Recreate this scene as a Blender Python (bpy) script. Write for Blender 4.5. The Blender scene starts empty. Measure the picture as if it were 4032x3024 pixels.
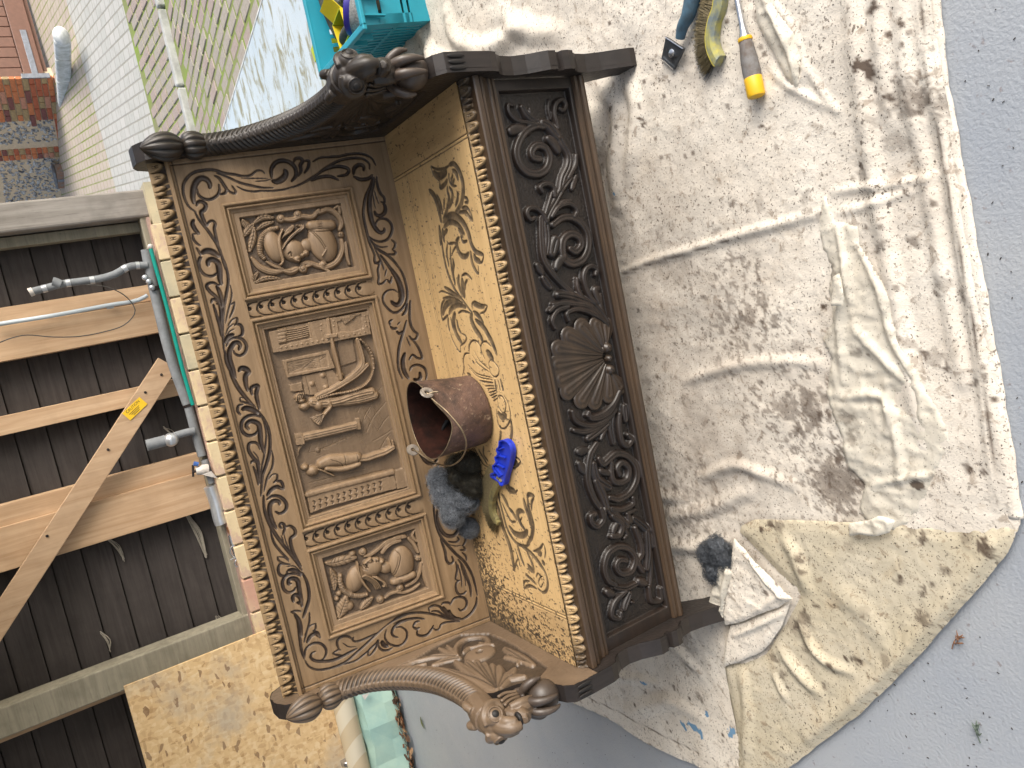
import bpy, bmesh, math, random
import numpy as np
from mathutils import Vector, Matrix
random.seed(7); rng = np.random.default_rng(7)
scene = bpy.context.scene
COL = scene.collection

# ------------------------------------------------------------------ camera
CAM = np.array([0.22610, -1.54738, 1.41568])
R_RIGHT = np.array([0.97253775, -0.00296964, -0.23272625])
R_UP = np.array([0.20105293, 0.51445674, 0.83361381])
R_FWD = np.array([-0.11725205, 0.85751119, -0.50092566])
cam_data = bpy.data.cameras.new("camera")
cam_data.sensor_fit = 'HORIZONTAL'; cam_data.sensor_width = 36.0
cam_data.lens = 36.0 * 1636.72 / 2212.0
cam_data.clip_start = 0.02; cam_data.clip_end = 400
cam = bpy.data.objects.new("camera", cam_data); COL.objects.link(cam)
M = Matrix.Identity(4)
for i, c in enumerate((-R_UP, R_RIGHT, -R_FWD)):
    for j in range(3): M[j][i] = float(c[j])
for j in range(3): M[j][3] = float(CAM[j])
cam.matrix_world = M
scene.camera = cam

# ------------------------------------------------------------------ light
SUN_EL, SUN_AZ = 30.0, 118.0         # hazy day: broad soft light from the open right-hand side
world = bpy.data.worlds.new("World"); scene.world = world; world.use_nodes = True
wn = world.node_tree; wn.nodes.clear()
sky = wn.nodes.new('ShaderNodeTexSky'); sky.sky_type = 'NISHITA'; sky.sun_disc = False
sky.sun_elevation = math.radians(SUN_EL); sky.sun_rotation = math.radians(SUN_AZ)
sky.air_density = 1.0; sky.dust_density = 4.0; sky.ozone_density = 1.0
hs = wn.nodes.new('ShaderNodeHueSaturation'); hs.inputs['Saturation'].default_value = 0.62
bg = wn.nodes.new('ShaderNodeBackground'); bg.inputs['Strength'].default_value = 0.15
wo = wn.nodes.new('ShaderNodeOutputWorld')
wn.links.new(sky.outputs[0], hs.inputs['Color']); wn.links.new(hs.outputs[0], bg.inputs[0]); wn.links.new(bg.outputs[0], wo.inputs[0])
sun_d = bpy.data.lights.new("sun", 'SUN'); sun_d.energy = 1.5; sun_d.angle = math.radians(38); sun_d.color = (1.0, 0.98, 0.94)
sun = bpy.data.objects.new("sun", sun_d); COL.objects.link(sun)
az = math.radians(SUN_AZ); el = math.radians(SUN_EL)
sdir = Vector((math.sin(az)*math.cos(el), math.cos(az)*math.cos(el), math.sin(el)))
sun.rotation_euler = sdir.to_track_quat('Z', 'Y').to_euler()
vs = scene.view_settings
vs.view_transform = 'Standard'; vs.look = 'None'; vs.gamma = 1.0; vs.use_curve_mapping = False
vs.exposure = 0.90
scene.cycles.max_bounces = 10; scene.cycles.diffuse_bounces = 6
scene.cycles.sample_clamp_indirect = 8.0
try:
    scene.cycles.use_denoising = True
except Exception: pass

# ------------------------------------------------------------------ geometry helpers
KD = 2212.0/4032.0
FP = 1636.72
def ray(s):
    """direction of the sight line through a point measured on the 4032x3024 photograph"""
    x, y = s[0]*KD, s[1]*KD
    return R_RIGHT*((829.5-y)/FP) + R_UP*(-(x-1106.0)/FP) + R_FWD
def on_z(s, z=0.0):
    d = ray(s); return CAM + d*((z-CAM[2])/d[2])
def on_y(s, y):
    d = ray(s); return CAM + d*((y-CAM[1])/d[1])
def on_x(s, x):
    d = ray(s); return CAM + d*((x-CAM[0])/d[0])
TS = 672/2212.0; TB = 672/1269.0
TILES = dict(A=(500,560,TS),B=(1000,560,TS),C=(600,1000,TS),D=(1100,1000,TS),E=(800,1450,TS),F=(1250,1450,TS),G=(950,1950,TS),
  H=(1400,1950,TS),I=(1000,2350,TS),J=(1550,2350,TS),K=(1500,450,TS),L=(1500,900,TS),M=(1550,1350,TS),N=(1600,1750,TS),
  O=(1900,2000,TB),P=(1900,250,TB),Q=(1950,700,TB),R=(2000,1150,TB),T=(2100,1600,TB),U=(2200,2000,TB))
def tl(t, pts):
    ox, oy, k = TILES[t]
    return [(ox+p[0]*k, oy+p[1]*k) for p in pts]

_tab = rng.random((256, 256))
def vnoise(x, y, seed=0):
    x = np.asarray(x)+seed*17.31; y = np.asarray(y)+seed*7.77
    xi = np.floor(x).astype(int); yi = np.floor(y).astype(int)
    fx = x-xi; fy = y-yi
    fx = fx*fx*fx*(fx*(fx*6-15)+10); fy = fy*fy*fy*(fy*(fy*6-15)+10)
    a = _tab[xi & 255, yi & 255]; b = _tab[(xi+1) & 255, yi & 255]
    c = _tab[xi & 255, (yi+1) & 255]; d = _tab[(xi+1) & 255, (yi+1) & 255]
    return (a*(1-fx)+b*fx)*(1-fy)+(c*(1-fx)+d*fx)*fy
def fbm(x, y, oct=4, seed=0, gain=.5):
    s = 0; a = 1; n = 0
    for o in range(oct):
        s = s+a*vnoise(x*2**o, y*2**o, seed+o*3); n += a; a *= gain
    return s/n
def ridged(x, y, oct=4, seed=0, gain=.55):
    s = 0; a = 1; n = 0
    for o in range(oct):
        s = s+a*(1-np.abs(2*vnoise(x*2**o, y*2**o, seed+o*5)-1)); n += a; a *= gain
    return s/n
def smooth(a, b, x):
    t = np.clip((x-a)/(b-a), 0, 1); return t*t*(3-2*t)

def catmull(P, step):
    P = np.asarray(P, float)
    if len(P) == 2:
        n = max(2, int(np.linalg.norm(P[1]-P[0])/step)+1)
        return P[0]+(P[1]-P[0])*np.linspace(0, 1, n)[:, None]
    Q = np.vstack([2*P[0]-P[1], P, 2*P[-1]-P[-2]])
    out = []
    for i in range(1, len(Q)-2):
        p0, p1, p2, p3 = Q[i-1:i+3]
        n = max(2, min(14, int(np.linalg.norm(p2-p1)/step)+1))
        t = np.linspace(0, 1, n, endpoint=False)[:, None]
        out.append(.5*((2*p1)+(-p0+p2)*t+(2*p0-5*p1+4*p2-p3)*t*t+(-p0+3*p1-3*p2+p3)*t**3))
    out.append(P[-1:]); return np.vstack(out)

# ------------------------------------------------------------------ object helpers
def tag(o, label=None, cat=None, group=None, kind=None):
    if label: o['label'] = label
    if cat: o['category'] = cat
    if group: o['group'] = group
    if kind: o['kind'] = kind
    return o
def thing(name, loc, label, cat, group=None, rz=0.0):
    o = bpy.data.objects.new(name, None); COL.objects.link(o); o.empty_display_size = .05
    o.location = Vector([float(v) for v in loc]); o.rotation_euler = (0, 0, rz)
    return tag(o, label, cat, group)
def wloc(o):
    m = Matrix.Identity(4)
    while o is not None:
        m = o.matrix_basis @ m; o = o.parent
    return m
def link(name, me, mat=None, parent=None, world=True):
    """one mesh object; its vertices are given in world space unless world=False"""
    o = bpy.data.objects.new(name, me); COL.objects.link(o)
    if mat is not None and len(me.materials) == 0: me.materials.append(mat)
    if parent is not None:
        o.parent = parent
        if world:
            me.transform(wloc(parent).inverted())
    return o
def mesh_np(name, V, F4, smooth_shade=True, attrs=None):
    me = bpy.data.meshes.new(name)
    V = np.ascontiguousarray(V, np.float32); F4 = np.ascontiguousarray(F4, np.int32)
    k = F4.shape[1]
    me.vertices.add(len(V)); me.vertices.foreach_set('co', V.ravel())
    me.loops.add(F4.size); me.loops.foreach_set('vertex_index', F4.ravel())
    me.polygons.add(len(F4)); me.polygons.foreach_set('loop_start', np.arange(0, F4.size, k, dtype=np.int32))
    me.polygons.foreach_set('loop_total', np.full(len(F4), k, np.int32))
    me.polygons.foreach_set('use_smooth', np.full(len(F4), smooth_shade, bool))
    me.update(calc_edges=True)
    for n, a in (attrs or {}).items():
        at = me.attributes.new(n, 'FLOAT', 'POINT'); at.data.foreach_set('value', np.ascontiguousarray(a, np.float32).ravel())
    me.validate(); return me
def mesh_bm(name, bm, smooth_shade=False, angle=None):
    me = bpy.data.meshes.new(name)
    bmesh.ops.recalc_face_normals(bm, faces=bm.faces)
    for f in bm.faces: f.smooth = smooth_shade
    bm.to_mesh(me); bm.free()
    if angle is not None:
        try: me.set_sharp_from_angle(angle=math.radians(angle))
        except Exception: pass
    return me
def box_bm(bm, c, s, ax=None, bev=0.0, jit=0.0):
    """box of centre c, full size s, axes ax (3 vectors)"""
    X, Y, Z = ax if ax else (np.array([1, 0, 0]), np.array([0, 1, 0]), np.array([0, 0, 1]))
    vs_ = []
    for sx in (-.5, .5):
        for sy in (-.5, .5):
            for sz in (-.5, .5):
                p = np.array(c)+np.array(X)*sx*s[0]+np.array(Y)*sy*s[1]+np.array(Z)*sz*s[2]
                if jit: p = p+np.array([random.uniform(-jit, jit) for _ in range(3)])
                vs_.append(bm.verts.new(p))
    fs = []
    for q in ((0,1,3,2),(4,6,7,5),(0,4,5,1),(2,3,7,6),(0,2,6,4),(1,5,7,3)):
        fs.append(bm.faces.new([vs_[i] for i in q]))
    if bev:
        es = list({e for f in fs for e in f.edges})
        bmesh.ops.bevel(bm, geom=es, offset=bev, segments=2, affect='EDGES', profile=.5)
def box(name, c, s, mat, parent=None, ax=None, bev=0.0, jit=0.0):
    bm = bmesh.new(); box_bm(bm, c, s, ax, bev, jit)
    return link(name, mesh_bm(name, bm), mat, parent)
def tube_v(P, Rr, n=12, cap=True, squash=None):
    """tube through points P with radii Rr -> verts, quads(list)"""
    P = np.asarray(P, float); m = len(P)
    Rr = np.full(m, Rr) if np.isscalar(Rr) else np.asarray(Rr, float)
    Tn = np.gradient(P, axis=0); Tn /= np.linalg.norm(Tn, axis=1)[:, None]+1e-12
    up = np.array([0, 0, 1.]) if abs(Tn[0][2]) < .9 else np.array([1., 0, 0])
    a = np.cross(Tn[0], up); a /= np.linalg.norm(a)
    V = []
    for i in range(m):
        a = a-Tn[i]*np.dot(a, Tn[i]); a /= np.linalg.norm(a); b = np.cross(Tn[i], a)
        for k in range(n):
            th = 2*math.pi*k/n
            V.append(P[i]+Rr[i]*(math.cos(th)*a+math.sin(th)*b))
    F = [[i*n+k, i*n+(k+1) % n, (i+1)*n+(k+1) % n, (i+1)*n+k] for i in range(m-1) for k in range(n)]
    return V, F
def tube_bm(bm, P, Rr, n=12, cap=True):
    V, F = tube_v(P, Rr, n)
    vs_ = [bm.verts.new(v) for v in V]
    for f in F: bm.faces.new([vs_[i] for i in f])
    if cap:
        bm.faces.new(vs_[:n][::-1]); bm.faces.new(vs_[-n:])
def tube(name, P, Rr, mat, parent=None, n=12, smooth_shade=True):
    bm = bmesh.new(); tube_bm(bm, P, Rr, n)
    return link(name, mesh_bm(name, bm, smooth_shade, 50), mat, parent)
def lathe_bm(bm, prof, c, ax, n=24):
    """prof: list of (r, h) along axis ax from centre c"""
    ax = np.array(ax, float); ax /= np.linalg.norm(ax)
    up = np.array([0, 0, 1.]) if abs(ax[2]) < .9 else np.array([1., 0, 0])
    a = np.cross(ax, up); a /= np.linalg.norm(a); b = np.cross(ax, a)
    rings = []
    for r, h in prof:
        if r < 1e-6: rings.append([bm.verts.new(np.array(c)+ax*h)])
        else: rings.append([bm.verts.new(np.array(c)+ax*h+r*(math.cos(2*math.pi*k/n)*a+math.sin(2*math.pi*k/n)*b)) for k in range(n)])
    for p, q in zip(rings, rings[1:]):
        for k in range(n):
            k2 = (k+1) % n
            if len(p) == 1 and len(q) == 1: continue
            if len(p) == 1: bm.faces.new([p[0], q[k2], q[k]])
            elif len(q) == 1: bm.faces.new([p[k], p[k2], q[0]])
            else: bm.faces.new([p[k], p[k2], q[k2], q[k]])
def prism_bm(bm, poly, d):
    """polygon (list of 3-vectors) extruded by vector d"""
    a = [bm.verts.new(np.array(p)) for p in poly]; b = [bm.verts.new(np.array(p)+np.array(d)) for p in poly]
    n = len(a)
    bm.faces.new(a[::-1]); bm.faces.new(b)
    for i in range(n): bm.faces.new([a[i], a[(i+1) % n], b[(i+1) % n], b[i]])
def sphere_bm(bm, c, r, seg=16, ring=10, sc=(1, 1, 1), ax=None):
    m = bmesh.ops.create_uvsphere(bm, u_segments=seg, v_segments=ring, radius=1.0)
    X, Y, Z = ax if ax else (np.array([1., 0, 0]), np.array([0, 1., 0]), np.array([0, 0, 1.]))
    for v in m['verts']:
        p = np.array(v.co); v.co = Vector(np.array(c)+r*(p[0]*sc[0]*np.array(X)+p[1]*sc[1]*np.array(Y)+p[2]*sc[2]*np.array(Z)))
    return m['verts']

class HF:
    """a carved face: heights along N over a rectangle O + u U + v V"""
    def __init__(s, O, U, V, lu, lv, res):
        s.O = np.array(O, float); s.U = np.array(U, float)/np.linalg.norm(U); s.V = np.array(V, float)/np.linalg.norm(V)
        s.N = np.cross(s.U, s.V); s.lu = lu; s.lv = lv
        s.nu = int(lu/res)+1; s.nv = int(lv/res)+1; s.res = res
        s.us = np.linspace(0, lu, s.nu); s.vs = np.linspace(0, lv, s.nv)
        s.uu, s.vv = np.meshgrid(s.us, s.vs, indexing='ij')
        s.h = np.zeros((s.nu, s.nv)); s.st = np.zeros((s.nu, s.nv)); s.mask = np.ones((s.nu, s.nv), bool)
    def uv(s, S, lift=0.0):
        out = []
        for p in S:
            d = ray(p); t = np.dot(s.O+s.N*lift-CAM, s.N)/np.dot(d, s.N); q = CAM+d*t-s.O
            out.append((np.dot(q, s.U), np.dot(q, s.V)))
        return np.array(out)
    def world(s, u, v, h=0.0): return s.O+s.U*u+s.V*v+s.N*h
    def win(s, P, m):
        lo = P.min(0)-m; hi = P.max(0)+m
        i0, i1 = np.searchsorted(s.us, [lo[0], hi[0]]); j0, j1 = np.searchsorted(s.vs, [lo[1], hi[1]])
        return slice(max(i0-1, 0), min(i1+1, s.nu)), slice(max(j0-1, 0), min(j1+1, s.nv))
    def dist(s, P, m):
        P = catmull(P, 2*s.res); w = s.win(P, m)
        U_, V_ = s.uu[w], s.vv[w]
        L = np.r_[0, np.cumsum(np.linalg.norm(np.diff(P, axis=0), axis=1))]; tot = L[-1]+1e-9
        D = np.full(U_.shape, 1e9); Tt = np.zeros(U_.shape); Sg = np.zeros(U_.shape)
        for a, b, la in zip(P, P[1:], L):
            e = b-a; n2 = e@e+1e-12
            x, y = U_-a[0], V_-a[1]
            t = np.clip((x*e[0]+y*e[1])/n2, 0, 1)
            dd = (x-t*e[0])**2+(y-t*e[1])**2
            k = dd < D
            D = np.where(k, dd, D); Tt = np.where(k, (la+t*math.sqrt(n2))/tot, Tt)
            Sg = np.where(k, np.sign(e[0]*y-e[1]*x), Sg)
        return w, np.sqrt(D), Tt, Sg, tot
    def groove(s, P, w, d, taper=.36, stain=1.0, ends=0.26):
        if w < 1e-9: return
        W, D, T, _, _ = s.dist(P, w*.7)
        ww = w*(ends+(1-ends)*np.clip(np.sin(np.pi*np.clip(T, 0.0, 1.0)), 0, 1)**taper)
        q = np.clip(1-D/(ww*.5+1e-6), 0, 1)
        c = d*np.minimum(1, ww/w*1.2)*smooth(0, .75, q)
        s.h[W] = np.where(c > 0, np.minimum(s.h[W], -c), s.h[W])
        s.st[W] = np.maximum(s.st[W], stain*smooth(0.0, .28, q))
    def cut(s, P, w, d, stain=.8, taper=.3):
        """fine line cut into whatever is there"""
        W, D, T, _, _ = s.dist(P, w)
        ww = w*(.3+.7*np.sin(np.pi*np.clip(T, 0, 1))**taper)
        q = smooth(0, 1, np.clip(1-D/(ww*.5), 0, 1))
        s.h[W] -= d*q; s.st[W] = np.maximum(s.st[W], stain*q)
    def ridge(s, P, w, hgt, base=0.0, taper=.35, ends=.35, dish=0.0, veins=0, flat=.5):
        W, D, T, Sg, tot = s.dist(P, w*.6)
        ww = w*(ends+(1-ends)*np.sin(np.pi*np.clip(T*.86+.07, 0, 1))**taper)
        r = D/(ww*.5)
        z = np.where(r < 1, base+hgt*np.clip(1-r**2.6, 0, 1)**flat, -1e9)
        if dish: z = np.where(r < 1, z-dish*np.clip(1-r*1.5, 0, 1), z)
        if veins:
            k = np.cos(r*Sg*math.pi*veins); z = np.where(r < 1, z-hgt*.12*(k*.5+.5)*(r < .92), z)
        s.h[W] = np.maximum(s.h[W], z)
    def dome(s, c, ru, rv, hgt, base=0.0, ang=0.0, p=.5):
        c = np.asarray(c); m = max(ru, rv)
        W = s.win(np.array([c, c]), m*1.05)
        x, y = s.uu[W]-c[0], s.vv[W]-c[1]
        ca, sa = math.cos(ang), math.sin(ang)
        r2 = ((x*ca+y*sa)/ru)**2+((-x*sa+y*ca)/rv)**2
        z = np.where(r2 < 1, base+hgt*np.clip(1-r2, 0, 1)**p, -1e9)
        s.h[W] = np.maximum(s.h[W], z)
    def inside(s, P):
        P = np.asarray(P); W = s.win(P, s.res)
        x, y = s.uu[W], s.vv[W]; ins = np.zeros(x.shape, bool)
        for (x1, y1), (x2, y2) in zip(P, np.roll(P, -1, 0)):
            c = ((y1 > y) != (y2 > y)) & (x < (x2-x1)*(y-y1)/(y2-y1+1e-12)+x1)
            ins ^= c
        return W, ins
    def plate(s, P, hgt, mode='set'):
        W, ins = s.inside(P)
        if mode == 'max': s.h[W] = np.where(ins, np.maximum(s.h[W], hgt), s.h[W])
        else: s.h[W] = np.where(ins, hgt, s.h[W])
    def polysd(s, P):
        """signed distance to a closed outline, positive inside"""
        P = np.asarray(P); D = np.full(s.h.shape, 1e9); W, i_ = s.inside(P); m = np.zeros(s.h.shape, bool); m[W] = i_
        for a, b in zip(P, np.roll(P, -1, 0)):
            e = b-a; t = np.clip(((s.uu-a[0])*e[0]+(s.vv-a[1])*e[1])/(e@e+1e-12), 0, 1)
            D = np.minimum(D, (s.uu-a[0]-t*e[0])**2+(s.vv-a[1]-t*e[1])**2)
        return np.where(m, 1, -1)*np.sqrt(D)
    def build(s, name, mat, parent=None, soften=0, sd=None):
        h = s.h
        UU, VV = s.uu, s.vv
        if sd is not None:
            s.mask = sd > -s.res*.6
            gu, gv = np.gradient(sd, s.us, s.vs); g2 = gu*gu+gv*gv+1e-3
            near = s.mask & (sd < s.res*.9)
            UU = UU-np.where(near, np.clip(sd*gu/g2, -2*s.res, 2*s.res), 0); VV = VV-np.where(near, np.clip(sd*gv/g2, -2*s.res, 2*s.res), 0)
        for _ in range(soften):
            p = np.pad(h, 1, mode='edge')
            h = (p[1:-1, 1:-1]*4+p[:-2, 1:-1]+p[2:, 1:-1]+p[1:-1, :-2]+p[1:-1, 2:])/8
        X = s.O+UU[..., None]*s.U+VV[..., None]*s.V+h[..., None]*s.N
        idx = np.arange(s.nu*s.nv).reshape(s.nu, s.nv)
        F = np.stack([idx[:-1, :-1], idx[1:, :-1], idx[1:, 1:], idx[:-1, 1:]], -1).reshape(-1, 4)
        mk = s.mask[:-1, :-1] & s.mask[1:, :-1] & s.mask[1:, 1:] & s.mask[:-1, 1:]
        F = F[mk.ravel()]
        used = np.zeros(s.nu*s.nv, bool); used[F.ravel()] = True
        remap = np.cumsum(used)-1
        V = X.reshape(-1, 3)[used]; F = remap[F]
        me = mesh_np(name, V, F, True, {'stain': s.st.reshape(-1)[used]})
        return link(name, me, mat, parent)

# ------------------------------------------------------------------ material helpers
def newmat(name):
    m = bpy.data.materials.new(name); m.use_nodes = True
    nt = m.node_tree; b = nt.nodes['Principled BSDF']
    return m, nt, b
def N(nt, t, **kw):
    n = nt.nodes.new(t)
    for k, v in kw.items():
        if k in n.inputs.keys(): n.inputs[k].default_value = v
        else: setattr(n, k, v)
    return n
def ramp(nt, src, stops):
    r = nt.nodes.new('ShaderNodeValToRGB'); e = r.color_ramp.elements
    while len(e) < len(stops): e.new(.5)
    for i, (p, c) in enumerate(stops):
        e[i].position = p; e[i].color = (*c, 1) if len(c) == 3 else c
    nt.links.new(src, r.inputs[0]); return r
def mix(nt, a, b, fac, mode='MIX'):
    m = nt.nodes.new('ShaderNodeMix'); m.data_type = 'RGBA'; m.blend_type = mode
    for sock, v in ((m.inputs[6], a), (m.inputs[7], b), (m.inputs[0], fac)):
        if hasattr(v, 'default_value') or hasattr(v, 'is_output'): nt.links.new(v, sock)
        elif isinstance(v, (int, float)): sock.default_value = v
        else: sock.default_value = (*v, 1) if len(v) == 3 else v
    return m.outputs[2]
def math_(nt, op, a, b=None):
    m = nt.nodes.new('ShaderNodeMath'); m.operation = op
    for i, v in enumerate((a, b)):
        if v is None: continue
        if isinstance(v, (int, float)): m.inputs[i].default_value = v
        else: nt.links.new(v, m.inputs[i])
    return m.outputs[0]
def mapping(nt, scale, rot=(0, 0, 0), coord='Object'):
    tc = nt.nodes.new('ShaderNodeTexCoord'); mp = nt.nodes.new('ShaderNodeMapping')
    mp.inputs['Scale'].default_value = scale; mp.inputs['Rotation'].default_value = rot
    nt.links.new(tc.outputs[coord], mp.inputs[0]); return mp.outputs[0]
def noise(nt, vec, scale, detail=4, rough=.55, dist=0.0):
    n = nt.nodes.new('ShaderNodeTexNoise'); n.inputs['Scale'].default_value = scale; n.inputs['Detail'].default_value = detail
    n.inputs['Roughness'].default_value = rough; n.inputs['Distortion'].default_value = dist
    nt.links.new(vec, n.inputs['Vector']); return n.outputs[0]
def bump(nt, b, src, strength=.3, dist=.002, prev=None):
    bp = nt.nodes.new('ShaderNodeBump'); bp.inputs['Strength'].default_value = strength; bp.inputs['Distance'].default_value = dist
    nt.links.new(src, bp.inputs['Height'])
    if prev is not None: nt.links.new(prev, bp.inputs['Normal'])
    nt.links.new(bp.outputs[0], b.inputs['Normal']); return bp.outputs[0]
def wood(name, c1, c2, stainc=None, scale=(3, 60, 60), rough=(.5, .75), pores=.3, blotch=.35, bumps=.25, spec=.35, rot=(0, 0, 0), dirt=0.0):
    """grain runs along local x by default (low scale = long)"""
    m, nt, b = newmat(name)
    v = mapping(nt, scale, rot); v1 = mapping(nt, (1, 1, 1))
    g = noise(nt, v, 1.0, 6, .6, .6)
    r = ramp(nt, g, [(.3, c1), (.5, tuple(.5*(x+y) for x, y in zip(c1, c2))), (.72, c2)])
    bl = noise(nt, v1, 7, 4, .6)
    col = mix(nt, r.outputs[0], tuple(x*.55 for x in c1), math_(nt, 'MULTIPLY', ramp(nt, bl, [(.45, (0, 0, 0)), (.75, (1, 1, 1))]).outputs[0], blotch))
    vp = mapping(nt, tuple(s*2.6 for s in scale), rot)
    pn = noise(nt, vp, 1.6, 3, .7)
    pr = ramp(nt, pn, [(.58, (0, 0, 0)), (.70, (1, 1, 1))]).outputs[0]
    col = mix(nt, col, tuple(x*.35 for x in c1), math_(nt, 'MULTIPLY', pr, pores))
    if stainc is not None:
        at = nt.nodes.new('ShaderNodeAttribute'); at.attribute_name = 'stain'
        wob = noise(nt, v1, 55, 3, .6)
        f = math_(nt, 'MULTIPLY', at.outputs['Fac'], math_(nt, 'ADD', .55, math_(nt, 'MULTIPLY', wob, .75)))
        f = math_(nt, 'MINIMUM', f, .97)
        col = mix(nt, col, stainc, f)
    nt.links.new(col, b.inputs['Base Color'])
    nt.links.new(math_(nt, 'ADD', rough[0], math_(nt, 'MULTIPLY', bl, rough[1]-rough[0])), b.inputs['Roughness'])
    b.inputs['Specular IOR Level'].default_value = spec
    bump(nt, b, math_(nt, 'ADD', g, math_(nt, 'MULTIPLY', pn, -.6)), bumps, .0012)
    return m
def plain(name, c, rough=.5, metal=0.0, var=.25, scale=30, bumps=.1, spec=.4, c2=None, bscale=None):
    m, nt, b = newmat(name)
    v = mapping(nt, (1, 1, 1)); n = noise(nt, v, scale, 5, .6)
    c2 = c2 or tuple(x*(1-var) for x in c)
    r = ramp(nt, n, [(.35, c2), (.65, c)])
    nt.links.new(r.outputs[0], b.inputs['Base Color'])
    b.inputs['Roughness'].default_value = rough; b.inputs['Metallic'].default_value = metal
    b.inputs['Specular IOR Level'].default_value = spec
    bump(nt, b, noise(nt, v, bscale or scale*4, 4, .6), bumps, .002)
    return m
# ------------------------------------------------------------------ setting
def floor_mat(name, base, alt, spot, spotamt=.5, rough=(.35, .6), bscale=140, bstr=.5, patch=None, patchcol=None):
    m, nt, b = newmat(name)
    v = mapping(nt, (1, 1, 1))
    n1 = noise(nt, v, 2.2, 5, .6); n2 = noise(nt, v, 60, 3, .6); n3 = noise(nt, v, 22, 5, .65, .4)
    col = mix(nt, base, alt, ramp(nt, n1, [(.35, (0,0,0)), (.7, (1,1,1))]).outputs[0])
    sp = ramp(nt, n2, [(.64, (0,0,0)), (.72, (1,1,1))]).outputs[0]
    col = mix(nt, col, spot, math_(nt, 'MULTIPLY', sp, spotamt))
    if patch:
        pf = ramp(nt, noise(nt, mapping(nt, patch), 1.0, 6, .7, .5), [(.50, (0,0,0)), (.60, (1,1,1))]).outputs[0]
        col = mix(nt, col, patchcol, pf)
    nt.links.new(col, b.inputs['Base Color'])
    nt.links.new(math_(nt, 'ADD', rough[0], math_(nt, 'MULTIPLY', n3, rough[1]-rough[0])), b.inputs['Roughness'])
    bump(nt, b, noise(nt, v, bscale, 3, .6), bstr, .004)
    return m
M_floor = floor_mat('painted_concrete', (.285, .31, .345), (.345, .36, .375), (.17, .13, .12), .55, bstr=.45, bscale=130)
M_slab = floor_mat('worn_white_slab', (.46, .55, .61), (.54, .61, .65), (.36, .33, .22), .7, patch=(5, 13, 5), patchcol=(.27, .26, .17))
def quad(name, pts, mat, parent=None, kind='structure'):
    me = bpy.data.meshes.new(name); me.from_pydata([tuple(map(float, p)) for p in pts], [], [tuple(range(len(pts)))]); me.update()
    o = link(name, me, mat, parent)
    if kind: o['kind'] = kind
    return o
SE = np.array([1.816, 3.93]); ED = np.array([-.1751, .9846]); EN = np.array([.9846, .1751])   # edge of the slab and its outward normal
e_far = SE+ED*8; e_near = SE-ED*9
quad('floor', [(-7, -6, 0), (1.30, -6, 0), (1.30, 3.95, 0), (-7, 3.95, 0)], M_floor)
quad('slab', [(1.30, -6, 0), (*(e_near), 0), (*(SE+ED*1.15), 0), (1.30, 5.06, 0)], M_slab)
# ground outside: level at first, then climbing gently towards the neighbour's wall
def gz(y): return max(0.0, (y-5.1)*.083)
def on_ground(s):
    d = ray(s); lo, hi = .5, 60
    t = ((0-CAM[2]))/d[2] if d[2] < 0 else 1e9
    p = CAM+d*t
    if p[1] < 5.1: return p
    # plane z = .083 (y-5.1)
    t = (.083*(CAM[1]-5.1)-CAM[2])/(d[2]-.083*d[1]); return CAM+d*t
def pav_mat(name, c1, c2, mort, moss, sc, mossamt=.5):
    m, nt, b = newmat(name)
    v = mapping(nt, (1, 1, 1), (0, 0, math.radians(-80)))
    br = nt.nodes.new('ShaderNodeTexBrick'); nt.links.new(v, br.inputs['Vector'])
    br.inputs['Scale'].default_value = sc; br.inputs['Mortar Size'].default_value = .022; br.inputs['Brick Width'].default_value = .5; br.inputs['Row Height'].default_value = .25
    br.inputs['Color1'].default_value = (*c1, 1); br.inputs['Color2'].default_value = (*c2, 1); br.inputs['Mortar'].default_value = (*mort, 1)
    n = noise(nt, mapping(nt, (1, 1, 1)), 1.6, 5, .65)
    ms = ramp(nt, n, [(.42, (0,0,0)), (.62, (1,1,1))]).outputs[0]
    f = math_(nt, 'MULTIPLY', math_(nt, 'MULTIPLY', br.outputs['Fac'], ms), mossamt)
    col = mix(nt, br.outputs['Color'], moss, f)
    n2 = noise(nt, mapping(nt, (1, 1, 1)), 9, 5, .6)
    col = mix(nt, col, (.2, .19, .15), math_(nt, 'MULTIPLY', ramp(nt, n2, [(.5, (0,0,0)), (.75, (1,1,1))]).outputs[0], .3))
    nt.links.new(col, b.inputs['Base Color']); b.inputs['Roughness'].default_value = .85
    bump(nt, b, math_(nt, 'MULTIPLY', br.outputs['Fac'], -1.0), .6, .006)
    return m
MOSS = (.19, .25, .045)
M_pav1 = pav_mat('mossy_paving', (.33, .28, .25), (.37, .34, .28), (.10, .13, .05), MOSS, 2.5, 1.0)
M_pav2 = pav_mat('grey_paving', (.40, .40, .37), (.45, .44, .41), (.30, .29, .26), (.2, .2, .12), 2.3, .3)
M_pav3 = pav_mat('pink_paving', (.40, .33, .28), (.43, .37, .30), (.28, .26, .17), (.17, .22, .03), 2.3, 1.0)
M_earth = plain('bedding_moss', (.19, .27, .04), .95, 0, .45, 4, .6, c2=(.20, .20, .10))
def gstrip(name, S1, S2, mat, dz=0.0):
    pts = [on_ground(s) for s in S1]+[on_ground(s) for s in S2[::-1]]
    return quad(name, [(p[0], p[1], gz(p[1])+dz) for p in pts], mat)
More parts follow.
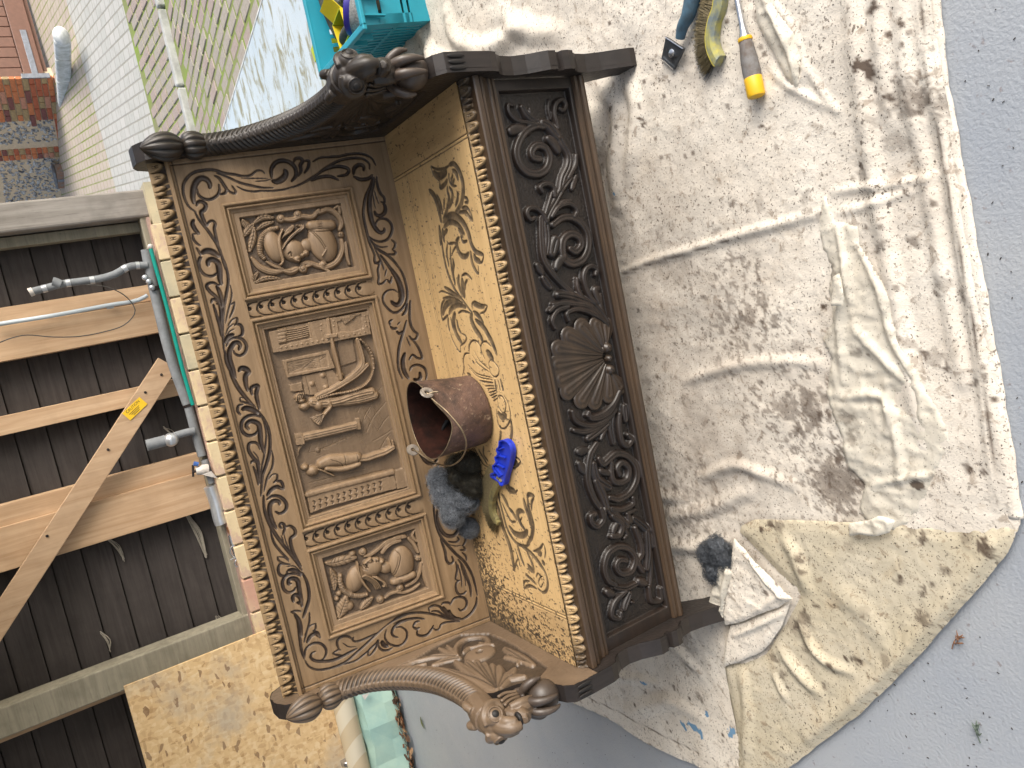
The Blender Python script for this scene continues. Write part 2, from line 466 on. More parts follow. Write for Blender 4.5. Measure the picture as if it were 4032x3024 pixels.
# one ground sheet under everything outside
vs0 = []
me = bpy.data.meshes.new('ground')
me.from_pydata([(-60,-60,-.03),(90,-60,-.03),(90,5.1,-.03),(-60,5.1,-.03),(90,14,gz(14)-.03),(-60,14,gz(14)-.03),(90,120,gz(14)),(-60,120,gz(14))],[],[(0,1,2,3),(3,2,4,5),(5,4,6,7)])
me.update(); g_ = link('ground', me, M_pav3); g_['kind'] = 'structure'
near_path = quad('path', [(*(e_near), -.0075), (*(e_near+EN*14), -.0075), (*(SE+ED*1.2+EN*14), -.0075), (*(SE+ED*1.2), -.0075)], M_earth)
xa, xb = -3, 14
def row(y0, y1, mat, nm): return quad(nm, [(xa, y0, gz(y0)-.008), (xb, y0, gz(y0)-.008), (xb, y1, gz(y1)-.008), (xa, y1, gz(y1)-.008)], mat)
y_a = float(np.mean([on_ground((540, 0))[1], on_ground((600, 700))[1]])); y_b = float(np.mean([on_ground((345, 0))[1], on_ground((370, 700))[1]]))
row(5.14, y_a, M_pav1, 'path'); row(y_a+.001, y_b, M_pav2, 'road'); row(y_b+.001, 14.5, M_pav3, 'pavement')
# the block paving next to the slab, block by block
M_block = plain('paving_block', (.36, .325, .285), .85, 0, .22, 45, .35, .2, c2=(.29, .26, .22))
M_block2 = plain('paving_block_pink', (.37, .30, .27), .85, 0, .22, 45, .35, .2, c2=(.29, .24, .21))
bm = bmesh.new(); box_bm(bm, (0, 0, 0), (.086, .190, .05), bev=.007); pm = mesh_bm('paver', bm); pm.materials.append(M_block)
pm2 = pm.copy(); pm2.materials.clear(); pm2.materials.append(M_block2)
npav = 0
def in_view(p):
    q = np.array(p)-CAM; f = q@R_FWD
    if f < .1: return False
    x = 1106-(q@R_UP)/f*FP; y = 829.5-(q@R_RIGHT)/f*FP
    return -40 < x < 2250 and -40 < y < 420
cells = []
for r in range(0, 34):
    for k in range(-14, 16):
        p = SE+EN*(.058+r*.108)+ED*(k*.215+(r % 2)*.1075)
        if p[1]+.02 > 5.02: continue
        if in_view((p[0], p[1], 0)): cells.append((np.linalg.norm(p-CAM[:2]), p))
cells.sort(key=lambda c: c[0])
for dist_, p in cells[:190]:
    o = bpy.data.objects.new('paver', pm if random.random() < .6 else pm2); COL.objects.link(o)
    o.parent = near_path; o.location = (p[0], p[1], -.028+random.uniform(-.004, .004)); o.rotation_euler = (random.uniform(-.02, .02), random.uniform(-.02, .02), math.atan2(ED[1], ED[0])-math.pi/2+random.uniform(-.012, .012))
    npav += 1
bm = bmesh.new()
for dist_, p in cells[190:]:
    c, s_ = ED[1], -ED[0]
    box_bm(bm, (p[0], p[1], -.028), (.093, .190, .05), (np.array([EN[0], EN[1], 0]), np.array([ED[0], ED[1], 0]), np.array([0, 0, 1.])))
if len(bm.verts):
    o = link('paver', mesh_bm('far_pavers', bm), M_block, near_path); o['kind'] = 'stuff'
# second field of blocks beyond the kerb
far_path = row(5.16, y_a-.002, M_earth, 'path'); 
for v in far_path.data.vertices: v.co.z += .004
cells = []
for r in range(0, 60):
    for k in range(0, 14):
        p = np.array([1.0+r*.108, 5.26+k*.215+(r % 2)*.1075])
        if p[1] > y_a-.08: continue
        if in_view((p[0], p[1], gz(p[1]))): cells.append((np.linalg.norm(p-CAM[:2]), p))
cells.sort(key=lambda c: c[0])
for i, (dist_, p) in enumerate(cells[:300]):
    o = bpy.data.objects.new('paver', pm if random.random() < .6 else pm2); COL.objects.link(o)
    o.parent = far_path; o.location = (p[0], p[1], gz(p[1])-.022+random.uniform(-.003, .003)); o.rotation_euler = (.083+random.uniform(-.02, .02), random.uniform(-.02, .02), random.uniform(-.01, .01))
# thin concrete kerb between the two fields, slab lip
M_kerb = plain('concrete_kerb', (.46, .47, .45), .85, 0, .3, 14, .4, .2)
M_white = plain('white_concrete', (.66, .68, .68), .8, 0, .3, 12, .35, .2, c2=(.40, .42, .40))
kb = thing('kerb', (2.6, 5.08, 0), 'thin grey concrete kerb between two areas of mossy block paving', 'kerb')
for i in range(7):
    x0 = 1.15+i*.62
    box('kerb_stone', (x0+.30, 5.085+random.uniform(-.006, .006), .012), (.60, .075, .075), M_kerb, kb, bev=.012, jit=.004)
lip = np.array([SE-ED*9, SE+ED*1.15])
c = (lip[0]+lip[1])/2; L_ = np.linalg.norm(lip[1]-lip[0])
o = box('slab_edge', (c[0]+EN[0]*.006, c[1]+EN[1]*.006, -.022), (.014, L_, .05), M_white, None, (np.array([EN[0], EN[1], 0]), np.array([ED[0], ED[1], 0]), np.array([0, 0, 1.])), bev=.003); o['kind'] = 'structure'

# ---- neighbour's wall, garage door ------------------------------------
WD = np.array([-.472, .881, 0.0]); WD /= np.linalg.norm(WD); WN = np.array([-WD[1], WD[0], 0])   # along the wall, towards us
P0 = CAM+ray((273, 422))*11.0; 
if np.dot(CAM-P0, WN) < 0: WN = -WN
def on_wall(s, off=0.0):
    d = ray(s); t = np.dot(P0+WN*off-CAM, WN)/np.dot(d, WN); return CAM+d*t
def wuv(s):
    q = on_wall(s)-P0; return np.dot(q, WD), q[2]+P0[2]
Zb = P0[2]
ups = np.array([0, 0, 1.])
M_mortar = plain('lime_mortar', (.62, .50, .36), .95, 0, .2, 30, .4)
BR = [plain('brick_red', (.42, .12, .06), .85, 0, .3, 30, .3), plain('brick_orange', (.55, .19, .08), .85, 0, .3, 30, .3), plain('brick_plum', (.22, .085, .075), .85, 0, .35, 30, .3), plain('brick_buff', (.38, .27, .14), .85, 0, .3, 30, .3), plain('brick_pink', (.50, .24, .16), .85, 0, .3, 30, .3)]
M_flint = plain('flint', (.52, .53, .54), .25, 0, .6, 16, .2, .6, c2=(.07, .075, .09))
ua, _ = wuv((194, 305)); ub, _ = wuv((290, 900)); u_pier = wuv((120, 470))[0]
ubl = ub+1.5
wall = thing('flint_wall', P0, 'red brick and flint wall across the driveway beyond the paving', 'wall')
mc = P0+WD*((ua+ubl)/2); mc[2] = Zb+.55
box('mortar', mc-WN*.10, (ubl-ua-.012, .18, 2.3), M_mortar, wall, (WD, WN, ups))
bmeshes = []
for m_ in BR:
    bm = bmesh.new(); box_bm(bm, (0, 0, 0), (.1, .05, .064), bev=.005); me_ = mesh_bm('brick_half', bm); me_.materials.append(m_)
    bm = bmesh.new(); box_bm(bm, (0, 0, 0), (.212, .05, .064), bev=.005); me2_ = mesh_bm('brick_full', bm); me2_.materials.append(m_)
    bmeshes.append((me_, me2_))
wrot = math.atan2(WD[1], WD[0])
nb = 0; wl = wall.location.copy()
flint_cells = []
pier_w = abs(u_pier-ua)
sgn = 1 if ub > ua else -1
def put_brick(u, z, full, parent=wall):
    global nb
    w_ = random.choices(range(5), [4, 4, 2, 2, 2])[0]
    p = P0+WD*u; p[2] = z
    if not in_view_w(p): return
    if nb >= 300: return
    o = bpy.data.objects.new('brick', bmeshes[w_][1 if full else 0]); COL.objects.link(o); o.parent = parent
    o.location = Vector([float(x) for x in p+WN*random.uniform(-.018, -.012)])-parent.location; o.rotation_euler = (0, 0, wrot); nb += 1
def in_view_w(p):
    q = np.array(p)-CAM; f = q@R_FWD
    x = 1106-(q@R_UP)/f*FP; y = 829.5-(q@R_RIGHT)/f*FP
    return -25 < x < 260 and 120 < y < 470
for r in range(-4, 14):
    z = Zb+.035+r*.075
    k = 0
    # quoin pier: stretchers and headers alternately
    u = ua+sgn*.0
    pos = .0
    first = True
    while pos < abs(ubl-ua):
        low = r < 3
        inpier = pos < pier_w
        mid = (abs(pos-pier_w-.62) < .13)
        if inpier: full = (r % 2 == 0) == first or pos > .2 and random.random() < .6
        else: full = False
        ln = .212 if full else .1
        if inpier or low or mid:
            put_brick(ua+sgn*(pos+ln/2), z, full)
        pos += ln+.011; first = False
# flint infill
bm = bmesh.new()
for i in range(1500):
    pos = random.uniform(pier_w+.0, abs(ubl-ua)); z = Zb+.035+random.uniform(2.7, 14)*.075
    if abs(pos-pier_w-.62) < .15: continue
    p = P0+WD*(ua+sgn*pos); p[2] = z
    if not in_view_w(p): continue
    a_ = random.uniform(0, math.pi); r_ = random.uniform(.016, .032)
    X_ = WD*math.cos(a_)+ups*math.sin(a_); Y_ = -WD*math.sin(a_)+ups*math.cos(a_)
    m_ = bmesh.ops.create_icosphere(bm, subdivisions=1, radius=1.0)
    for v in m_['verts']:
        q = np.array(v.co); v.co = Vector(p-WN*.012+X_*q[0]*r_*random.uniform(1.0, 1.5)+Y_*q[1]*r_*random.uniform(.6, .9)+WN*q[2]*.022)
o = link('flint_infill', mesh_bm('flints', bm), M_flint, wall); o['kind'] = 'stuff'
# brown garage door hung beside the pier
M_bdoor = plain('brown_paint', (.16, .075, .05), .45, 0, .2, 18, .15, .4)
M_steel = plain('grey_galvanised', (.20, .22, .26), .45, .6, .3, 25, .2)
D1 = on_wall((190, 306)); 
# the door lies in a plane through the pier corner and the line of its foot
da = on_wall((194, 304)); zd = da[2]
foot2 = CAM+ray((106, 0))*((zd-CAM[2])/ray((106, 0))[2])
DDv = foot2-da; DDv[2] = 0; DDv /= np.linalg.norm(DDv); DNv = np.cross(ups, DDv)
if np.dot(CAM-da, DNv) < 0: DNv = -DNv
gd = thing('garage_door', da, 'brown boarded garage door with a grey strap hinge beside the brick wall', 'garage door')
box('door_frame', da+DDv*1.3-DNv*.06+ups*1.0, (2.6, .04, 2.0), M_bdoor, gd, (DDv, DNv, ups))
for i in range(9):
    box('door_board', da+DDv*(.09+i*.155)-DNv*.034+ups*1.15, (.147, .03, 1.7), M_bdoor, gd, (DDv, DNv, ups), bev=.006)
box('door_rail', da+DDv*.75-DNv*.012+ups*.17, (1.5, .035, .24), M_bdoor, gd, (DDv, DNv, ups), bev=.006)
h1 = CAM+ray((140, 296))*(np.dot(da-CAM, DNv)/np.dot(ray((140, 296)), DNv)); h2 = CAM+ray((90, 120))*(np.dot(da-CAM, DNv)/np.dot(ray((90, 120)), DNv))
hv = h2-h1; hl = np.linalg.norm(hv); hv /= hl; hw = np.cross(DNv, hv)
box('strap_hinge', (h1+h2)/2+DNv*.012, (hl, .012, .075), M_steel, gd, (hv, DNv, hw), bev=.003)
box('hinge_plate', h1+DNv*.014-hv*.02, (.07, .02, .34), M_steel, gd, (hv, DNv, hw), bev=.004)
# raised white kerb by the door
ka = on_wall((250, 422)); 
k1 = CAM+ray((262, 412))*((Zb+.05-CAM[2])/ray((262, 412))[2]); k2 = CAM+ray((252, 130))*((Zb+.12-CAM[2])/ray((252, 130))[2])
kv = k2-k1; kl = np.linalg.norm(kv); kv /= kl; kn = np.cross(ups, kv)
kt = thing('white_kerb', k1, 'chunky white concrete kerb with a rounded end in front of the brown garage door', 'kerb')
for i in range(3):
    s0, s1 = (0, .42, .72)[i]*kl, (.415, .715, .93)[i]*kl
    o = box('kerb_stone', k1+kv*(s0+s1)/2+ups*.02, (s1-s0-.01, .10, .17), M_white, kt, (kv, kn, ups), bev=.03)
bm = bmesh.new(); sphere_bm(bm, k1+kv*kl*.97+ups*.03, .085, 14, 10, (1.2, .8, 1.0)); link('kerb_end', mesh_bm('kerb_end', bm, True), M_white, kt)
# old brick trough / block at the foot of the wall
M_oldwood = plain('weathered_block', (.20, .19, .18), .8, 0, .45, 14, .5, .3, c2=(.27, .13, .07))
b1_ = on_wall((262, 690), .14)
bl_ = thing('weathered_block', b1_, 'weathered grey box with rust stains against the foot of the flint wall', 'box')
box('box_body', b1_+ups*.02, (.36, .18, .26), M_oldwood, bl_, (WD, WN, ups), bev=.012, jit=.012)
box('box_lid', b1_+ups*.165, (.38, .20, .03), M_steel, bl_, (WD, WN, ups), bev=.005)
box('box_strap', b1_+ups*.02+WN*.096, (.05, .012, .25), M_steel, bl_, (WD, WN, ups), bev=.003)

# ---- garage: back wall -------------------------------------------------
YB = 3.72      # face of the boards
M_board = wood('creosoted_board', (.042, .036, .034), (.066, .057, .053), None, (2, 30, 40), (.7, .9), .25, .35, .35, .15)
M_stud = wood('new_pine_stud', (.38, .24, .135), (.54, .38, .245), None, (35, 35, 1.6), (.6, .75), .15, .25, .3, .25)
M_brace = wood('pine_brace', (.34, .22, .13), (.48, .34, .22), None, (28, 28, 2.0), (.6, .75), .15, .25, .3, .25)
M_post = wood('grey_oak_post', (.19, .17, .15), (.31, .285, .26), None, (26, 26, 1.5), (.75, .9), .35, .5, .45, .2)
M_sole = wood('grey_sole_plate', (.20, .18, .135), (.30, .275, .21), None, (1.5, 30, 30), (.75, .9), .3, .5, .4, .2)
zA = on_y((128, 1494), YB)[2]; zB = on_y((383, 1494), YB)[2]; pitch = (zA-zB)/2
plate_top = on_y((570, 980), 3.62)[2]; plate_bot = on_y((605, 930), 3.58)[2]-.05
bw = thing('boarded_wall', (-1, 3.8, 0), 'garage back wall of dark horizontal boards on pine studs above a cream brick plinth', 'wall')
z = zA
while z > plate_top: z -= pitch
i = 0
while z < 3.2:
    bm = bmesh.new(); prism_bm(bm, [(-6.5, YB, z+.004), (-6.5, YB+.014, z+pitch-.003), (-6.5, YB+.03, z+pitch-.003), (-6.5, YB+.03, z+.004)], (6.5+1.14, 0, 0))
    link('wall_board', mesh_bm('wall_board', bm), M_board, bw); z += pitch
box('wall_backing', (-2.7, YB+.05, 1.8), (7.6, .03, 2.8), M_board, bw)
def stud(ya, yb_, name='stud', mat=M_stud, y=3.62, dep=.10, zlo=None, zhi=3.1, yshift=0):
    x1 = on_y((0, ya), y)[0]; x2 = on_y((0, yb_), y)[0]
    zl = plate_top if zlo is None else zlo
    return box(name, ((x1+x2)/2, y+dep/2, (zl+zhi)/2), (abs(x1-x2)-.003, dep-.004, zhi-zl), mat, bw, bev=.003)
stud(1211, 1284); stud(1284, 1427, y=3.60, dep=.12); stud(1640, 1719); stud(1990, 2078, y=3.63, dep=.09); stud(2078, 2258, y=3.60, dep=.12)
for c_ in (-2.35, -3.0): box('stud', (c_, 3.66, 1.7), (.09, .09, 2.0), M_stud, bw, bev=.003)
# corner posts
xa_, xb_ = on_y((0, 796), 3.5)[0], on_y((0, 918), 3.5)[0]
pt = thing('oak_post', ((xa_+xb_)/2, 3.6, 0), 'big weathered grey oak post at the edge of the garage doorway', 'post')
box('post_shaft', ((xa_+xb_)/2, 3.6, 1.6), (xa_-xb_, .2, 3.2), M_post, pt, bev=.012, jit=.004)
box('post_lath', (xb_-.035, 3.66, 1.6), (.06, .08, 2.2), M_sole, pt, bev=.004)
xc, xd = on_y((0, 2790), 3.5)[0], on_y((0, 2915), 3.5)[0]
pt2 = thing('timber_post', ((xc+xd)/2, 3.56, 0), 'dusty grey timber post half covered by a chipboard sheet', 'post')
box('post_shaft', ((xc+xd)/2, 3.57, 1.6), (abs(xc-xd), .14, 3.2), M_sole.copy(), pt2, bev=.008, jit=.003)
box('post_lath', (xd-.03, 3.62, 1.7), (.04, .06, 2.0), M_stud, pt2, bev=.003)
# brace
def beam(name, a, b, w, t, mat, parent):
    a = np.array(a); b = np.array(b); v = b-a; l = np.linalg.norm(v); v = v/l; n = np.array([0, -1., 0]); s_ = np.cross(v, n)
    return box(name, (a+b)/2, (t, w, l), mat, parent, (n, s_, v), bev=.003)
br_ = beam('brace', on_y((660, 1430), 3.555), on_y((-130, 2640), 3.555), .125, .035, M_brace, bw)
# nails / caution label on the brace
M_dark = plain('dark_iron', (.03, .022, .02), .5, .3, .3, 40, .2)
for s_ in ((635, 1475), (572, 1545), (425, 1770), (185, 2110)):
    p = on_y(s_, 3.537); bm = bmesh.new(); lathe_bm(bm, [(.008, 0), (.008, .004), (.0, .006)], p, (0, -1, 0), 8); link('bolt', mesh_bm('bolt', bm), M_dark, bw)
M_yel = plain('yellow_label', (.75, .47, .02), .5, 0, .1, 20, .02)
lc = [on_y(s_, 3.534) for s_ in ((498, 1640), (562, 1600), (565, 1577+12), (500, 1632))]
c0 = on_y((531, 1609), 3.5345); lv_ = on_y((555, 1579), 3.5345)-on_y((501, 1630), 3.5345); lv_ /= np.linalg.norm(lv_); ln_ = np.array([0, -1., 0]); ls_ = np.cross(lv_, ln_)
box('caution_label', c0, (.135, .0015, .062), M_yel, bw, (lv_, ln_, ls_))
M_print = plain('black_print', (.02, .02, .02), .6, 0, .0, 20, .0)
fc = bpy.data.curves.new('CAUTION', 'FONT'); fc.body = 'CAUTION'; fc.size = .022; fc.extrude = .0004; fc.align_x = 'CENTER'; fc.align_y = 'CENTER'
to = bpy.data.objects.new('tmp', fc); COL.objects.link(to)
rd = -lv_ if False else lv_
upv = np.cross(-ln_, rd)*-1
upv = np.cross(ln_*1.0, rd)
mt = Matrix.Identity(4)
for j in range(3): mt[j][0] = float(rd[j]); mt[j][1] = float(upv[j]); mt[j][2] = float(ln_[j]); mt[j][3] = float((c0+ln_*.0012+upv*.016)[j])
dg = bpy.context.evaluated_depsgraph_get(); tm = bpy.data.meshes.new_from_object(to.evaluated_get(dg)); bpy.data.objects.remove(to); tm.transform(mt); tm.materials.clear()
link('label_lettering', tm, M_print, bw)
for i in range(3): box('label_lettering', c0+ln_*.0012-upv*(.003+i*.009)-rd*.008, (.075-.015*i, .0008, .003), M_print, bw, (rd, ln_, upv))
# cobwebs in the corners
M_web = plain('cobweb', (.33, .30, .25), .95, 0, .2, 40, .3)
web = bmesh.new()
for a_, b_, n_ in (((420, 2115), (490, 2205), 7), ((735, 2020), (810, 2190), 12), ((645, 1630+50), (690, 1740), 5), ((400, 2490), (430, 2560), 4), ((855, 2430), (880, 2490), 4)):
    for k in range(n_):
        p = on_y((a_[0]+random.uniform(-8, 8), a_[1]+random.uniform(-6, 6)), YB-.012); q = on_y((b_[0]+random.uniform(-6, 6), b_[1]+random.uniform(-8, 8)), YB-.006)
        m_ = (p+q)/2+np.array([random.uniform(-.02, .02), -.008, -random.uniform(0, .03)])
        tube_bm(web, catmull([p, m_, q], .03), random.uniform(.0012, .0035), 4)
link('cobweb', mesh_bm('cobweb', web), M_web, bw)
# sole plate and plinth
M_sole2 = M_sole
box('sole_plate', (-1.2, 3.60, (plate_top+plate_bot)/2), (4.9, .17, plate_top-plate_bot-.002), M_sole2, bw, bev=.006)
M_cream = floor_mat('cream_painted_brick', (.60, .49, .30), (.50, .36, .22), (.33, .13, .09), .45, (.6, .8), 60, .5, patch=(9, 9, 14), patchcol=(.47, .33, .24))
M_cream2 = floor_mat('flaking_pink_brick', (.44, .22, .17), (.56, .42, .27), (.25, .2, .16), .5, (.6, .8), 60, .5)
M_cream3 = floor_mat('flaking_grey_brick', (.28, .26, .19), (.55, .45, .28), (.2, .2, .16), .5, (.6, .8), 60, .5)
YP = 3.40; pz = on_y((596, 905), YP)[2]
box('plinth_core', (-2.4, YP+.11, (pz-.02)/2), (7.4, .19, pz-.024), M_cream3, bw)
bmB = bmesh.new(); box_bm(bmB, (0, 0, 0), (.212, .06, .068), bev=.006, jit=.003); mB = mesh_bm('plinth_brick', bmB)
mBs = []
for m_ in (M_cream, M_cream2, M_cream3):
    c_ = mB.copy(); c_.materials.append(m_); mBs.append(c_)
x = on_y((560, 880), YP)[0]-.12
k = 0
for r in range(3):
    xx = x-(r % 2)*.11
    for j in range(13):
        o = bpy.data.objects.new('brick', mBs[random.choices((0, 1, 2), (6, 1.6, 1.4))[0]]); COL.objects.link(o); o.parent = bw
        o.location = Vector((xx-j*.224, YP+.018+random.uniform(-.004, .004), pz-.036-r*.078))-bw.location; o.rotation_euler = (random.choice((0, math.pi)), 0, random.uniform(-.01, .01))
M_pinkm = plain('pink_mortar', (.40, .27, .22), .9, 0, .3, 25, .4)
box('plinth_capping', (-1.4, YP+.085, pz-.004), (5.0, .10, .012), M_pinkm, bw, jit=.002)
# unseen garage roof; left and front walls left out to let sky light in
M_ceil = wood('roof_boards', (.38, .33, .26), (.48, .42, .34), None, (2, 20, 20), (.7, .9))
rf = thing('garage_roof', (-2.5, .6, 3.3), 'boarded garage roof above the settle', 'roof')
box('roof_deck', (-2.0, 1.2, 3.26), (6.7, 5.9, .06), M_ceil, rf)
for i in range(8): box('rafter', (-2.0, -1.65+i*.75, 3.16), (6.7, .06, .13), M_ceil, rf)
M_pale = plain('limewashed_boards', (.50, .47, .42), .9, 0, .15, 10, .2)
# ------------------------------------------------------------------ the carved settle
W, DEP, ZS, ZT, DT = 1.4403, 0.4406, 0.495, 1.0526, 0.0759
M_back = wood('stripped_oak', (.165, .104, .052), (.24, .158, .086), (.020, .012, .009), (2.2, 45, 45), (.42, .62), .35, .35, .3, .4)
M_relief = wood('carved_relief_oak', (.155, .100, .055), (.235, .158, .092), (.040, .026, .017), (6, 60, 60), (.45, .65), .3, .3, .35, .4)
M_crest = wood('crest_oak', (.20, .130, .062), (.30, .20, .10), (.016, .010, .008), (4, 60, 60), (.45, .65), .3, .3, .3, .35)
M_seat = wood('seat_oak', (.50, .325, .148), (.62, .425, .205), (.040, .031, .024), (2.0, 50, 50), (.40, .55), .45, .22, .15, .4)
M_seat_end = wood('seat_end_oak', (.40, .26, .12), (.52, .35, .17), (.030, .024, .019), (40, 3, 50), (.42, .6), .4, .3, .2, .4)
M_nose = wood('seat_nosing_oak', (.30, .20, .095), (.42, .285, .145), (.030, .022, .017), (3, 50, 50), (.35, .5), .4, .3, .25, .4)
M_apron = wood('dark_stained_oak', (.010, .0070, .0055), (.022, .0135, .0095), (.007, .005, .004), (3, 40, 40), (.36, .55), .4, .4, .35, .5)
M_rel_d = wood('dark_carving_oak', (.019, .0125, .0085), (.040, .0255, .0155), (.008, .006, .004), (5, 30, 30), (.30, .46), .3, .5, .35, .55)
M_mould = wood('brown_moulding_oak', (.030, .0185, .0110), (.068, .042, .024), (.012, .008, .006), (1.6, 60, 60), (.32, .48), .4, .5, .3, .5)
M_arm_shade = wood('shaded_arm_oak', (.017, .0125, .0095), (.034, .025, .018), (.006, .005, .004), (30, 4, 4), (.36, .55), .3, .4, .3, .45)  # arm oak darkened so the right arm's shade is in its colour
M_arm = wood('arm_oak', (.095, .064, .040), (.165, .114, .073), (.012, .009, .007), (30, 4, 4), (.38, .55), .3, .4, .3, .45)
M_leg = wood('dark_leg_oak', (.013, .0105, .0095), (.026, .0195, .0165), (.012, .008, .006), (40, 40, 3), (.36, .55), .3, .4, .3, .45)

settle = thing('carved_settle', (0, .2, 0), 'carved oak settle with portrait panels and dragon-headed arms, half stripped, on a dust sheet', 'settle')

def strokes(hf, data, depth=.0045, k=.000205, kind='groove', **kw):
    for t, w, pts in data:
        P = hf.uv(tl(t, pts))
        hf.groove(P, w*k*1.6, depth*min(1.5, max(.6, w/30)), **kw)

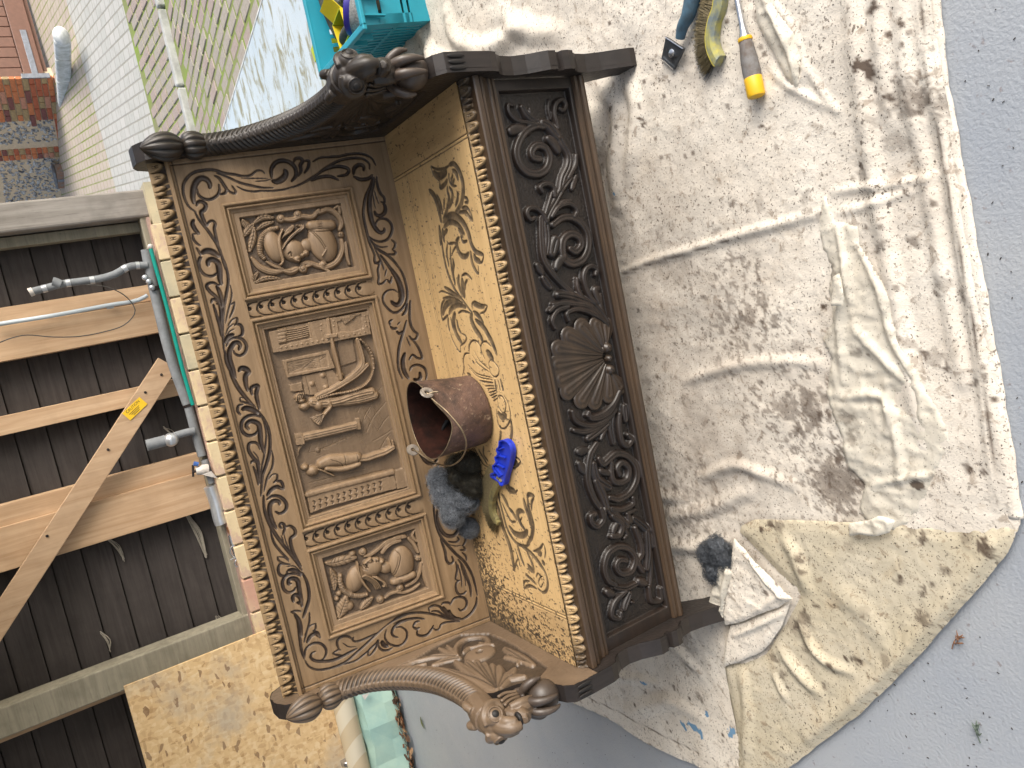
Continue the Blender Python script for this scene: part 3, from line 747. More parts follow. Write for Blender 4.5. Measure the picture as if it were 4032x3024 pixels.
# ---- backrest frame -------------------------------------------------
LV = math.hypot(DT, ZT-ZS)
bk = HF((-W/2, DEP, ZS), (1, 0, 0), (0, DT, ZT-ZS), W, LV, .0015)
FR = [
('A',30,[(900,910),(800,830),(740,700),(730,560),(780,460),(870,390),(1000,360),(1130,360),(1260,400),(1400,420),(1500,440),(1600,430),(1680,370),(1750,370),(1790,410)]),
('A',58,[(870,800),(855,700),(870,580),(910,500),(970,465),(1040,490),(1075,550),(1070,600)]),
('A',30,[(910,600),(930,680),(1000,735),(1090,740),(1170,690),(1200,620),(1190,540)]),
('A',42,[(870,1000),(850,1060),(890,1140),(940,1190)]),
('A',26,[(850,1190),(870,1270),(930,1330),(960,1340)]),('A',16,[(850,1190),(950,1190)]),
('A',24,[(900,1365),(940,1430),(960,1470)]),('A',60,[(960,1440),(1040,1410),(1120,1430),(1200,1490)]),
('A',30,[(880,900),(940,1010),(1060,1160),(1170,1330),(1230,1480),(1280,1659)]),
('A',40,[(900,830),(920,780),(970,770),(1020,810),(1010,870),(965,910),(990,1000),(1040,1090)]),
('A',30,[(1040,1090),(1060,1040),(1110,1020),(1145,1060),(1135,1130),(1170,1290),(1200,1400)]),
('A',30,[(950,1480),(930,1560),(950,1640)]),
('A',32,[(1130,430),(1200,470),(1260,560),(1290,610),(1270,660),(1200,680)]),('A',24,[(1290,590),(1330,640),(1390,665),(1410,640),(1360,560)]),
('A',22,[(1420,570),(1520,620),(1640,640),(1760,630),(1900,630),(2050,610),(2200,560)]),
('A',26,[(1160,400),(1300,450),(1450,520),(1600,560),(1760,590),(1900,590)]),
('A',14,[(1480,470),(1600,470),(1740,470),(1830,470)]),('A',14,[(1660,510),(1780,500),(1870,480)]),
('A',44,[(1880,470),(1870,360),(1920,270),(2010,235),(2110,260),(2180,330),(2190,430),(2130,510)]),
('A',62,[(2040,350),(2060,400),(2030,460),(1950,510),(1880,500)]),
('B',36,[(510,260),(540,210),(600,205),(630,240),(600,300),(610,370),(570,440)]),('B',30,[(640,240),(710,240),(700,330),(650,400)]),
('B',28,[(760,250),(850,200),(950,190),(1100,180),(1250,150),(1400,150),(1520,200),(1580,300)]),
('B',30,[(500,590),(650,520),(800,430),(950,320),(1100,240),(1250,205),(1400,210),(1490,270),(1500,350)]),
('B',36,[(840,400),(950,340),(1080,310),(1200,330),(1230,370),(1190,420),(1080,440)]),
('B',36,[(740,500),(860,450),(980,440),(1060,470),(1100,490)]),
('B',40,[(1290,420),(1300,340),(1360,290),(1420,310),(1420,370)]),('B',40,[(1290,440),(1380,480),(1480,470),(1540,420)]),
('B',30,[(1540,430),(1510,560),(1450,700),(1425,830),(1420,950),(1460,1150),(1500,1300),(1560,1450),(1570,1570)]),
('B',52,[(1560,450),(1540,560),(1500,720),(1500,870),(1530,1020),(1580,1120),(1640,1170),(1690,1150),(1690,1110)]),
('B',30,[(1590,440),(1600,550),(1640,660),(1690,720),(1690,780),(1640,770)]),('B',42,[(1560,890),(1590,940),(1650,950),(1700,900),(1700,830),(1670,790)]),
('B',14,[(1560,620),(1590,720),(1620,800)]),('B',14,[(1540,650),(1560,780),(1580,860)]),
('B',30,[(1580,1090),(1590,1030),(1640,990),(1720,1000),(1780,1060),(1790,1150),(1740,1250),(1650,1290),(1560,1270),(1490,1220)]),
('B',20,[(1500,1240),(1560,1320),(1650,1360),(1740,1350)]),('B',26,[(1780,1260),(1830,1310),(1820,1370),(1790,1390)]),('B',26,[(1800,1395),(1840,1430),(1810,1455),(1740,1450)]),
('B',32,[(1510,1260),(1600,1380),(1740,1470),(1840,1570),(1900,1659)]),('B',22,[(1690,1659),(1640,1520),(1560,1360)]),('B',28,[(1560,1570),(1620,1560),(1650,1520)]),
('C',58,[(720,160),(730,90),(790,75),(850,120),(870,200),(880,330),(900,400)]),
('C',30,[(640,40),(605,120),(620,200),(680,270),(760,290),(830,260),(850,210)]),
('C',30,[(870,0),(930,90),(970,220),(985,360),(960,520),(930,700),(910,900),(920,1100),(930,1280)]),
('C',34,[(880,390),(860,410),(810,380),(760,375),(710,400),(710,440),(760,500),(830,560),(870,640),(890,760),(890,900),(900,1000)]),
('C',42,[(830,410),(870,490),(900,600),(910,700)]),('C',28,[(760,640),(780,590),(830,600),(850,650),(830,640)]),('C',30,[(790,650),(830,780),(870,920),(900,1080)]),
('C',18,[(1010,400),(1030,500),(1020,600),(980,760),(950,900)]),('C',20,[(1070,620),(1050,720),(1000,840)]),('C',16,[(1020,660),(1070,620)]),
('C',16,[(1100,820),(1030,860),(980,940)]),('C',24,[(1100,820),(1100,890),(1060,930)]),('C',32,[(1080,910),(1140,920),(1170,980),(1160,1050),(1110,1070)]),
('C',14,[(950,1050),(990,960),(1060,900)]),('C',14,[(950,1100),(1000,1010),(1070,970)]),('C',46,[(940,1160),(980,1080),(1060,1040)]),
('C',32,[(960,1200),(1000,1120),(1080,1085),(1170,1110),(1220,1190),(1200,1280),(1130,1320),(1070,1290),(1050,1250)]),
('C',50,[(1120,1250),(1140,1190),(1110,1150),(1060,1160),(1010,1240),(1000,1350),(1040,1480),(1080,1620)]),
('C',30,[(940,1250),(960,1400),(1030,1550),(1080,1659)]),('C',46,[(1120,1530),(1150,1480),(1210,1485),(1250,1530),(1210,1570),(1190,1659)]),
('E',42,[(340,0),(390,130),(460,260),(560,390),(640,470)]),('E',46,[(480,10),(540,20),(590,50),(555,100),(555,200),(580,300)]),
('E',42,[(640,350),(620,270),(660,235),(710,235),(690,340),(720,480),(730,540)]),('E',24,[(480,380),(490,430),(560,450),(650,480),(690,540)]),('E',16,[(480,380),(540,390),(580,440)]),
('E',28,[(490,610),(450,560),(460,490),(520,470)]),('E',58,[(500,540),(560,520),(640,540),(720,590)]),
('E',36,[(760,640),(680,610),(590,620),(520,670),(495,740),(510,820),(570,870),(640,870),(700,830),(715,780)]),
('E',50,[(600,800),(560,750),(590,700),(650,690),(720,730),(740,830),(750,960),(780,1060),(800,1110)]),
('E',34,[(700,540),(790,660),(850,800),(870,950),(860,1100),(820,1250),(770,1400),(760,1550),(750,1659)]),
('E',20,[(760,640),(800,740),(820,870),(810,1000),(790,1150),(760,1300),(740,1500)]),
('E',34,[(740,1060),(720,1000),(670,965),(600,980),(590,1060),(640,1150),(700,1220),(720,1340),(740,1500)]),('E',14,[(650,1080),(710,1160),(740,1280)]),
('E',26,[(620,1240),(640,1205),(700,1220),(710,1260)]),('E',26,[(650,1270),(690,1380),(720,1520)]),
('E',22,[(890,1060),(910,1180),(890,1300),(830,1430),(790,1600)]),('E',16,[(960,1370),(900,1380),(850,1440)]),('E',24,[(960,1370),(960,1440),(910,1490)]),
('E',30,[(950,1465),(1010,1470),(1040,1530),(1040,1580)]),('E',42,[(830,1659),(880,1580),(960,1540),(1030,1570)]),
('G',36,[(330,60),(400,15),(480,15),(550,60),(590,130),(570,200),(500,240),(440,210)]),('G',48,[(500,130),(490,85),(430,75),(380,120),(370,220),(400,330),(460,440)]),
('G',36,[(290,0),(300,170),(340,310),(420,470),(540,640),(690,830),(790,980)]),('G',26,[(380,450),(420,600),(500,720),(620,840)]),
('G',30,[(530,440),(500,400),(520,365),(560,390),(560,450),(540,520)]),('G',36,[(570,420),(630,400),(690,440),(700,510),(640,570),(660,700),(720,830),(780,930)]),
('G',14,[(550,470),(580,600),(640,740)]),('G',14,[(520,520),(560,640)]),('G',24,[(470,800),(490,850),(560,890),(640,900)]),('G',16,[(470,800),(560,810),(620,860)]),
('G',30,[(590,900),(510,895),(480,960),(500,1030),(560,1050),(600,1010),(590,985)]),('G',42,[(600,980),(660,970),(730,990),(790,1030)]),('G',13,[(580,930),(680,920),(760,980)]),
('G',34,[(780,1050),(700,1020),(620,1030),(555,1080),(535,1150),(560,1230),(620,1265),(680,1240),(710,1190)]),
('G',48,[(650,1150),(615,1150),(620,1100),(670,1080),(730,1110),(750,1200),(770,1320),(790,1450)]),
('G',34,[(790,1000),(850,1120),(880,1260),(870,1400),(820,1560)]),('G',44,[(680,1390),(670,1330),(700,1295),(750,1310),(780,1360),(770,1400),(720,1390)]),
('G',24,[(640,1520),(720,1500),(780,1510)]),
('I',32,[(480,190),(550,250),(580,380),(600,560),(620,700),(660,820)]),('I',46,[(530,230),(590,330),(620,520)]),('I',34,[(720,0),(690,120),(650,240),(640,280)]),
('I',22,[(720,200),(720,330),(680,480),(650,600)]),('I',18,[(800,345),(720,390),(660,500)]),('I',22,[(800,345),(800,420),(760,450)]),('I',28,[(770,450),(830,470),(860,540)]),
('I',42,[(690,600),(730,520),(800,480),(850,520)]),('I',28,[(660,800),(670,690),(740,620),(830,600),(910,640),(940,720),(910,800),(860,830)]),
('I',34,[(800,710),(750,740),(740,790),(790,830),(880,840),(1000,830),(1120,790),(1230,730),(1340,670)]),
('I',28,[(660,820),(710,900),(800,945),(900,945),(1050,910),(1200,840),(1340,720),(1450,620),(1600,480),(1720,370)]),
('I',22,[(1160,880),(1320,830),(1440,740),(1560,640)]),('I',28,[(1110,690),(1080,620),(1090,560),(1150,515),(1230,520),(1280,560)]),
('I',26,[(1290,520),(1290,570),(1350,580),(1480,530),(1600,470)]),('I',22,[(1020,735),(1100,690),(1130,700)]),('I',24,[(1020,735),(1090,760),(1180,760),(1300,700)]),('I',13,[(1150,600),(1230,650),(1330,650)]),
('I',26,[(1480,770),(1490,700),(1540,650),(1600,590),(1610,570),(1590,650),(1530,740),(1480,770)]),('I',26,[(1620,590),(1620,650),(1670,695),(1750,690),(1800,660)]),('I',50,[(1660,570),(1680,620),(1740,650)]),
('I',26,[(1840,400),(1910,395),(1980,450),(1980,540),(1920,620),(1840,640),(1740,600),(1700,520),(1720,420)]),('I',32,[(1870,530),(1810,510),(1790,460),(1830,380),(1950,310),(2100,280),(2212,290)]),
('I',26,[(1720,370),(1830,300),(1980,230),(2100,210),(2212,215)]),
('J',28,[(250,390),(290,330),(340,320)]),('J',28,[(250,390),(300,420),(340,400)]),('J',30,[(310,430),(310,490),(370,510),(440,490),(490,430),(520,370)]),
('J',24,[(510,400),(540,430),(590,420),(620,360),(700,330),(860,320)]),('J',28,[(0,290),(100,240),(250,210),(400,210),(560,240),(680,280),(780,300),(860,305)]),('J',18,[(0,350),(120,300),(260,280),(400,290)]),
('J',28,[(470,200),(460,150),(520,115),(600,130),(640,180),(720,250),(800,290)]),('J',26,[(620,110),(650,80),(720,80),(740,110)]),('J',42,[(640,130),(690,200),(770,270)]),('J',26,[(490,190),(570,190),(650,240),(740,290)]),
('J',28,[(740,100),(780,30),(850,5),(920,20),(950,80),(930,150),(870,180),(840,150)]),('J',32,[(1080,0),(1070,100),(1010,210),(920,280),(850,300)]),('J',42,[(720,170),(740,230),(800,280),(880,290)]),
('H',32,[(1580,1300),(1560,1200),(1520,1050),(1470,950),(1400,850),(1290,750),(1190,640),(1110,540),(1060,420),(1030,280),(1020,140),(1040,0)]),
('H',32,[(1500,1320),(1490,1200),(1450,1080),(1390,920),(1330,830)]),('H',28,[(1440,1240),(1400,1280),(1340,1285),(1305,1220),(1310,1140),(1360,1100)]),
('H',26,[(1330,1110),(1300,1080),(1320,960),(1300,860)]),('H',15,[(1330,900),(1370,1050),(1380,1200)]),('H',15,[(1360,900),(1420,1080),(1430,1180)]),
('H',30,[(1100,560),(1160,720),(1180,840),(1220,890),(1270,860),(1250,790)]),('H',22,[(1200,600),(1290,610),(1340,580),(1320,540)]),('H',26,[(1340,510),(1400,510),(1430,570),(1410,630),(1380,660)]),
('H',24,[(1400,660),(1420,710),(1350,710)]),('H',22,[(1440,850),(1430,790),(1380,740)]),('H',13,[(1200,640),(1300,660),(1370,650)]),
('H',42,[(1060,200),(1070,350),(1130,480),(1200,530),(1280,520),(1330,450),(1320,390),(1270,360),(1230,390),(1240,430)]),
('D',30,[(1240,0),(1240,100),(1290,120),(1320,80)]),('D',26,[(1320,90),(1280,200),(1290,300),(1285,385),(1340,380),(1390,330)]),('D',26,[(1400,330),(1440,370),(1460,290)]),('D',15,[(1390,200),(1370,290)]),
('D',36,[(1310,10),(1400,130),(1500,280),(1550,420),(1560,520),(1550,560)]),('D',60,[(1440,180),(1540,340),(1590,500),(1580,600),(1540,660),(1490,650),(1450,610)]),
('D',28,[(1390,10),(1500,110),(1590,240),(1640,380),(1660,520),(1640,640),(1560,740),(1480,760),(1400,700),(1350,620),(1350,540),(1400,480),(1480,465),(1540,500)]),
('D',30,[(1700,600),(1690,760),(1700,900),(1740,990),(1790,1040),(1770,1100),(1720,1110),(1690,1060)]),('D',32,[(1660,640),(1640,740),(1590,800)]),
('D',24,[(1440,930),(1430,880),(1470,850)]),('D',30,[(1440,940),(1480,970),(1530,960)]),('D',30,[(1520,1000),(1560,1035),(1600,1000)]),('D',13,[(1530,920),(1570,880)]),
('D',30,[(1650,860),(1610,1010),(1560,1180),(1540,1350),(1550,1500),(1600,1620)]),('D',50,[(1630,1280),(1600,1400),(1620,1520),(1680,1620)]),
('D',28,[(1680,1060),(1760,1150),(1820,1250),(1850,1350),(1790,1350),(1730,1310),(1680,1380)]),('D',15,[(1650,1080),(1700,1200)]),
('D',28,[(1690,1520),(1720,1460),(1800,1440),(1880,1480),(1910,1560),(1900,1640)]),('D',42,[(1820,1530),(1830,1600),(1790,1640),(1740,1620)]),
('F',26,[(1420,1540),(1450,1450),(1520,1350),(1590,1240)]),('F',26,[(1450,1659),(1500,1560),(1560,1480)]),('F',40,[(1330,1120),(1420,1220),(1500,1240),(1560,1180)]),
]
strokes(bk, FR)
# soft rounding of the ground between the cuts, tool marks
bk.h += (fbm(bk.uu*60, bk.vv*200, 3, 4)-.5)*.0006
# fillet along the crest and down both arms
for P, w, d in (([(0.0, LV-.006), (W, LV-.006)], .005, .004), ([(.012, 0), (.012, LV)], .005, .004), ([(W-.012, 0), (W-.012, LV)], .005, .004)):
    bk.cut(np.array(P), w, d, .9, .01)
corners = [((860,806),(1378,735.6),(960,1182),(1463,1097)), ((975,1260),(1480,1165.6),(1191.5,2099),(1663,1948)), ((1205,2167),(1676.5,2018),(1298,2514),(1754,2348))]
rects = []
for ur, lr, ul, ll in corners:
    p = bk.uv([ur, lr, ul, ll])
    rects.append(((p[2][0]+p[3][0])/2, (p[0][0]+p[1][0])/2, (p[1][1]+p[3][1])/2, (p[0][1]+p[2][1])/2))
vlo = sum(r[2] for r in rects)/3; vhi = sum(r[3] for r in rects)/3
rects = [(a, b, vlo, vhi) for a, b, _, _ in rects]
for a, b, lo, hi in rects:
    bk.mask &= ~((bk.uu > a+.004) & (bk.uu < b-.004) & (bk.vv > lo+.004) & (bk.vv < hi-.004))
# the two scale strips sit between the panels
strips = [(rects[1][1], rects[0][0]), (rects[2][1], rects[1][0])]
for a, b in strips:
    bk.mask &= ~((bk.uu > a+.004) & (bk.uu < b-.004) & (bk.vv > vlo+.004) & (bk.vv < vhi-.004))
bk.build('backrest_frame', M_back, settle)
box('back_board', bk.world(W/2, LV/2+.01, -.040), (W-.004, LV+.06, .03), M_back, settle, (bk.U, bk.V, bk.N))

PROF = [(0,-.002),(0,.007),(.002,.0088),(.0052,.0088),(.0075,.0065),(.0082,.0005),(.0095,-.001),(.0125,.0032),(.0150,.0036),(.0172,.001),(.0178,-.005),(.021,-.006),(.0245,-.0065),(.0262,-.0085),(.0266,-.017)]
def moulding(hf, a, b, lo, hi, prof, mat, parent):
    bm = bmesh.new(); rings = []
    for e, h in prof:
        rings.append([bm.verts.new(hf.world(u, v, h)) for u, v in ((a+e, lo+e), (b-e, lo+e), (b-e, hi-e), (a+e, hi-e))])
    for p, q in zip(rings, rings[1:]):
        for i in range(4): bm.faces.new([p[i], p[(i+1) % 4], q[(i+1) % 4], q[i]])
    return link('panel_moulding', mesh_bm('panel_moulding', bm), mat, parent)

def panel_hf(a, b, lo, hi, field=.040, sunk=-.020, margin=-.0085, res=.00125):
    e = .0262
    hf = HF(bk.world(a+e, lo+e), bk.U, bk.V, b-a-2*e, hi-lo-2*e, res)
    d = np.minimum(np.minimum(hf.uu, hf.lu-hf.uu), np.minimum(hf.vv, hf.lv-hf.vv))+e
    hf.h = margin+(sunk-margin)*smooth(field-.0025, field, d)
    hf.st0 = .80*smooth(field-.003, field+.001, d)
    hf.margin = margin; hf.sunk = sunk; hf.din = d
    return hf
KZ = .000205
def RG(hf, t, w, pts, hgt=.010, base=None, **kw):
    P = hf.uv(tl(t, pts), -.012); hf.ridge(P, w*KZ, hgt, hf.sunk if base is None else base, **kw)
def DM(hf, t, c, ru, rv, hgt, base=None, ang=0.0, p=.5):
    """dome given in picture pixels: ru along the width of the settle, rv upwards"""
    P = hf.uv(tl(t, [c]), -.012)[0]; hf.dome(P, ru*KZ, rv*KZ, hgt, hf.sunk if base is None else base, ang, p)
def CT(hf, t, w, pts, d=.0025, st=.7):
    hf.cut(hf.uv(tl(t, pts), -.01), w*KZ, d, st)
def serr(hf, t, pts, w, n, hgt, base=None, dep=.0035):
    """ridge with cross cuts (helmet crest, fringe)"""
    RG(hf, t, w, pts, hgt, base)
    P = catmull(hf.uv(tl(t, pts), -.012), .0015)
    L = np.r_[0, np.cumsum(np.linalg.norm(np.diff(P, axis=0), axis=1))]
    for s_ in np.linspace(.03, .97, n)*L[-1]:
        i = min(np.searchsorted(L, s_), len(P)-2); T = P[i+1]-P[i]; T = T/np.linalg.norm(T); Nn = np.array([-T[1], T[0]])
        hf.cut(np.array([P[i]-Nn*w*KZ*.5, P[i]+Nn*w*KZ*.5]), 18*KZ, dep, .5)
def leafy(hf, t, pts, w, hgt=.009, n=5):
    RG(hf, t, w, pts, hgt, taper=.8, ends=.12)
    P = catmull(hf.uv(tl(t, pts), -.012), .0015); CT_ = P
    hf.cut(CT_, 14*KZ, .003, .5)
    m = len(P)
    for i in range(1, n+1):
        k = int(m*i/(n+1.0)); k2 = max(0, k-int(m*.22)); T = P[min(k+1, m-1)]-P[k-1]; T = T/np.linalg.norm(T); Nn = np.array([-T[1], T[0]])
        for sg in (-1, 1):
            hf.cut(np.array([P[k], P[min(m-1, k+int(m*.16))]+Nn*sg*w*KZ*.5]), 11*KZ, .003, .5)
def volute(hf, t, c, r, hgt, base=None, dirn=1):
    DM(hf, t, c, r, r, hgt, base, p=.35)
    P = hf.uv(tl(t, [c]), -.012)[0]
    th = np.linspace(0, 1.6*math.pi, 12); rr = r*KZ*np.linspace(.75, .15, 12)
    hf.cut(np.stack([P[0]+rr*np.cos(th*dirn), P[1]+rr*np.sin(th*dirn)], 1), 16*KZ, .003, .7)

# ---- right portrait (helmeted head facing left) -----------------------
a, b, lo, hi = rects[0]
mo = moulding(bk, a, b, lo, hi, PROF, M_back, settle)
p1 = panel_hf(a, b, lo, hi)
p1.h += (fbm(p1.uu*420, p1.vv*420, 2, 9)-.5)*.0016*(p1.din > .04)
leafy(p1, 'A', [(1500,1010),(1530,1050),(1590,1110)], 110); leafy(p1, 'A', [(1510,1220),(1560,1150),(1640,1060)], 100)
leafy(p1, 'A', [(1650,1110),(1640,1220),(1620,1300),(1590,1410)], 100); leafy(p1, 'A', [(1660,1040),(1760,970),(1900,975)], 90); leafy(p1, 'A', [(1690,1130),(1780,1070),(1900,1030)], 70)
RG(p1, 'B', 80, [(380,1000),(500,1000),(620,960),(760,965),(840,880)], .011, veins=3); RG(p1, 'B', 84, [(850,910),(960,870),(1080,930),(1140,1040),(1110,1130)], .011, veins=3)
volute(p1, 'B', (350,990), 58, .013); volute(p1, 'B', (570,935), 56, .013); RG(p1, 'B', 50, [(1050,850),(1100,830),(1120,920)], .009)
DM(p1, 'B', (1130,1195), 46, 46, .012); CT(p1, 'B', 16, [(1090,1195),(1170,1195)]); CT(p1, 'B', 16, [(1130,1155),(1130,1235)])
RG(p1, 'B', 84, [(1140,1270),(1150,1390),(1090,1530),(970,1610),(830,1600),(720,1560),(620,1580)], .011, veins=3); RG(p1, 'B', 56, [(1190,1300),(1210,1480),(1240,1580)], .010, veins=2)
volute(p1, 'B', (900,1585), 52, .014, dirn=-1)
RG(p1, 'C', 96, [(1290,50),(1400,170),(1560,230),(1710,215)], .010, veins=4, taper=.6, ends=.1); RG(p1, 'C', 50, [(1480,100),(1590,160),(1700,190)], .011, veins=2, ends=.1)
RG(p1, 'C', 100, [(1730,220),(1800,225),(1880,190)], .012, veins=3); volute(p1, 'C', (1955,190), 60, .014); RG(p1, 'C', 60, [(1990,165),(2090,130),(2200,175),(2290,220)], .011, veins=2)
leafy(p1, 'C', [(1310,370),(1330,300),(1370,240)], 70); leafy(p1, 'C', [(1320,380),(1450,320),(1560,310),(1660,322)], 74, n=6)
serr(p1, 'B', [(300,1110),(210,1135),(130,1200),(85,1310),(85,1430),(130,1500)], 84, 22, .012)
DM(p1, 'B', (262,1350), 215, 125, .019, ang=.12, p=.5)
RG(p1, 'B', 44, [(370,1140),(335,1220),(330,1320),(350,1440),(375,1540),(345,1590)], .021)
DM(p1, 'B', (510,1400), 150, 150, .020, p=.45); DM(p1, 'B', (560,1510), 48, 60, .022); DM(p1, 'B', (672,1440), 44, 46, .019); DM(p1, 'B', (625,1470), 36, 34, .021)
RG(p1, 'B', 44, [(480,1500),(530,1530),(580,1545)], .021); CT(p1, 'B', 26, [(440,1460),(470,1430),(490,1490)], .006); CT(p1, 'B', 14, [(600,1490),(620,1520)], .004); CT(p1, 'B', 14, [(640,1490),(655,1510)], .003)
DM(p1, 'B', (690,1330), 90, 90, .014)
for dx in (0, 26, 52, 78):
    CT(p1, 'B', 12, [(372+dx*.4,1402-dx),(452+dx*.5,1300-dx),(550+dx*.4,1200-dx*.7),(636-dx*.3,1140-dx*.3)], .004, .9); RG(p1, 'B', 22, [(365+dx*.4,1390-dx),(440+dx*.5,1290-dx),(540+dx*.4,1190-dx*.7),(630-dx*.3,1130-dx*.3),(640-dx*1.1,1075)], .021-.00006*dx)
for dx in (0, 26, 50):
    RG(p1, 'B', 28, [(360+dx*.3,1250-dx*.4),(420+dx,1160),(480+dx*.6,1100),(500,1080)], .018)
DM(p1, 'B', (890,1300), 265, 185, .020, ang=.15, p=.42); p1.ridge(p1.uv(tl('B', [(745,1085),(830,1080),(930,1075),(1000,1070)]), -.012), 150*KZ, .019, p1.sunk, taper=.15, ends=.7)
CT(p1, 'B', 18, [(740,1165),(840,1270),(920,1390)], .004); CT(p1, 'B', 18, [(770,1165),(860,1260),(935,1370)], .004); RG(p1, 'B', 26, [(930,1400),(880,1480)], .021)
for i in range(5): CT(p1, 'B', 14, [(825,1035+i*22),(880,1040+i*22)], .003)
CT(p1, 'B', 16, [(720,1155),(880,1160),(1015,1140)], .005)
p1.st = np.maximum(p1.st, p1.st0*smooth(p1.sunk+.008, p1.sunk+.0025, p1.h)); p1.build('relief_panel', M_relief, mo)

# ---- left portrait (helmeted head facing up-right) --------------------
a, b, lo, hi = rects[2]
mo = moulding(bk, a, b, lo, hi, PROF, M_back, settle)
p2 = panel_hf(a, b, lo, hi)
p2.h += (fbm(p2.uu*420, p2.vv*420, 2, 19)-.5)*.0016*(p2.din > .04)
for pts, w in (([(1110,880),(1200,880),(1300,850),(1480,810)], 150), ([(1165,970),(1200,1050),(1215,1130),(1210,1220)], 110), ([(1275,1570),(1310,1480),(1340,1400),(1360,1330)], 200), ([(1560,1470),(1620,1410),(1700,1330)], 120)):
    leafy(p2, 'G', pts, w, .010, 5)
DM(p2, 'G', (1400,1440), 70, 70, .009); DM(p2, 'G', (1268,1275), 40, 40, .012); DM(p2, 'G', (1240,1345), 36, 36, .012); DM(p2, 'G', (1440,760), 44, 56, .012)
volute(p2, 'G', (1575,735), 58, .014); RG(p2, 'G', 66, [(1600,790),(1680,770),(1790,690),(1880,610),(2010,560),(2130,540)], .011, veins=2); RG(p2, 'G', 66, [(1830,750),(1880,680),(1960,620),(2060,590)], .012, veins=2)
RG(p2, 'H', 66, [(340,745),(410,640),(510,560),(640,530)], .011, veins=2); RG(p2, 'H', 66, [(690,560),(760,640),(810,740)], .011, veins=2); RG(p2, 'H', 50, [(760,460),(740,530),(790,600)], .010)
DM(p2, 'H', (815,820), 46, 46, .012); CT(p2, 'H', 15, [(775,820),(855,820)]); CT(p2, 'H', 15, [(815,780),(815,860)])
RG(p2, 'H', 64, [(850,880),(830,1010),(770,1110),(660,1180)], .011, veins=2); RG(p2, 'H', 52, [(870,930),(890,1060),(930,1180)], .010, veins=2)
volute(p2, 'H', (578,1200), 58, .014); RG(p2, 'H', 54, [(530,1260),(640,1260),(740,1220),(830,1150)], .011, veins=2); volute(p2, 'H', (325,1355), 56, .013); RG(p2, 'H', 54, [(390,1330),(450,1280),(540,1250)], .011, veins=2)
serr(p2, 'G', [(1285,1045),(1290,1140),(1340,1240),(1440,1300),(1540,1310),(1625,1290)], 84, 26, .012)
DM(p2, 'G', (1485,1085), 190, 130, .020, ang=-.45, p=.5)
RG(p2, 'G', 46, [(1500,870),(1510,960),(1550,1080),(1600,1160),(1660,1235)], .021)
DM(p2, 'G', (1700,930), 140, 150, .020, p=.45); DM(p2, 'G', (1660,845), 50, 46, .021); RG(p2, 'G', 44, [(1590,880),(1630,840),(1672,810)], .021)
DM(p2, 'G', (1815,855), 46, 48, .019); DM(p2, 'G', (1752,830), 34, 42, .020); CT(p2, 'G', 24, [(1585,900),(1605,930),(1640,935)], .006); CT(p2, 'G', 13, [(1700,840),(1712,865)], .004); CT(p2, 'G', 12, [(1745,815),(1750,850)], .003)
CT(p2, 'G', 28, [(1580,905),(1600,890),(1625,915),(1615,945)], .007, 1.0); CT(p2, 'G', 18, [(1570,930),(1590,960),(1640,970)], .003, .7); CT(p2, 'G', 18, [(1690,830),(1710,870)], .005, 1.0); CT(p2, 'G', 18, [(1735,820),(1750,865)], .005, 1.0); CT(p2, 'G', 16, [(1700,1010),(1790,1000),(1840,930)], .003, .6)
DM(p2, 'G', (1880,940), 90, 100, .014)
for dx in (0, 24, 48, 72):
    CT(p2, 'G', 12, [(1545+dx*.7,1062-dx*.3),(1630+dx,1102-dx*.2),(1700+dx,1152)], .004, .9); RG(p2, 'G', 22, [(1545+dx*.7,1050-dx*.3),(1630+dx,1090-dx*.2),(1700+dx,1140),(1740+dx*.8,1210-dx*.2)], .020)
for dx in (0, 24, 46):
    RG(p2, 'G', 26, [(1700+dx,1050),(1780+dx,1090+dx*.4),(1850,1120+dx),(1880-dx,1180)], .017)
DM(p2, 'H', (600,880), 245, 180, .021, ang=-.12, p=.42); p2.ridge(p2.uv(tl('H', [(500,1120),(600,1090),(740,1030)]), -.012), 120*KZ, .018, p2.sunk, taper=.15, ends=.6)
CT(p2, 'H', 18, [(460,1095),(520,1000),(565,860),(570,770),(510,710)], .004); CT(p2, 'H', 16, [(445,1085),(500,990),(540,860),(545,790)], .003); CT(p2, 'H', 16, [(460,1100),(600,1040),(770,970)], .004)
for i in range(4): CT(p2, 'H', 13, [(560+i*14,1085),(560+i*14,1135)], .003)
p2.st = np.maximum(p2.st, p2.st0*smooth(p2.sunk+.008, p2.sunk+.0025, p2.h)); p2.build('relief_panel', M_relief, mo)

# ---- centre scene: a lady by the hearth -------------------------------
a, b, lo, hi = rects[1]
mo = moulding(bk, a, b, lo, hi, PROF, M_back, settle)
p3 = panel_hf(a, b, lo, hi, field=.034, sunk=-.024)
def PL(t, pts, h): p3.plate(p3.uv(tl(t, pts), -.012), p3.sunk+h)
p3.st0 *= .55
# tiled floor and wall joints
for q in ([(590,730),(640,600),(720,470)],[(650,830),(740,640),(915,425)],[(800,820),(880,690),(960,605)],[(720,960),(860,880),(1005,785)],[(820,1070),(900,930),(960,850)],[(770,340),(870,225)],[(535,575),(580,490)]):
    CT(p3, 'F', 11, q, .0025)
for q in ([(600,500),(700,680),(860,880)],[(720,470),(850,640),(980,800)],[(500,840),(600,960),(700,1080)],[(740,470),(600,730)]):
    CT(p3, 'F', 9, q, .0016, .4)
for i, x in enumerate((1370,1460,1570,1670,1760,1860)): CT(p3, 'E', 10, [(x,1120-i*30),(x+60,960-i*30)], .002)
for i in range(4): CT(p3, 'E', 9, [(1380+i*40,1110-i*10),(1640+i*110,1040-i*60)], .002)
CT(p3, 'E', 9, [(1440,1160),(1560,1120)], .002); DM(p3, 'E', (1495,1070), 34, 34, .003)
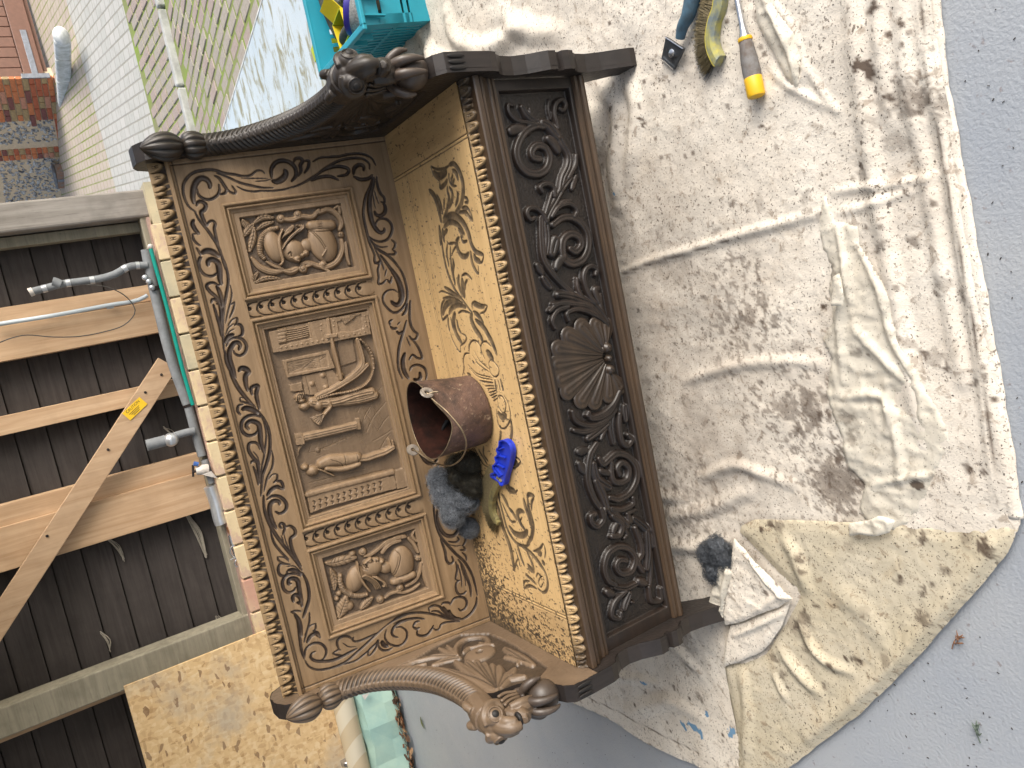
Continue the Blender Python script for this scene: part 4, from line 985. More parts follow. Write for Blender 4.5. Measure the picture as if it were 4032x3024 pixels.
# hood cupboard with carved panels
PL('C', [(1505,1010),(1700,965),(2110,870),(2110,1160),(1570,1282)], .015)
PL('D', [(460,870),(1140,740),(1188,1040),(0,1275),(0,960)], .015)
PL('C', [(1615,965),(2010,890),(2070,1090),(1650,1185)], .010)
for i in range(6): RG(p3, 'C', 22, [(1735,985+i*28),(1900,960+i*26),(2020,930+i*26)], .005, p3.sunk+.010, ends=.8)
for i in range(4): RG(p3, 'C', 56, [(1640,1000+i*46),(1720,985+i*46)], .006, p3.sunk+.010, ends=.9)
for i in range(8): RG(p3, 'C', 16, [(2060,900+i*25),(2125,885+i*25)], .005, p3.sunk+.010, ends=.9)
RG(p3, 'C', 34, [(2020,900),(2060,1080)], .006, p3.sunk+.010, ends=.9)
PL('D', [(750,880),(1060,780),(1090,960),(960,1010),(770,1010)], .0115)
PL('D', [(785,830),(1000,790),(960,840),(850,915)], .0165)
for i in range(5): CT(p3, 'D', 10, [(800+i*22,835),(820+i*20,885)], .002)
for i in range(4): CT(p3, 'D', 10, [(910,800+i*18),(995,785+i*16)], .002)
for i in range(17):
    q = tl('D', [(20+i*68,1215-i*12.5+ (6 if i % 2 else 0))]); P = p3.uv(q, -.01)[0]; p3.dome(P, 13*KZ, 13*KZ, .0022, p3.sunk+.015)
for y in (805, 880, 935): DM(p3, 'D', (1105+ (y-805)*.15, y), 12, 12, .002, p3.sunk+.015)
for y in (920, 985): DM(p3, 'D', (540, y), 12, 12, .002, p3.sunk+.015); DM(p3, 'D', (705, y-50), 12, 12, .002, p3.sunk+.015)
# lower cupboard
PL('D', [(40,1380),(640,1250),(725,1480),(100,1605)], .011); PL('D', [(95,1400),(610,1300),(640,1460),(120,1560)], .0085)
for i in range(6): CT(p3, 'D', 10, [(120,1430+i*22),(300,1400+i*14),(500,1350+i*26)], .002)
CT(p3, 'D', 10, [(300,1500),(480,1340)], .002); CT(p3, 'D', 10, [(520,1330),(540,1470)], .002); CT(p3, 'D', 10, [(500,1400),(600,1330)], .002)
# panelled door behind her
PL('E', [(1290,100),(1690,20),(1790,180),(1720,290),(1420,350),(1330,340)], .006); PL('E', [(1120,215),(1280,180),(1300,290),(1150,310)], .006)
for q in ([(1335,90),(1390,330)],[(1450,180),(1500,330)],[(1600,60),(1640,250)]): CT(p3, 'E', 11, q, .003)
for c in ((1415,205),(1555,95),(1598,247)): DM(p3, 'E', c, 33, 33, .005, p3.sunk+.006)
PL('D', [(760,1130),(960,1100),(1010,1390),(800,1460)], .004)
# pole
RG(p3, 'D', 64, [(630,850),(660,1040),(700,1200),(760,1440),(800,1620)], .020, taper=.05, ends=.85); p3.plate(p3.uv(tl('D', [(595,1050),(745,1030),(750,1075),(605,1095)]), -.012), p3.sunk+.021)
DM(p3, 'D', (795,1570), 40, 50, .019)
# lady: gown, train, arm, fan, head
RG(p3, 'E', 150, [(1420,440),(1560,450),(1750,430),(1990,350),(2180,310)], .018, taper=.12, ends=.75, veins=4)
RG(p3, 'F', 150, [(120,430),(320,430),(560,400),(740,350)], .016, taper=.1, ends=.9, veins=5)
RG(p3, 'D', 80, [(1010,1110),(1060,1280),(1080,1420),(1000,1540),(880,1640)], .020, taper=.2, ends=.3, veins=2)
RG(p3, 'F', 90, [(0,370),(160,300),(340,200),(520,80),(640,-40)], .020, veins=2, taper=.15, ends=.7)
serr(p3, 'D', [(1050,1110),(1130,1190),(1200,1310),(1220,1460),(1190,1620)], 50, 40, .019)
serr(p3, 'F', [(0,400),(200,340),(430,300),(600,230),(690,130),(730,0)], 46, 34, .020)
RG(p3, 'F', 60, [(30,340),(250,230),(450,90),(560,-20)], .021, dish=.004)
DM(p3, 'E', (1320,490), 62, 80, .021); DM(p3, 'E', (1240,370), 44, 60, .020); DM(p3, 'E', (1275,420), 40, 60, .022)
for i in range(4): RG(p3, 'E', 18, [(1210+i*20,430-i*10),(1215+i*24,350),(1250+i*18,325)], .022)
DM(p3, 'E', (1500,480), 80, 70, .021); RG(p3, 'E', 64, [(1630,440),(1650,500),(1600,560),(1570,600)], .021, ends=.8)
W_, ins = p3.inside(p3.uv(tl('E', [(1545,590),(1395,645),(1440,700),(1510,748),(1580,610)]), -.012)); p3.h[W_] = np.where(ins, p3.sunk+.014, p3.h[W_])
for i in range(5): CT(p3, 'E', 10, [(1560,600),(1410+i*24,650+i*22)], .003)
# fluted column
p3.ridge(p3.uv(tl('E', [(1300,905),(1640,830),(1995,745)]), -.012), 120*KZ, .016, p3.sunk, taper=.02, ends=.98, flat=.3)
for i in range(3): CT(p3, 'E', 12, [(1310,885+i*35),(1650,808+i*35),(1980,735+i*30)], .004)
PL('E', [(1185,850),(1285,845),(1320,985),(1210,1000)], .016); CT(p3, 'E', 10, [(1220,905),(1265,895),(1270,930)], .002); PL('E', [(1975,650),(2025,645),(2050,790),(2000,800)], .014)
PL('E', [(1240,1000),(1320,985),(1250,1060),(1230,1180)], .010)
# page boy
DM(p3, 'E', (1420,1330), 75, 90, .019); DM(p3, 'E', (1320,1285), 50, 56, .019); RG(p3, 'F', 34, [(10,1310),(110,1345),(215,1395)], .014, ends=.1)
p3.ridge(p3.uv(tl('F', [(60,1240),(180,1200),(320,1190),(420,1180),(520,1160)]), -.012), 175*KZ, .020, p3.sunk, taper=.3, ends=.5)
RG(p3, 'F', 90, [(120,1300),(260,1310),(400,1290),(540,1240)], .021, ends=.6); RG(p3, 'F', 110, [(500,1180),(640,1170),(760,1130),(880,1090),(980,1030)], .018, ends=.55, veins=2)
RG(p3, 'F', 44, [(920,1090),(950,1010),(930,920)], .013); RG(p3, 'F', 40, [(960,1080),(985,1000),(975,940)], .013); CT(p3, 'F', 14, [(350,1110),(370,1250)], .005); CT(p3, 'F', 14, [(505,1110),(540,1240)], .005)
CT(p3, 'F', 14, [(160,1180),(300,1230),(340,1290)], .003)
# shelf and chip carved board
p3.ridge(p3.uv(tl('F', [(-120,1640),(400,1500),(980,1350)]), -.012), 90*KZ, .015, p3.sunk, taper=.02, ends=.98, flat=.3)
CT(p3, 'F', 12, [(-60,1560),(500,1420),(860,1330)], .004); CT(p3, 'F', 12, [(-100,1500),(300,1400),(700,1290)], .003)
PL('G', [(860,30),(1400,-100),(1640,-170),(1660,-50),(900,235)], .011)
PL('F', [(0,1630),(1000,1390),(1030,1560),(0,1830)], .011)
for i in range(12):
    for j in range(2):
        x, y = 930+i*78, 80-i*23+j*70; CT(p3, 'G', 34, [(x,y),(x+30,y+8),(x+22,y+40)], .0035, .9)
p3.plate(p3.uv(tl('F', [(990,1340),(1120,1290),(1160,1540),(1040,1570)]), -.012), p3.sunk+.013)
p3.h += (fbm(p3.uu*300, p3.vv*300, 3, 29)-.5)*.0009
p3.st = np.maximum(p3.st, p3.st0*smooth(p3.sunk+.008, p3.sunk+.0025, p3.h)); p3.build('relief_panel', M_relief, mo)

# ---- scale strips ----------------------------------------------------
for a, b in strips:
    e = .0005
    st = HF(bk.world(a-.0, vlo), bk.U, bk.V, b-a, vhi-vlo, .00125)
    wv = b-a; st.h[:] = -.003
    n = 11; pit = (st.lv-.02)/n
    # overlapping coins, each with a round eye to one side
    for i in range(n):
        v0 = .012+pit*(n-1-i)
        r2 = ((st.uu-wv*.46)/(wv*.40))**2+((st.vv-v0-pit*.4)/(pit*.95))**2
        z = np.where(r2 < 1, .0035*np.clip(1-r2, 0, 1)**.35-.004+.0035*(st.vv-v0)/pit*-.6, -1e9)
        front = r2 < 1
        st.h = np.where(front, np.maximum(z, -.008), st.h)
        ring = np.abs(np.sqrt(np.maximum(r2, 1e-9))-1) < .09
        st.h = np.where(ring & (st.vv > v0+.2*pit), -.0075, st.h); st.st = np.where(ring & (st.vv > v0+.2*pit), .8, np.where(front, st.st*.0, st.st))
    for i in range(n):
        v0 = .012+pit*(n-1-i)
        c = np.array([wv*.56, v0+pit*.98]); d = np.hypot(st.uu-c[0], (st.vv-c[1]))
        q = smooth(.0062, .0035, d); st.h -= .010*q; st.st = np.maximum(st.st, q)
        st.groove(np.array([c, [wv*.70, c[1]+.003], [wv*.85, c[1]-.001]]), .006, .009)
    edge = smooth(.004, .0015, np.minimum(st.uu, wv-st.uu)); st.h = st.h*(1-edge)+(-.007)*edge; st.st = np.maximum(st.st, edge*.7)
    st.build('scale_strip', M_back, settle)

# ---- leaf-carved strips (crest and seat nosing) ------------------------
def tongues(hf, per, phase, flip=False, cav=-.010, stainb=.75):
    """pairs of half-round tongues with two nicks, a pointed leaf between the pairs; tips point along v"""
    t = hf.vv/hf.lv
    if flip: t = 1-t
    x = ((hf.uu-phase)/per) % 1.0
    reach = np.full(t.shape, .10)
    for c, w_, tip in ((.17, .140, .80), (.47, .140, .80), (.74, .065, .55), (.885, .075, .64)):
        d = np.abs(x-c-.05*(t-.4)); d = np.minimum(d, 1-d)
        reach = np.maximum(reach, .12+(tip-.12)*np.sqrt(np.clip(1-(d/w_)**2, 0, 1)))
    e = (reach-t)*hf.lv                      # >0 on a tongue
    on = smooth(-.0012, .0012, e)
    rnd = np.clip(e/.010, 0, 1)
    h = cav+(0-cav)*on-.0035*on*(1-rnd)**2
    st = stainb*(1-on)*(.8+.5*fbm(hf.uu*90, hf.vv*90, 2, 8))
    for c in (.17, .47):
        for o in (-.028, .028):
            q = smooth(.013, .004, np.abs(x-c-o))*smooth(.20, .25, t)*smooth(.62, .56, t); h = h-.003*q; st = np.maximum(st, .9*q)
        q = smooth(.05, .02, np.abs(t-.40))*smooth(.034, .028, np.abs(x-c)); h = h-.002*q; st = np.maximum(st, .7*q)
    for c, sl in ((.815, .10), (.66, -.05), (.97, .10)):
        q = smooth(.022, .008, np.abs(x-c-sl*(t-.5)))*smooth(.05, .15, t); h = h-.004*q; st = np.maximum(st, .8*q)
    hf.h = h; hf.st = np.clip(st, 0, .97)
cr = HF(bk.world(0, LV+.012, .004), bk.U, bk.V*.86+bk.N*-.5, W, .044, .00125)
pu = cr.uv([(600+420*TS, 1000+400*TS), (600+545*TS, 1000+850*TS)])
per = abs(pu[0][0]-pu[1][0]); ph = pu[0][0]-.17*per
tongues(cr, per, ph, flip=True, cav=-.013, stainb=1.1)
cr.h += .004*smooth(.70, 1, cr.vv/cr.lv)
cr.build('crest_rail', M_crest, settle)
bm = bmesh.new()
prism_bm(bm, [bk.world(0, LV+.0005, -.010), bk.world(0, LV+.0005, .006), bk.world(0, LV+.003, .010), bk.world(0, LV+.009, .010), bk.world(0, LV+.0115, .007), bk.world(0, LV+.0115, -.010)], bk.U*W)
link('crest_bead', mesh_bm('crest_bead', bm), M_back, settle)
bm = bmesh.new()
cU = cr.V; cN = cr.N
prism_bm(bm, [cr.world(0, -.002, -.013), cr.world(0, .033, -.014), cr.world(0, .033, -.034), cr.world(0, -.02, -.034)], cr.U*W)
link('crest_backing', mesh_bm('crest_backing', bm), M_crest, settle)

# ---- seat --------------------------------------------------------------
se = HF((-W/2, 0, ZS), (1, 0, 0), (0, 1, 0), W, DEP, .0017)
SG = [
('K',26,[(640,670),(720,710),(830,700),(900,640)]),('K',24,[(640,670),(680,780),(760,870)]),('K',64,[(680,740),(740,800),(820,770),(850,730)]),('K',40,[(760,880),(770,950),(830,900),(860,840)]),
('K',52,[(880,660),(930,640),(980,680),(1030,780),(1060,900),(1060,1050),(1030,1180),(960,1280)]),('K',30,[(930,780),(910,850),(930,890),(950,830)]),('K',26,[(880,760),(880,850),(920,920),(980,930)]),('K',40,[(920,720),(970,760),(1000,860)]),
('K',62,[(620,980),(690,1060),(740,1200),(780,1400)]),('K',40,[(720,1040),(760,1130),(800,1300)]),('K',40,[(860,930),(860,1000),(880,1090),(850,1250),(800,1370)]),('K',40,[(880,940),(920,1010),(920,1100),(880,1220)]),('K',25,[(820,1080),(810,1250)]),('K',36,[(990,1000),(990,1100),(960,1200)]),
('K',30,[(1070,1080),(1110,1090),(1120,1140),(1080,1150)]),('K',30,[(1040,1220),(1110,1210),(1160,1290),(1190,1390)]),('K',36,[(1000,1280),(1090,1270),(1150,1340),(1185,1390)]),
('K',36,[(750,1440),(760,1550),(770,1700)]),('K',60,[(800,1400),(860,1330),(940,1310),(1010,1350),(1080,1430),(1140,1560),(1170,1690)]),('K',50,[(810,1470),(880,1400),(960,1410),(1030,1470),(1080,1560)]),('K',40,[(800,1480),(800,1560),(820,1659)]),
('L',36,[(760,-40),(780,130),(800,280),(830,450),(880,620),(950,780),(1040,910),(1130,1030),(1180,1090)]),('L',40,[(800,100),(830,50),(860,10)]),
('L',46,[(1000,0),(1040,60),(1060,120)]),('L',46,[(1100,0),(1130,80),(1170,200),(1230,300),(1330,340)]),('L',40,[(1160,290),(1180,440),(1230,550),(1265,590)]),('L',16,[(1260,480),(1265,590)]),('L',52,[(1200,330),(1230,400),(1290,430)]),('L',20,[(1330,350),(1310,430),(1270,460)]),
('L',50,[(1010,110),(980,180),(1000,280),(1040,350),(1100,360),(1140,310)]),('L',30,[(1030,90),(1060,170),(1120,160)]),
('L',24,[(850,160),(880,200),(950,190),(970,225),(930,300),(920,350)]),('L',30,[(860,200),(850,320),(880,500)]),('L',30,[(900,230),(900,360),(920,560),(960,740)]),('L',44,[(930,390),(940,470),(930,580),(960,720)]),
('L',44,[(1010,600),(1000,690),(1030,810),(1060,890)]),('L',26,[(1040,620),(1100,590),(1180,660)]),('L',60,[(1050,640),(1060,760),(1080,900)]),('L',30,[(1120,660),(1090,720),(1090,800)]),
('L',44,[(820,760),(880,800),(960,860),(1030,910)]),('L',20,[(750,830),(800,815),(900,860),(1000,900)]),('L',36,[(800,910),(880,900),(980,930),(1060,970)]),('L',30,[(800,1200),(780,1100),(790,980),(830,920)]),('L',60,[(800,1120),(830,1010),(900,950),(1000,960)]),('L',50,[(880,1110),(920,1030),(1000,990),(1100,1020)]),('L',26,[(800,1190),(870,1120)]),('L',24,[(1000,1100),(1060,1070),(1160,1100)]),
('L',24,[(1180,1050),(1180,980),(1220,955),(1290,990),(1380,1000)]),('L',20,[(1380,1000),(1340,1080),(1280,1105)]),('L',40,[(1200,990),(1270,1010),(1340,1020)]),
('L',60,[(1180,1090),(1170,1180),(1220,1300),(1290,1400),(1320,1470)]),('L',50,[(1200,1080),(1260,1130),(1330,1240)]),('L',55,[(1220,1180),(1320,1270),(1390,1380),(1450,1500),(1500,1640)]),
('L',30,[(870,1150),(870,1240),(890,1330)]),('L',60,[(960,1080),(940,1200),(970,1350),(1050,1490)]),('L',30,[(900,1150),(930,1280),(980,1400)]),('L',36,[(980,1180),(1000,1290),(1040,1360)]),('L',22,[(1040,1360),(1100,1400),(1090,1470),(1030,1520)]),('L',16,[(900,1340),(930,1450),(1020,1600),(1030,1520)]),
('L',18,[(1290,1540),(1250,1470),(1190,1455),(1150,1500),(1140,1600)]),('L',18,[(1290,1540),(1310,1480),(1360,1470),(1430,1530)]),('L',16,[(1290,1540),(1300,1659)]),
('M',18,[(890,430),(910,330),(900,240),(920,150),(980,135)]),('M',16,[(980,140),(970,60),(990,0)]),('M',15,[(1120,20),(1140,120),(1180,210)]),('M',66,[(1200,110),(1240,150),(1290,230)]),('M',14,[(1230,260),(1260,220),(1310,260),(1360,340),(1350,420),(1300,440),(1250,380),(1230,260)]),
('M',11,[(1040,100),(1120,240),(1230,340)]),('M',11,[(1020,160),(1100,280),(1240,380)]),('M',11,[(960,280),(1080,400),(1270,450)]),('M',11,[(980,330),(1100,440),(1280,480)]),('M',24,[(1015,235),(1045,265)]),('M',30,[(950,400),(1000,420)]),
('M',30,[(1310,480),(1330,640)]),('M',30,[(1380,470),(1420,620)]),('M',20,[(1350,480),(1380,620)]),('M',18,[(1110,490),(1200,510),(1290,520)]),('M',14,[(1180,560),(1300,560)]),('M',14,[(1210,600),(1310,590)]),('M',14,[(1230,650),(1330,620)]),('M',14,[(1250,690),(1330,650)]),('M',14,[(1270,720),(1340,680)]),('M',14,[(1290,760),(1340,720)]),
('M',14,[(1340,740),(1360,690),(1410,700),(1450,790),(1440,890),(1410,910),(1360,830),(1340,740)]),('M',62,[(1350,900),(1400,960),(1460,930)]),('M',17,[(1430,680),(1480,780),(1510,920),(1500,1020),(1440,1110),(1370,1090),(1340,980),(1330,860)]),
('M',30,[(1390,1140),(1380,1240),(1360,1290)]),('M',36,[(1520,1000),(1530,1150),(1510,1290)]),('M',20,[(1510,1560),(1560,1480),(1640,1540),(1570,1620),(1500,1600)]),('M',60,[(1530,1560),(1600,1540)]),
('N',20,[(870,30),(940,160),(1000,260),(1120,330)]),('N',30,[(930,60),(1000,180),(1050,260)]),('N',30,[(1000,20),(1000,130),(1060,220)]),('N',16,[(1010,340),(1100,380)]),
('N',26,[(1290,540),(1330,610),(1400,630),(1440,590)]),('N',50,[(1300,490),(1340,570),(1410,600)]),('N',36,[(1190,560),(1200,700),(1250,900),(1300,1080),(1360,1200),(1440,1290),(1540,1320),(1600,1290)]),('N',60,[(1170,740),(1210,900),(1260,1100),(1320,1260),(1360,1400),(1400,1640)]),
('N',50,[(1230,640),(1290,740),(1320,820)]),('N',44,[(1320,820),(1380,890),(1430,990)]),('N',30,[(1240,760),(1300,900),(1360,1000),(1420,1000)]),('N',60,[(1330,1060),(1400,1150),(1480,1180),(1540,1160),(1570,1110)]),('N',50,[(1540,1110),(1500,1060),(1450,960),(1440,890),(1480,860),(1530,880)]),('N',16,[(1530,1080),(1480,1000),(1500,940)]),
('N',50,[(1520,700),(1540,800),(1590,950),(1610,1060)]),('N',40,[(1560,690),(1590,650),(1660,670)]),('N',46,[(1570,690),(1580,800),(1620,950),(1640,1060),(1620,1200),(1560,1300)]),('N',30,[(1650,690),(1620,760),(1620,860)]),
('N',40,[(1440,1310),(1480,1450),(1530,1580)]),('N',46,[(1480,1310),(1600,1400),(1690,1500),(1800,1659)]),('N',26,[(1640,1390),(1720,1360),(1775,1280)]),('N',20,[(1775,1290),(1800,1380),(1790,1480)]),('N',70,[(1690,1400),(1750,1400)]),('N',30,[(1380,1640),(1420,1560),(1450,1600)]),('N',56,[(1570,1560),(1640,1659)]),('N',50,[(1760,1540),(1790,1530)]),
('O',12,[(225,460),(260,380)]),('O',12,[(280,440),(265,380),(240,300)]),('O',22,[(330,330),(370,420),(380,490)]),('O',18,[(400,370),(450,450),(480,530),(480,600),(450,630),(410,600)]),('O',9,[(450,560),(430,590),(415,550),(440,510),(465,550)]),('O',9,[(395,520),(410,490),(430,500)]),('O',20,[(320,500),(360,530),(400,570)]),('O',13,[(305,600),(310,550),(350,545)]),('O',18,[(310,600),(350,580),(400,600)]),
]
for t, w, pts in SG:
    kk = .000215*(1.743 if t == 'O' else 1.0)
    se.groove(se.uv(tl(t, pts)), w*kk*1.8, .0026, stain=.93)
gl = [se.uv([(1542.5, 708)])[0], se.uv([(1830, 532)])[0], se.uv([(1900, 2290)])[0], se.uv([(2244, 2445)])[0]]
ur = (gl[0][0]+gl[1][0])/2; ul = (gl[2][0]+gl[3][0])/2
bl = se.uv([(1576, 699), (1700, 1070), (1942, 2304)])
vb = float(np.mean(bl[:, 1]))
for o in (0, .0085):
    se.cut(np.array([(ur-o, 0), (ur-o, DEP)]), .005, .002, .95, .01); se.cut(np.array([(ul+o, 0), (ul+o, DEP)]), .005, .002, .95, .01)
    se.cut(np.array([(ul, vb-o), (ur, vb-o)]), .0045, .002, .9, .01)
# loose black crumbs and grime: heaviest in the left back corner, some in the centre and by the wool
dens = .75*np.exp(-((se.uu-.0)/.10)**2)*(1.0)+1.1*np.exp(-((se.uu-.05)/.20)**2-((se.vv-DEP)/.10)**2)+.55*np.exp(-((se.vv-DEP)/.055)**2)*smooth(.75, .15, se.uu)+.30*np.exp(-((se.uu-.16)/.17)**2-((se.vv-.28)/.2)**2)+.055+.16*np.exp(-((se.uu-.62)/.13)**2-((se.vv-.10)/.05)**2)
n1 = fbm(se.uu*150, se.vv*105, 3, 51, .65); n2 = vnoise(se.uu*330, se.vv*250, 61)
crumb = smooth(.70-.26*np.clip(dens, 0, 1.2), .76-.26*np.clip(dens, 0, 1.2), n1*.72+n2*.28)
se.st = np.maximum(se.st, crumb*.97); se.h += crumb*.0006*n2
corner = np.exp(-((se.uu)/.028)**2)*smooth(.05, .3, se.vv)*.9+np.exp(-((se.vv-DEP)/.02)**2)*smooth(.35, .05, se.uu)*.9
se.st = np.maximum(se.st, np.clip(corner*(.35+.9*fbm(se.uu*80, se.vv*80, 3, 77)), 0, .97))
full = se.mask.copy()
se.mask = (se.uu > ul-.0005) & (se.uu < ur+.0005); se.build('seat_board', M_seat, settle)
se.mask = se.uu <= ul+.001; se.build('seat_end_board', M_seat_end, settle)
se.mask = se.uu >= ur-.001; se.build('seat_end_board', M_seat_end, settle)
box('seat_base', (0, DEP/2+.01, ZS-.030), (W-.002, DEP-.02, .040), M_seat, settle)
# nosing
no = HF((-W/2, -.0015, ZS-.001), (1, 0, 0), (0, -.036, -.018), W, .040, .00125)
no.N = -no.N
pu = no.uv([L_ for L_ in tl('L', [(1620, 320), (1660, 775)])]); per2 = abs(pu[0][0]-pu[1][0]); ph2 = pu[0][0]-.47*per2
tongues(no, per2, ph2, cav=-.010, stainb=1.0)
edge = smooth(.08, .0, no.vv/no.lv); no.h = no.h*(1-edge)-.001*edge; no.st = np.maximum(no.st, smooth(.10, .03, no.vv/no.lv)*.9)
gr = smooth(W-.20, W-.03, no.uu)+smooth(.10, .02, no.uu); no.st = np.maximum(no.st, np.clip(gr, 0, .96))
no.build('seat_nosing', M_nose, settle)

# ---- mouldings of the front --------------------------------------------
def run(name, prof, mat, x0=-W/2+.0005, x1=W/2-.0005):
    bm = bmesh.new(); prism_bm(bm, [(x0, y, z) for y, z in prof], (x1-x0, 0, 0)); return link(name, mesh_bm(name, bm, False), mat, settle)
run('upper_moulding', [(.020, .474), (-.039, .474), (-.0415, .470), (-.041, .460), (-.038, .4575), (-.0315, .4565), (-.031, .4535), (-.0345, .450), (-.034, .446), (-.026, .438), (-.0185, .427), (-.017, .4235), (-.0195, .4205), (-.0195, .4165), (-.013, .413), (-.0125, .4105), (-.0155, .408), (-.0155, .403), (-.009, .400), (-.009, .398), (.020, .398)], M_mould)
run('lower_moulding', [(.020, .170), (-.006, .170), (-.013, .166), (-.014, .160), (-.0105, .157), (-.0105, .155), (-.016, .152), (-.018, .146), (-.016, .1405), (-.011, .139), (-.011, .136), (-.0035, .133), (-.0035, .1285), (.020, .1285)], M_mould)

# ---- apron ---------------------------------------------------------------
ap = HF((-W/2, -.003, .165), (1, 0, 0), (0, 0, 1), W, .237, .0015)
cu = ap.uv([(1955.6, 364), (2223, 348), (2396, 2498), (2634, 2389)], -.004)
u0, u1 = (cu[2][0]+cu[3][0])/2, (cu[0][0]+cu[1][0])/2; v1 = (cu[0][1]+cu[2][1])/2; v0 = (cu[1][1]+cu[3][1])/2
d = np.minimum(np.minimum(ap.uu-u0, u1-ap.uu), np.minimum(ap.vv-v0, v1-ap.vv))
SK = -.017
ap.h = SK*smooth(-.002, .003, d); ap.st = .6*smooth(0, .004, d)
ap.h += (fbm(ap.uu*260, ap.vv*260, 3, 5)-.5)*.0018*(d > .002)
KB = .000345
AR = [
('P',56,[(450,470),(400,465),(330,500),(280,570),(255,660),(280,750),(340,810),(420,820),(480,780),(500,700),(470,630),(410,610),(370,650),(380,700),(430,710)],.014,1),
('P',74,[(340,500),(270,485),(215,500)],.011,0),('P',30,[(400,460),(330,440),(250,420),(200,370),(190,310),(230,310)],.013,0),('P',56,[(410,440),(340,390),(295,325)],.012,2),('P',26,[(390,430),(360,370),(350,335)],.010,0),
('P',62,[(450,450),(540,500),(590,590),(640,680),(640,760),(600,850),(580,940)],.013,2),('P',38,[(560,480),(535,380),(545,300),(590,270),(618,310),(600,350),(570,340)],.014,0),('P',24,[(510,410),(495,330),(500,270)],.008,0),('P',78,[(450,440),(500,470),(560,545)],.014,2),('P',66,[(490,560),(530,590),(565,650)],.013,0),('P',44,[(695,685),(690,760),(640,850)],.013,0),('P',50,[(700,840),(670,930)],.010,0),
('Q',62,[(560,0),(500,80),(450,170),(400,260),(380,330),(390,450),(380,560)],.012,2),('Q',40,[(440,140),(430,70),(380,45),(333,70),(348,105)],.015,0),('Q',30,[(420,110),(400,180),(370,280)],.012,0),
('Q',38,[(420,290),(470,220),(540,195),(590,220),(603,260),(585,290)],.015,0),('Q',34,[(440,250),(500,180),(565,170)],.010,0),('Q',38,[(380,330),(350,270),(300,228),(250,230),(233,270),(260,312),(290,300)],.015,0),('Q',48,[(340,300),(345,450),(360,590),(420,700),(520,810),(570,850)],.013,1),
('Q',58,[(430,350),(500,300),(580,300),(650,350),(690,430),(690,530),(650,610),(580,640),(520,610),(500,540),(510,460),(560,420),(620,440),(640,500),(600,550),(560,530)],.015,1),
('Q',90,[(425,560),(450,460)],.014,2),('Q',66,[(455,670),(480,620),(515,590)],.014,0),('Q',56,[(320,650),(355,705)],.009,0),('Q',56,[(365,745),(415,815)],.009,2),
('Q',44,[(745,720),(753,680),(710,658),(670,690),(660,760),(690,860),(740,930)],.014,0),('Q',38,[(610,750),(620,830),(660,900)],.011,0),('Q',56,[(775,920),(750,840),(770,825)],.010,0),('Q',64,[(470,870),(560,870),(660,920),(720,951)],.012,3),('Q',34,[(430,940),(540,925),(660,951)],.012,0),
('R',64,[(380,20),(460,30),(560,60),(640,100),(720,190),(750,250)],.012,3),('R',38,[(310,140),(380,90),(500,90),(600,110),(700,190)],.013,0),('R',38,[(350,270),(330,210),(370,140),(450,110)],.013,0),('R',40,[(450,210),(440,160),(500,130),(580,140),(680,190),(740,240)],.014,0),('R',44,[(690,20),(700,120),(740,220)],.010,0),
('R',50,[(830,740),(790,830),(720,900),(640,930),(590,915)],.014,0),
('T',46,[(600,0),(560,50),(500,85),(430,90),(410,45)],.014,0),('T',44,[(290,40),(310,100),(380,140),(470,140),(560,90),(610,30)],.013,0),('T',48,[(305,180),(380,190),(450,170),(540,120)],.012,0),('T',66,[(410,240),(480,190),(550,130)],.012,2),('T',38,[(505,245),(540,170)],.011,0),('T',60,[(590,50),(580,150),(600,270)],.012,2),('T',48,[(640,60),(640,160),(660,260),(700,295),(733,250),(700,212)],.014,0),('T',54,[(680,0),(690,105)],.011,2),
('T',54,[(470,280),(430,350),(410,450),(410,560),(450,680),(500,760)],.014,1),('T',64,[(345,340),(395,330)],.009,0),('T',64,[(350,430),(385,485)],.009,0),('T',76,[(450,430),(480,540),(570,605)],.013,3),('T',54,[(500,480),(560,500)],.012,0),('T',76,[(470,560),(520,660),(550,755)],.013,2),
('T',54,[(490,390),(520,430),(560,400),(620,355),(700,370),(760,440),(770,540),(720,640),(640,690),(570,680)],.015,1),('T',52,[(580,420),(590,540),(640,570),(700,540),(710,460),(660,420),(625,460),(640,510)],.014,0),
('T',48,[(500,760),(520,840),(480,893),(438,870),(428,820),(460,800)],.014,0),('T',48,[(740,680),(740,730),(660,770),(580,760)],.013,0),('T',66,[(570,780),(640,830),(700,890)],.012,2),('T',54,[(620,880),(595,935)],.012,0),('T',38,[(765,770),(700,800)],.010,0),('T',54,[(720,850),(700,875)],.010,0),
('U',38,[(340,10),(335,90),(290,135),(240,110),(240,60)],.014,0),('U',56,[(400,60),(470,120),(455,200),(395,213)],.014,0),('U',38,[(450,100),(510,190),(490,225)],.011,0),('U',54,[(540,105),(520,55)],.010,0),
('U',64,[(560,80),(640,140),(690,200),(705,280)],.011,3),('U',54,[(570,150),(610,250),(620,340),(590,400),(625,470)],.013,0),('U',64,[(660,180),(670,330),(660,450)],.012,2),('U',40,[(690,330),(690,500),(680,600)],.010,0),
('U',50,[(420,570),(370,540),(340,450),(370,340),(450,290),(530,310),(570,380),(540,470),(470,490),(430,440),(450,390),(500,390)],.015,1),
('U',48,[(420,590),(500,600),(590,560)],.012,2),('U',70,[(595,545),(640,560)],.015,0),('U',66,[(360,625),(400,640)],.013,0),('U',44,[(500,620),(420,700),(395,800),(450,825),(463,780)],.014,0),('U',62,[(530,640),(490,750)],.012,2),('U',30,[(540,700),(560,705)],.012,0),('U',44,[(670,590),(690,690),(760,685),(755,600)],.013,0),
]
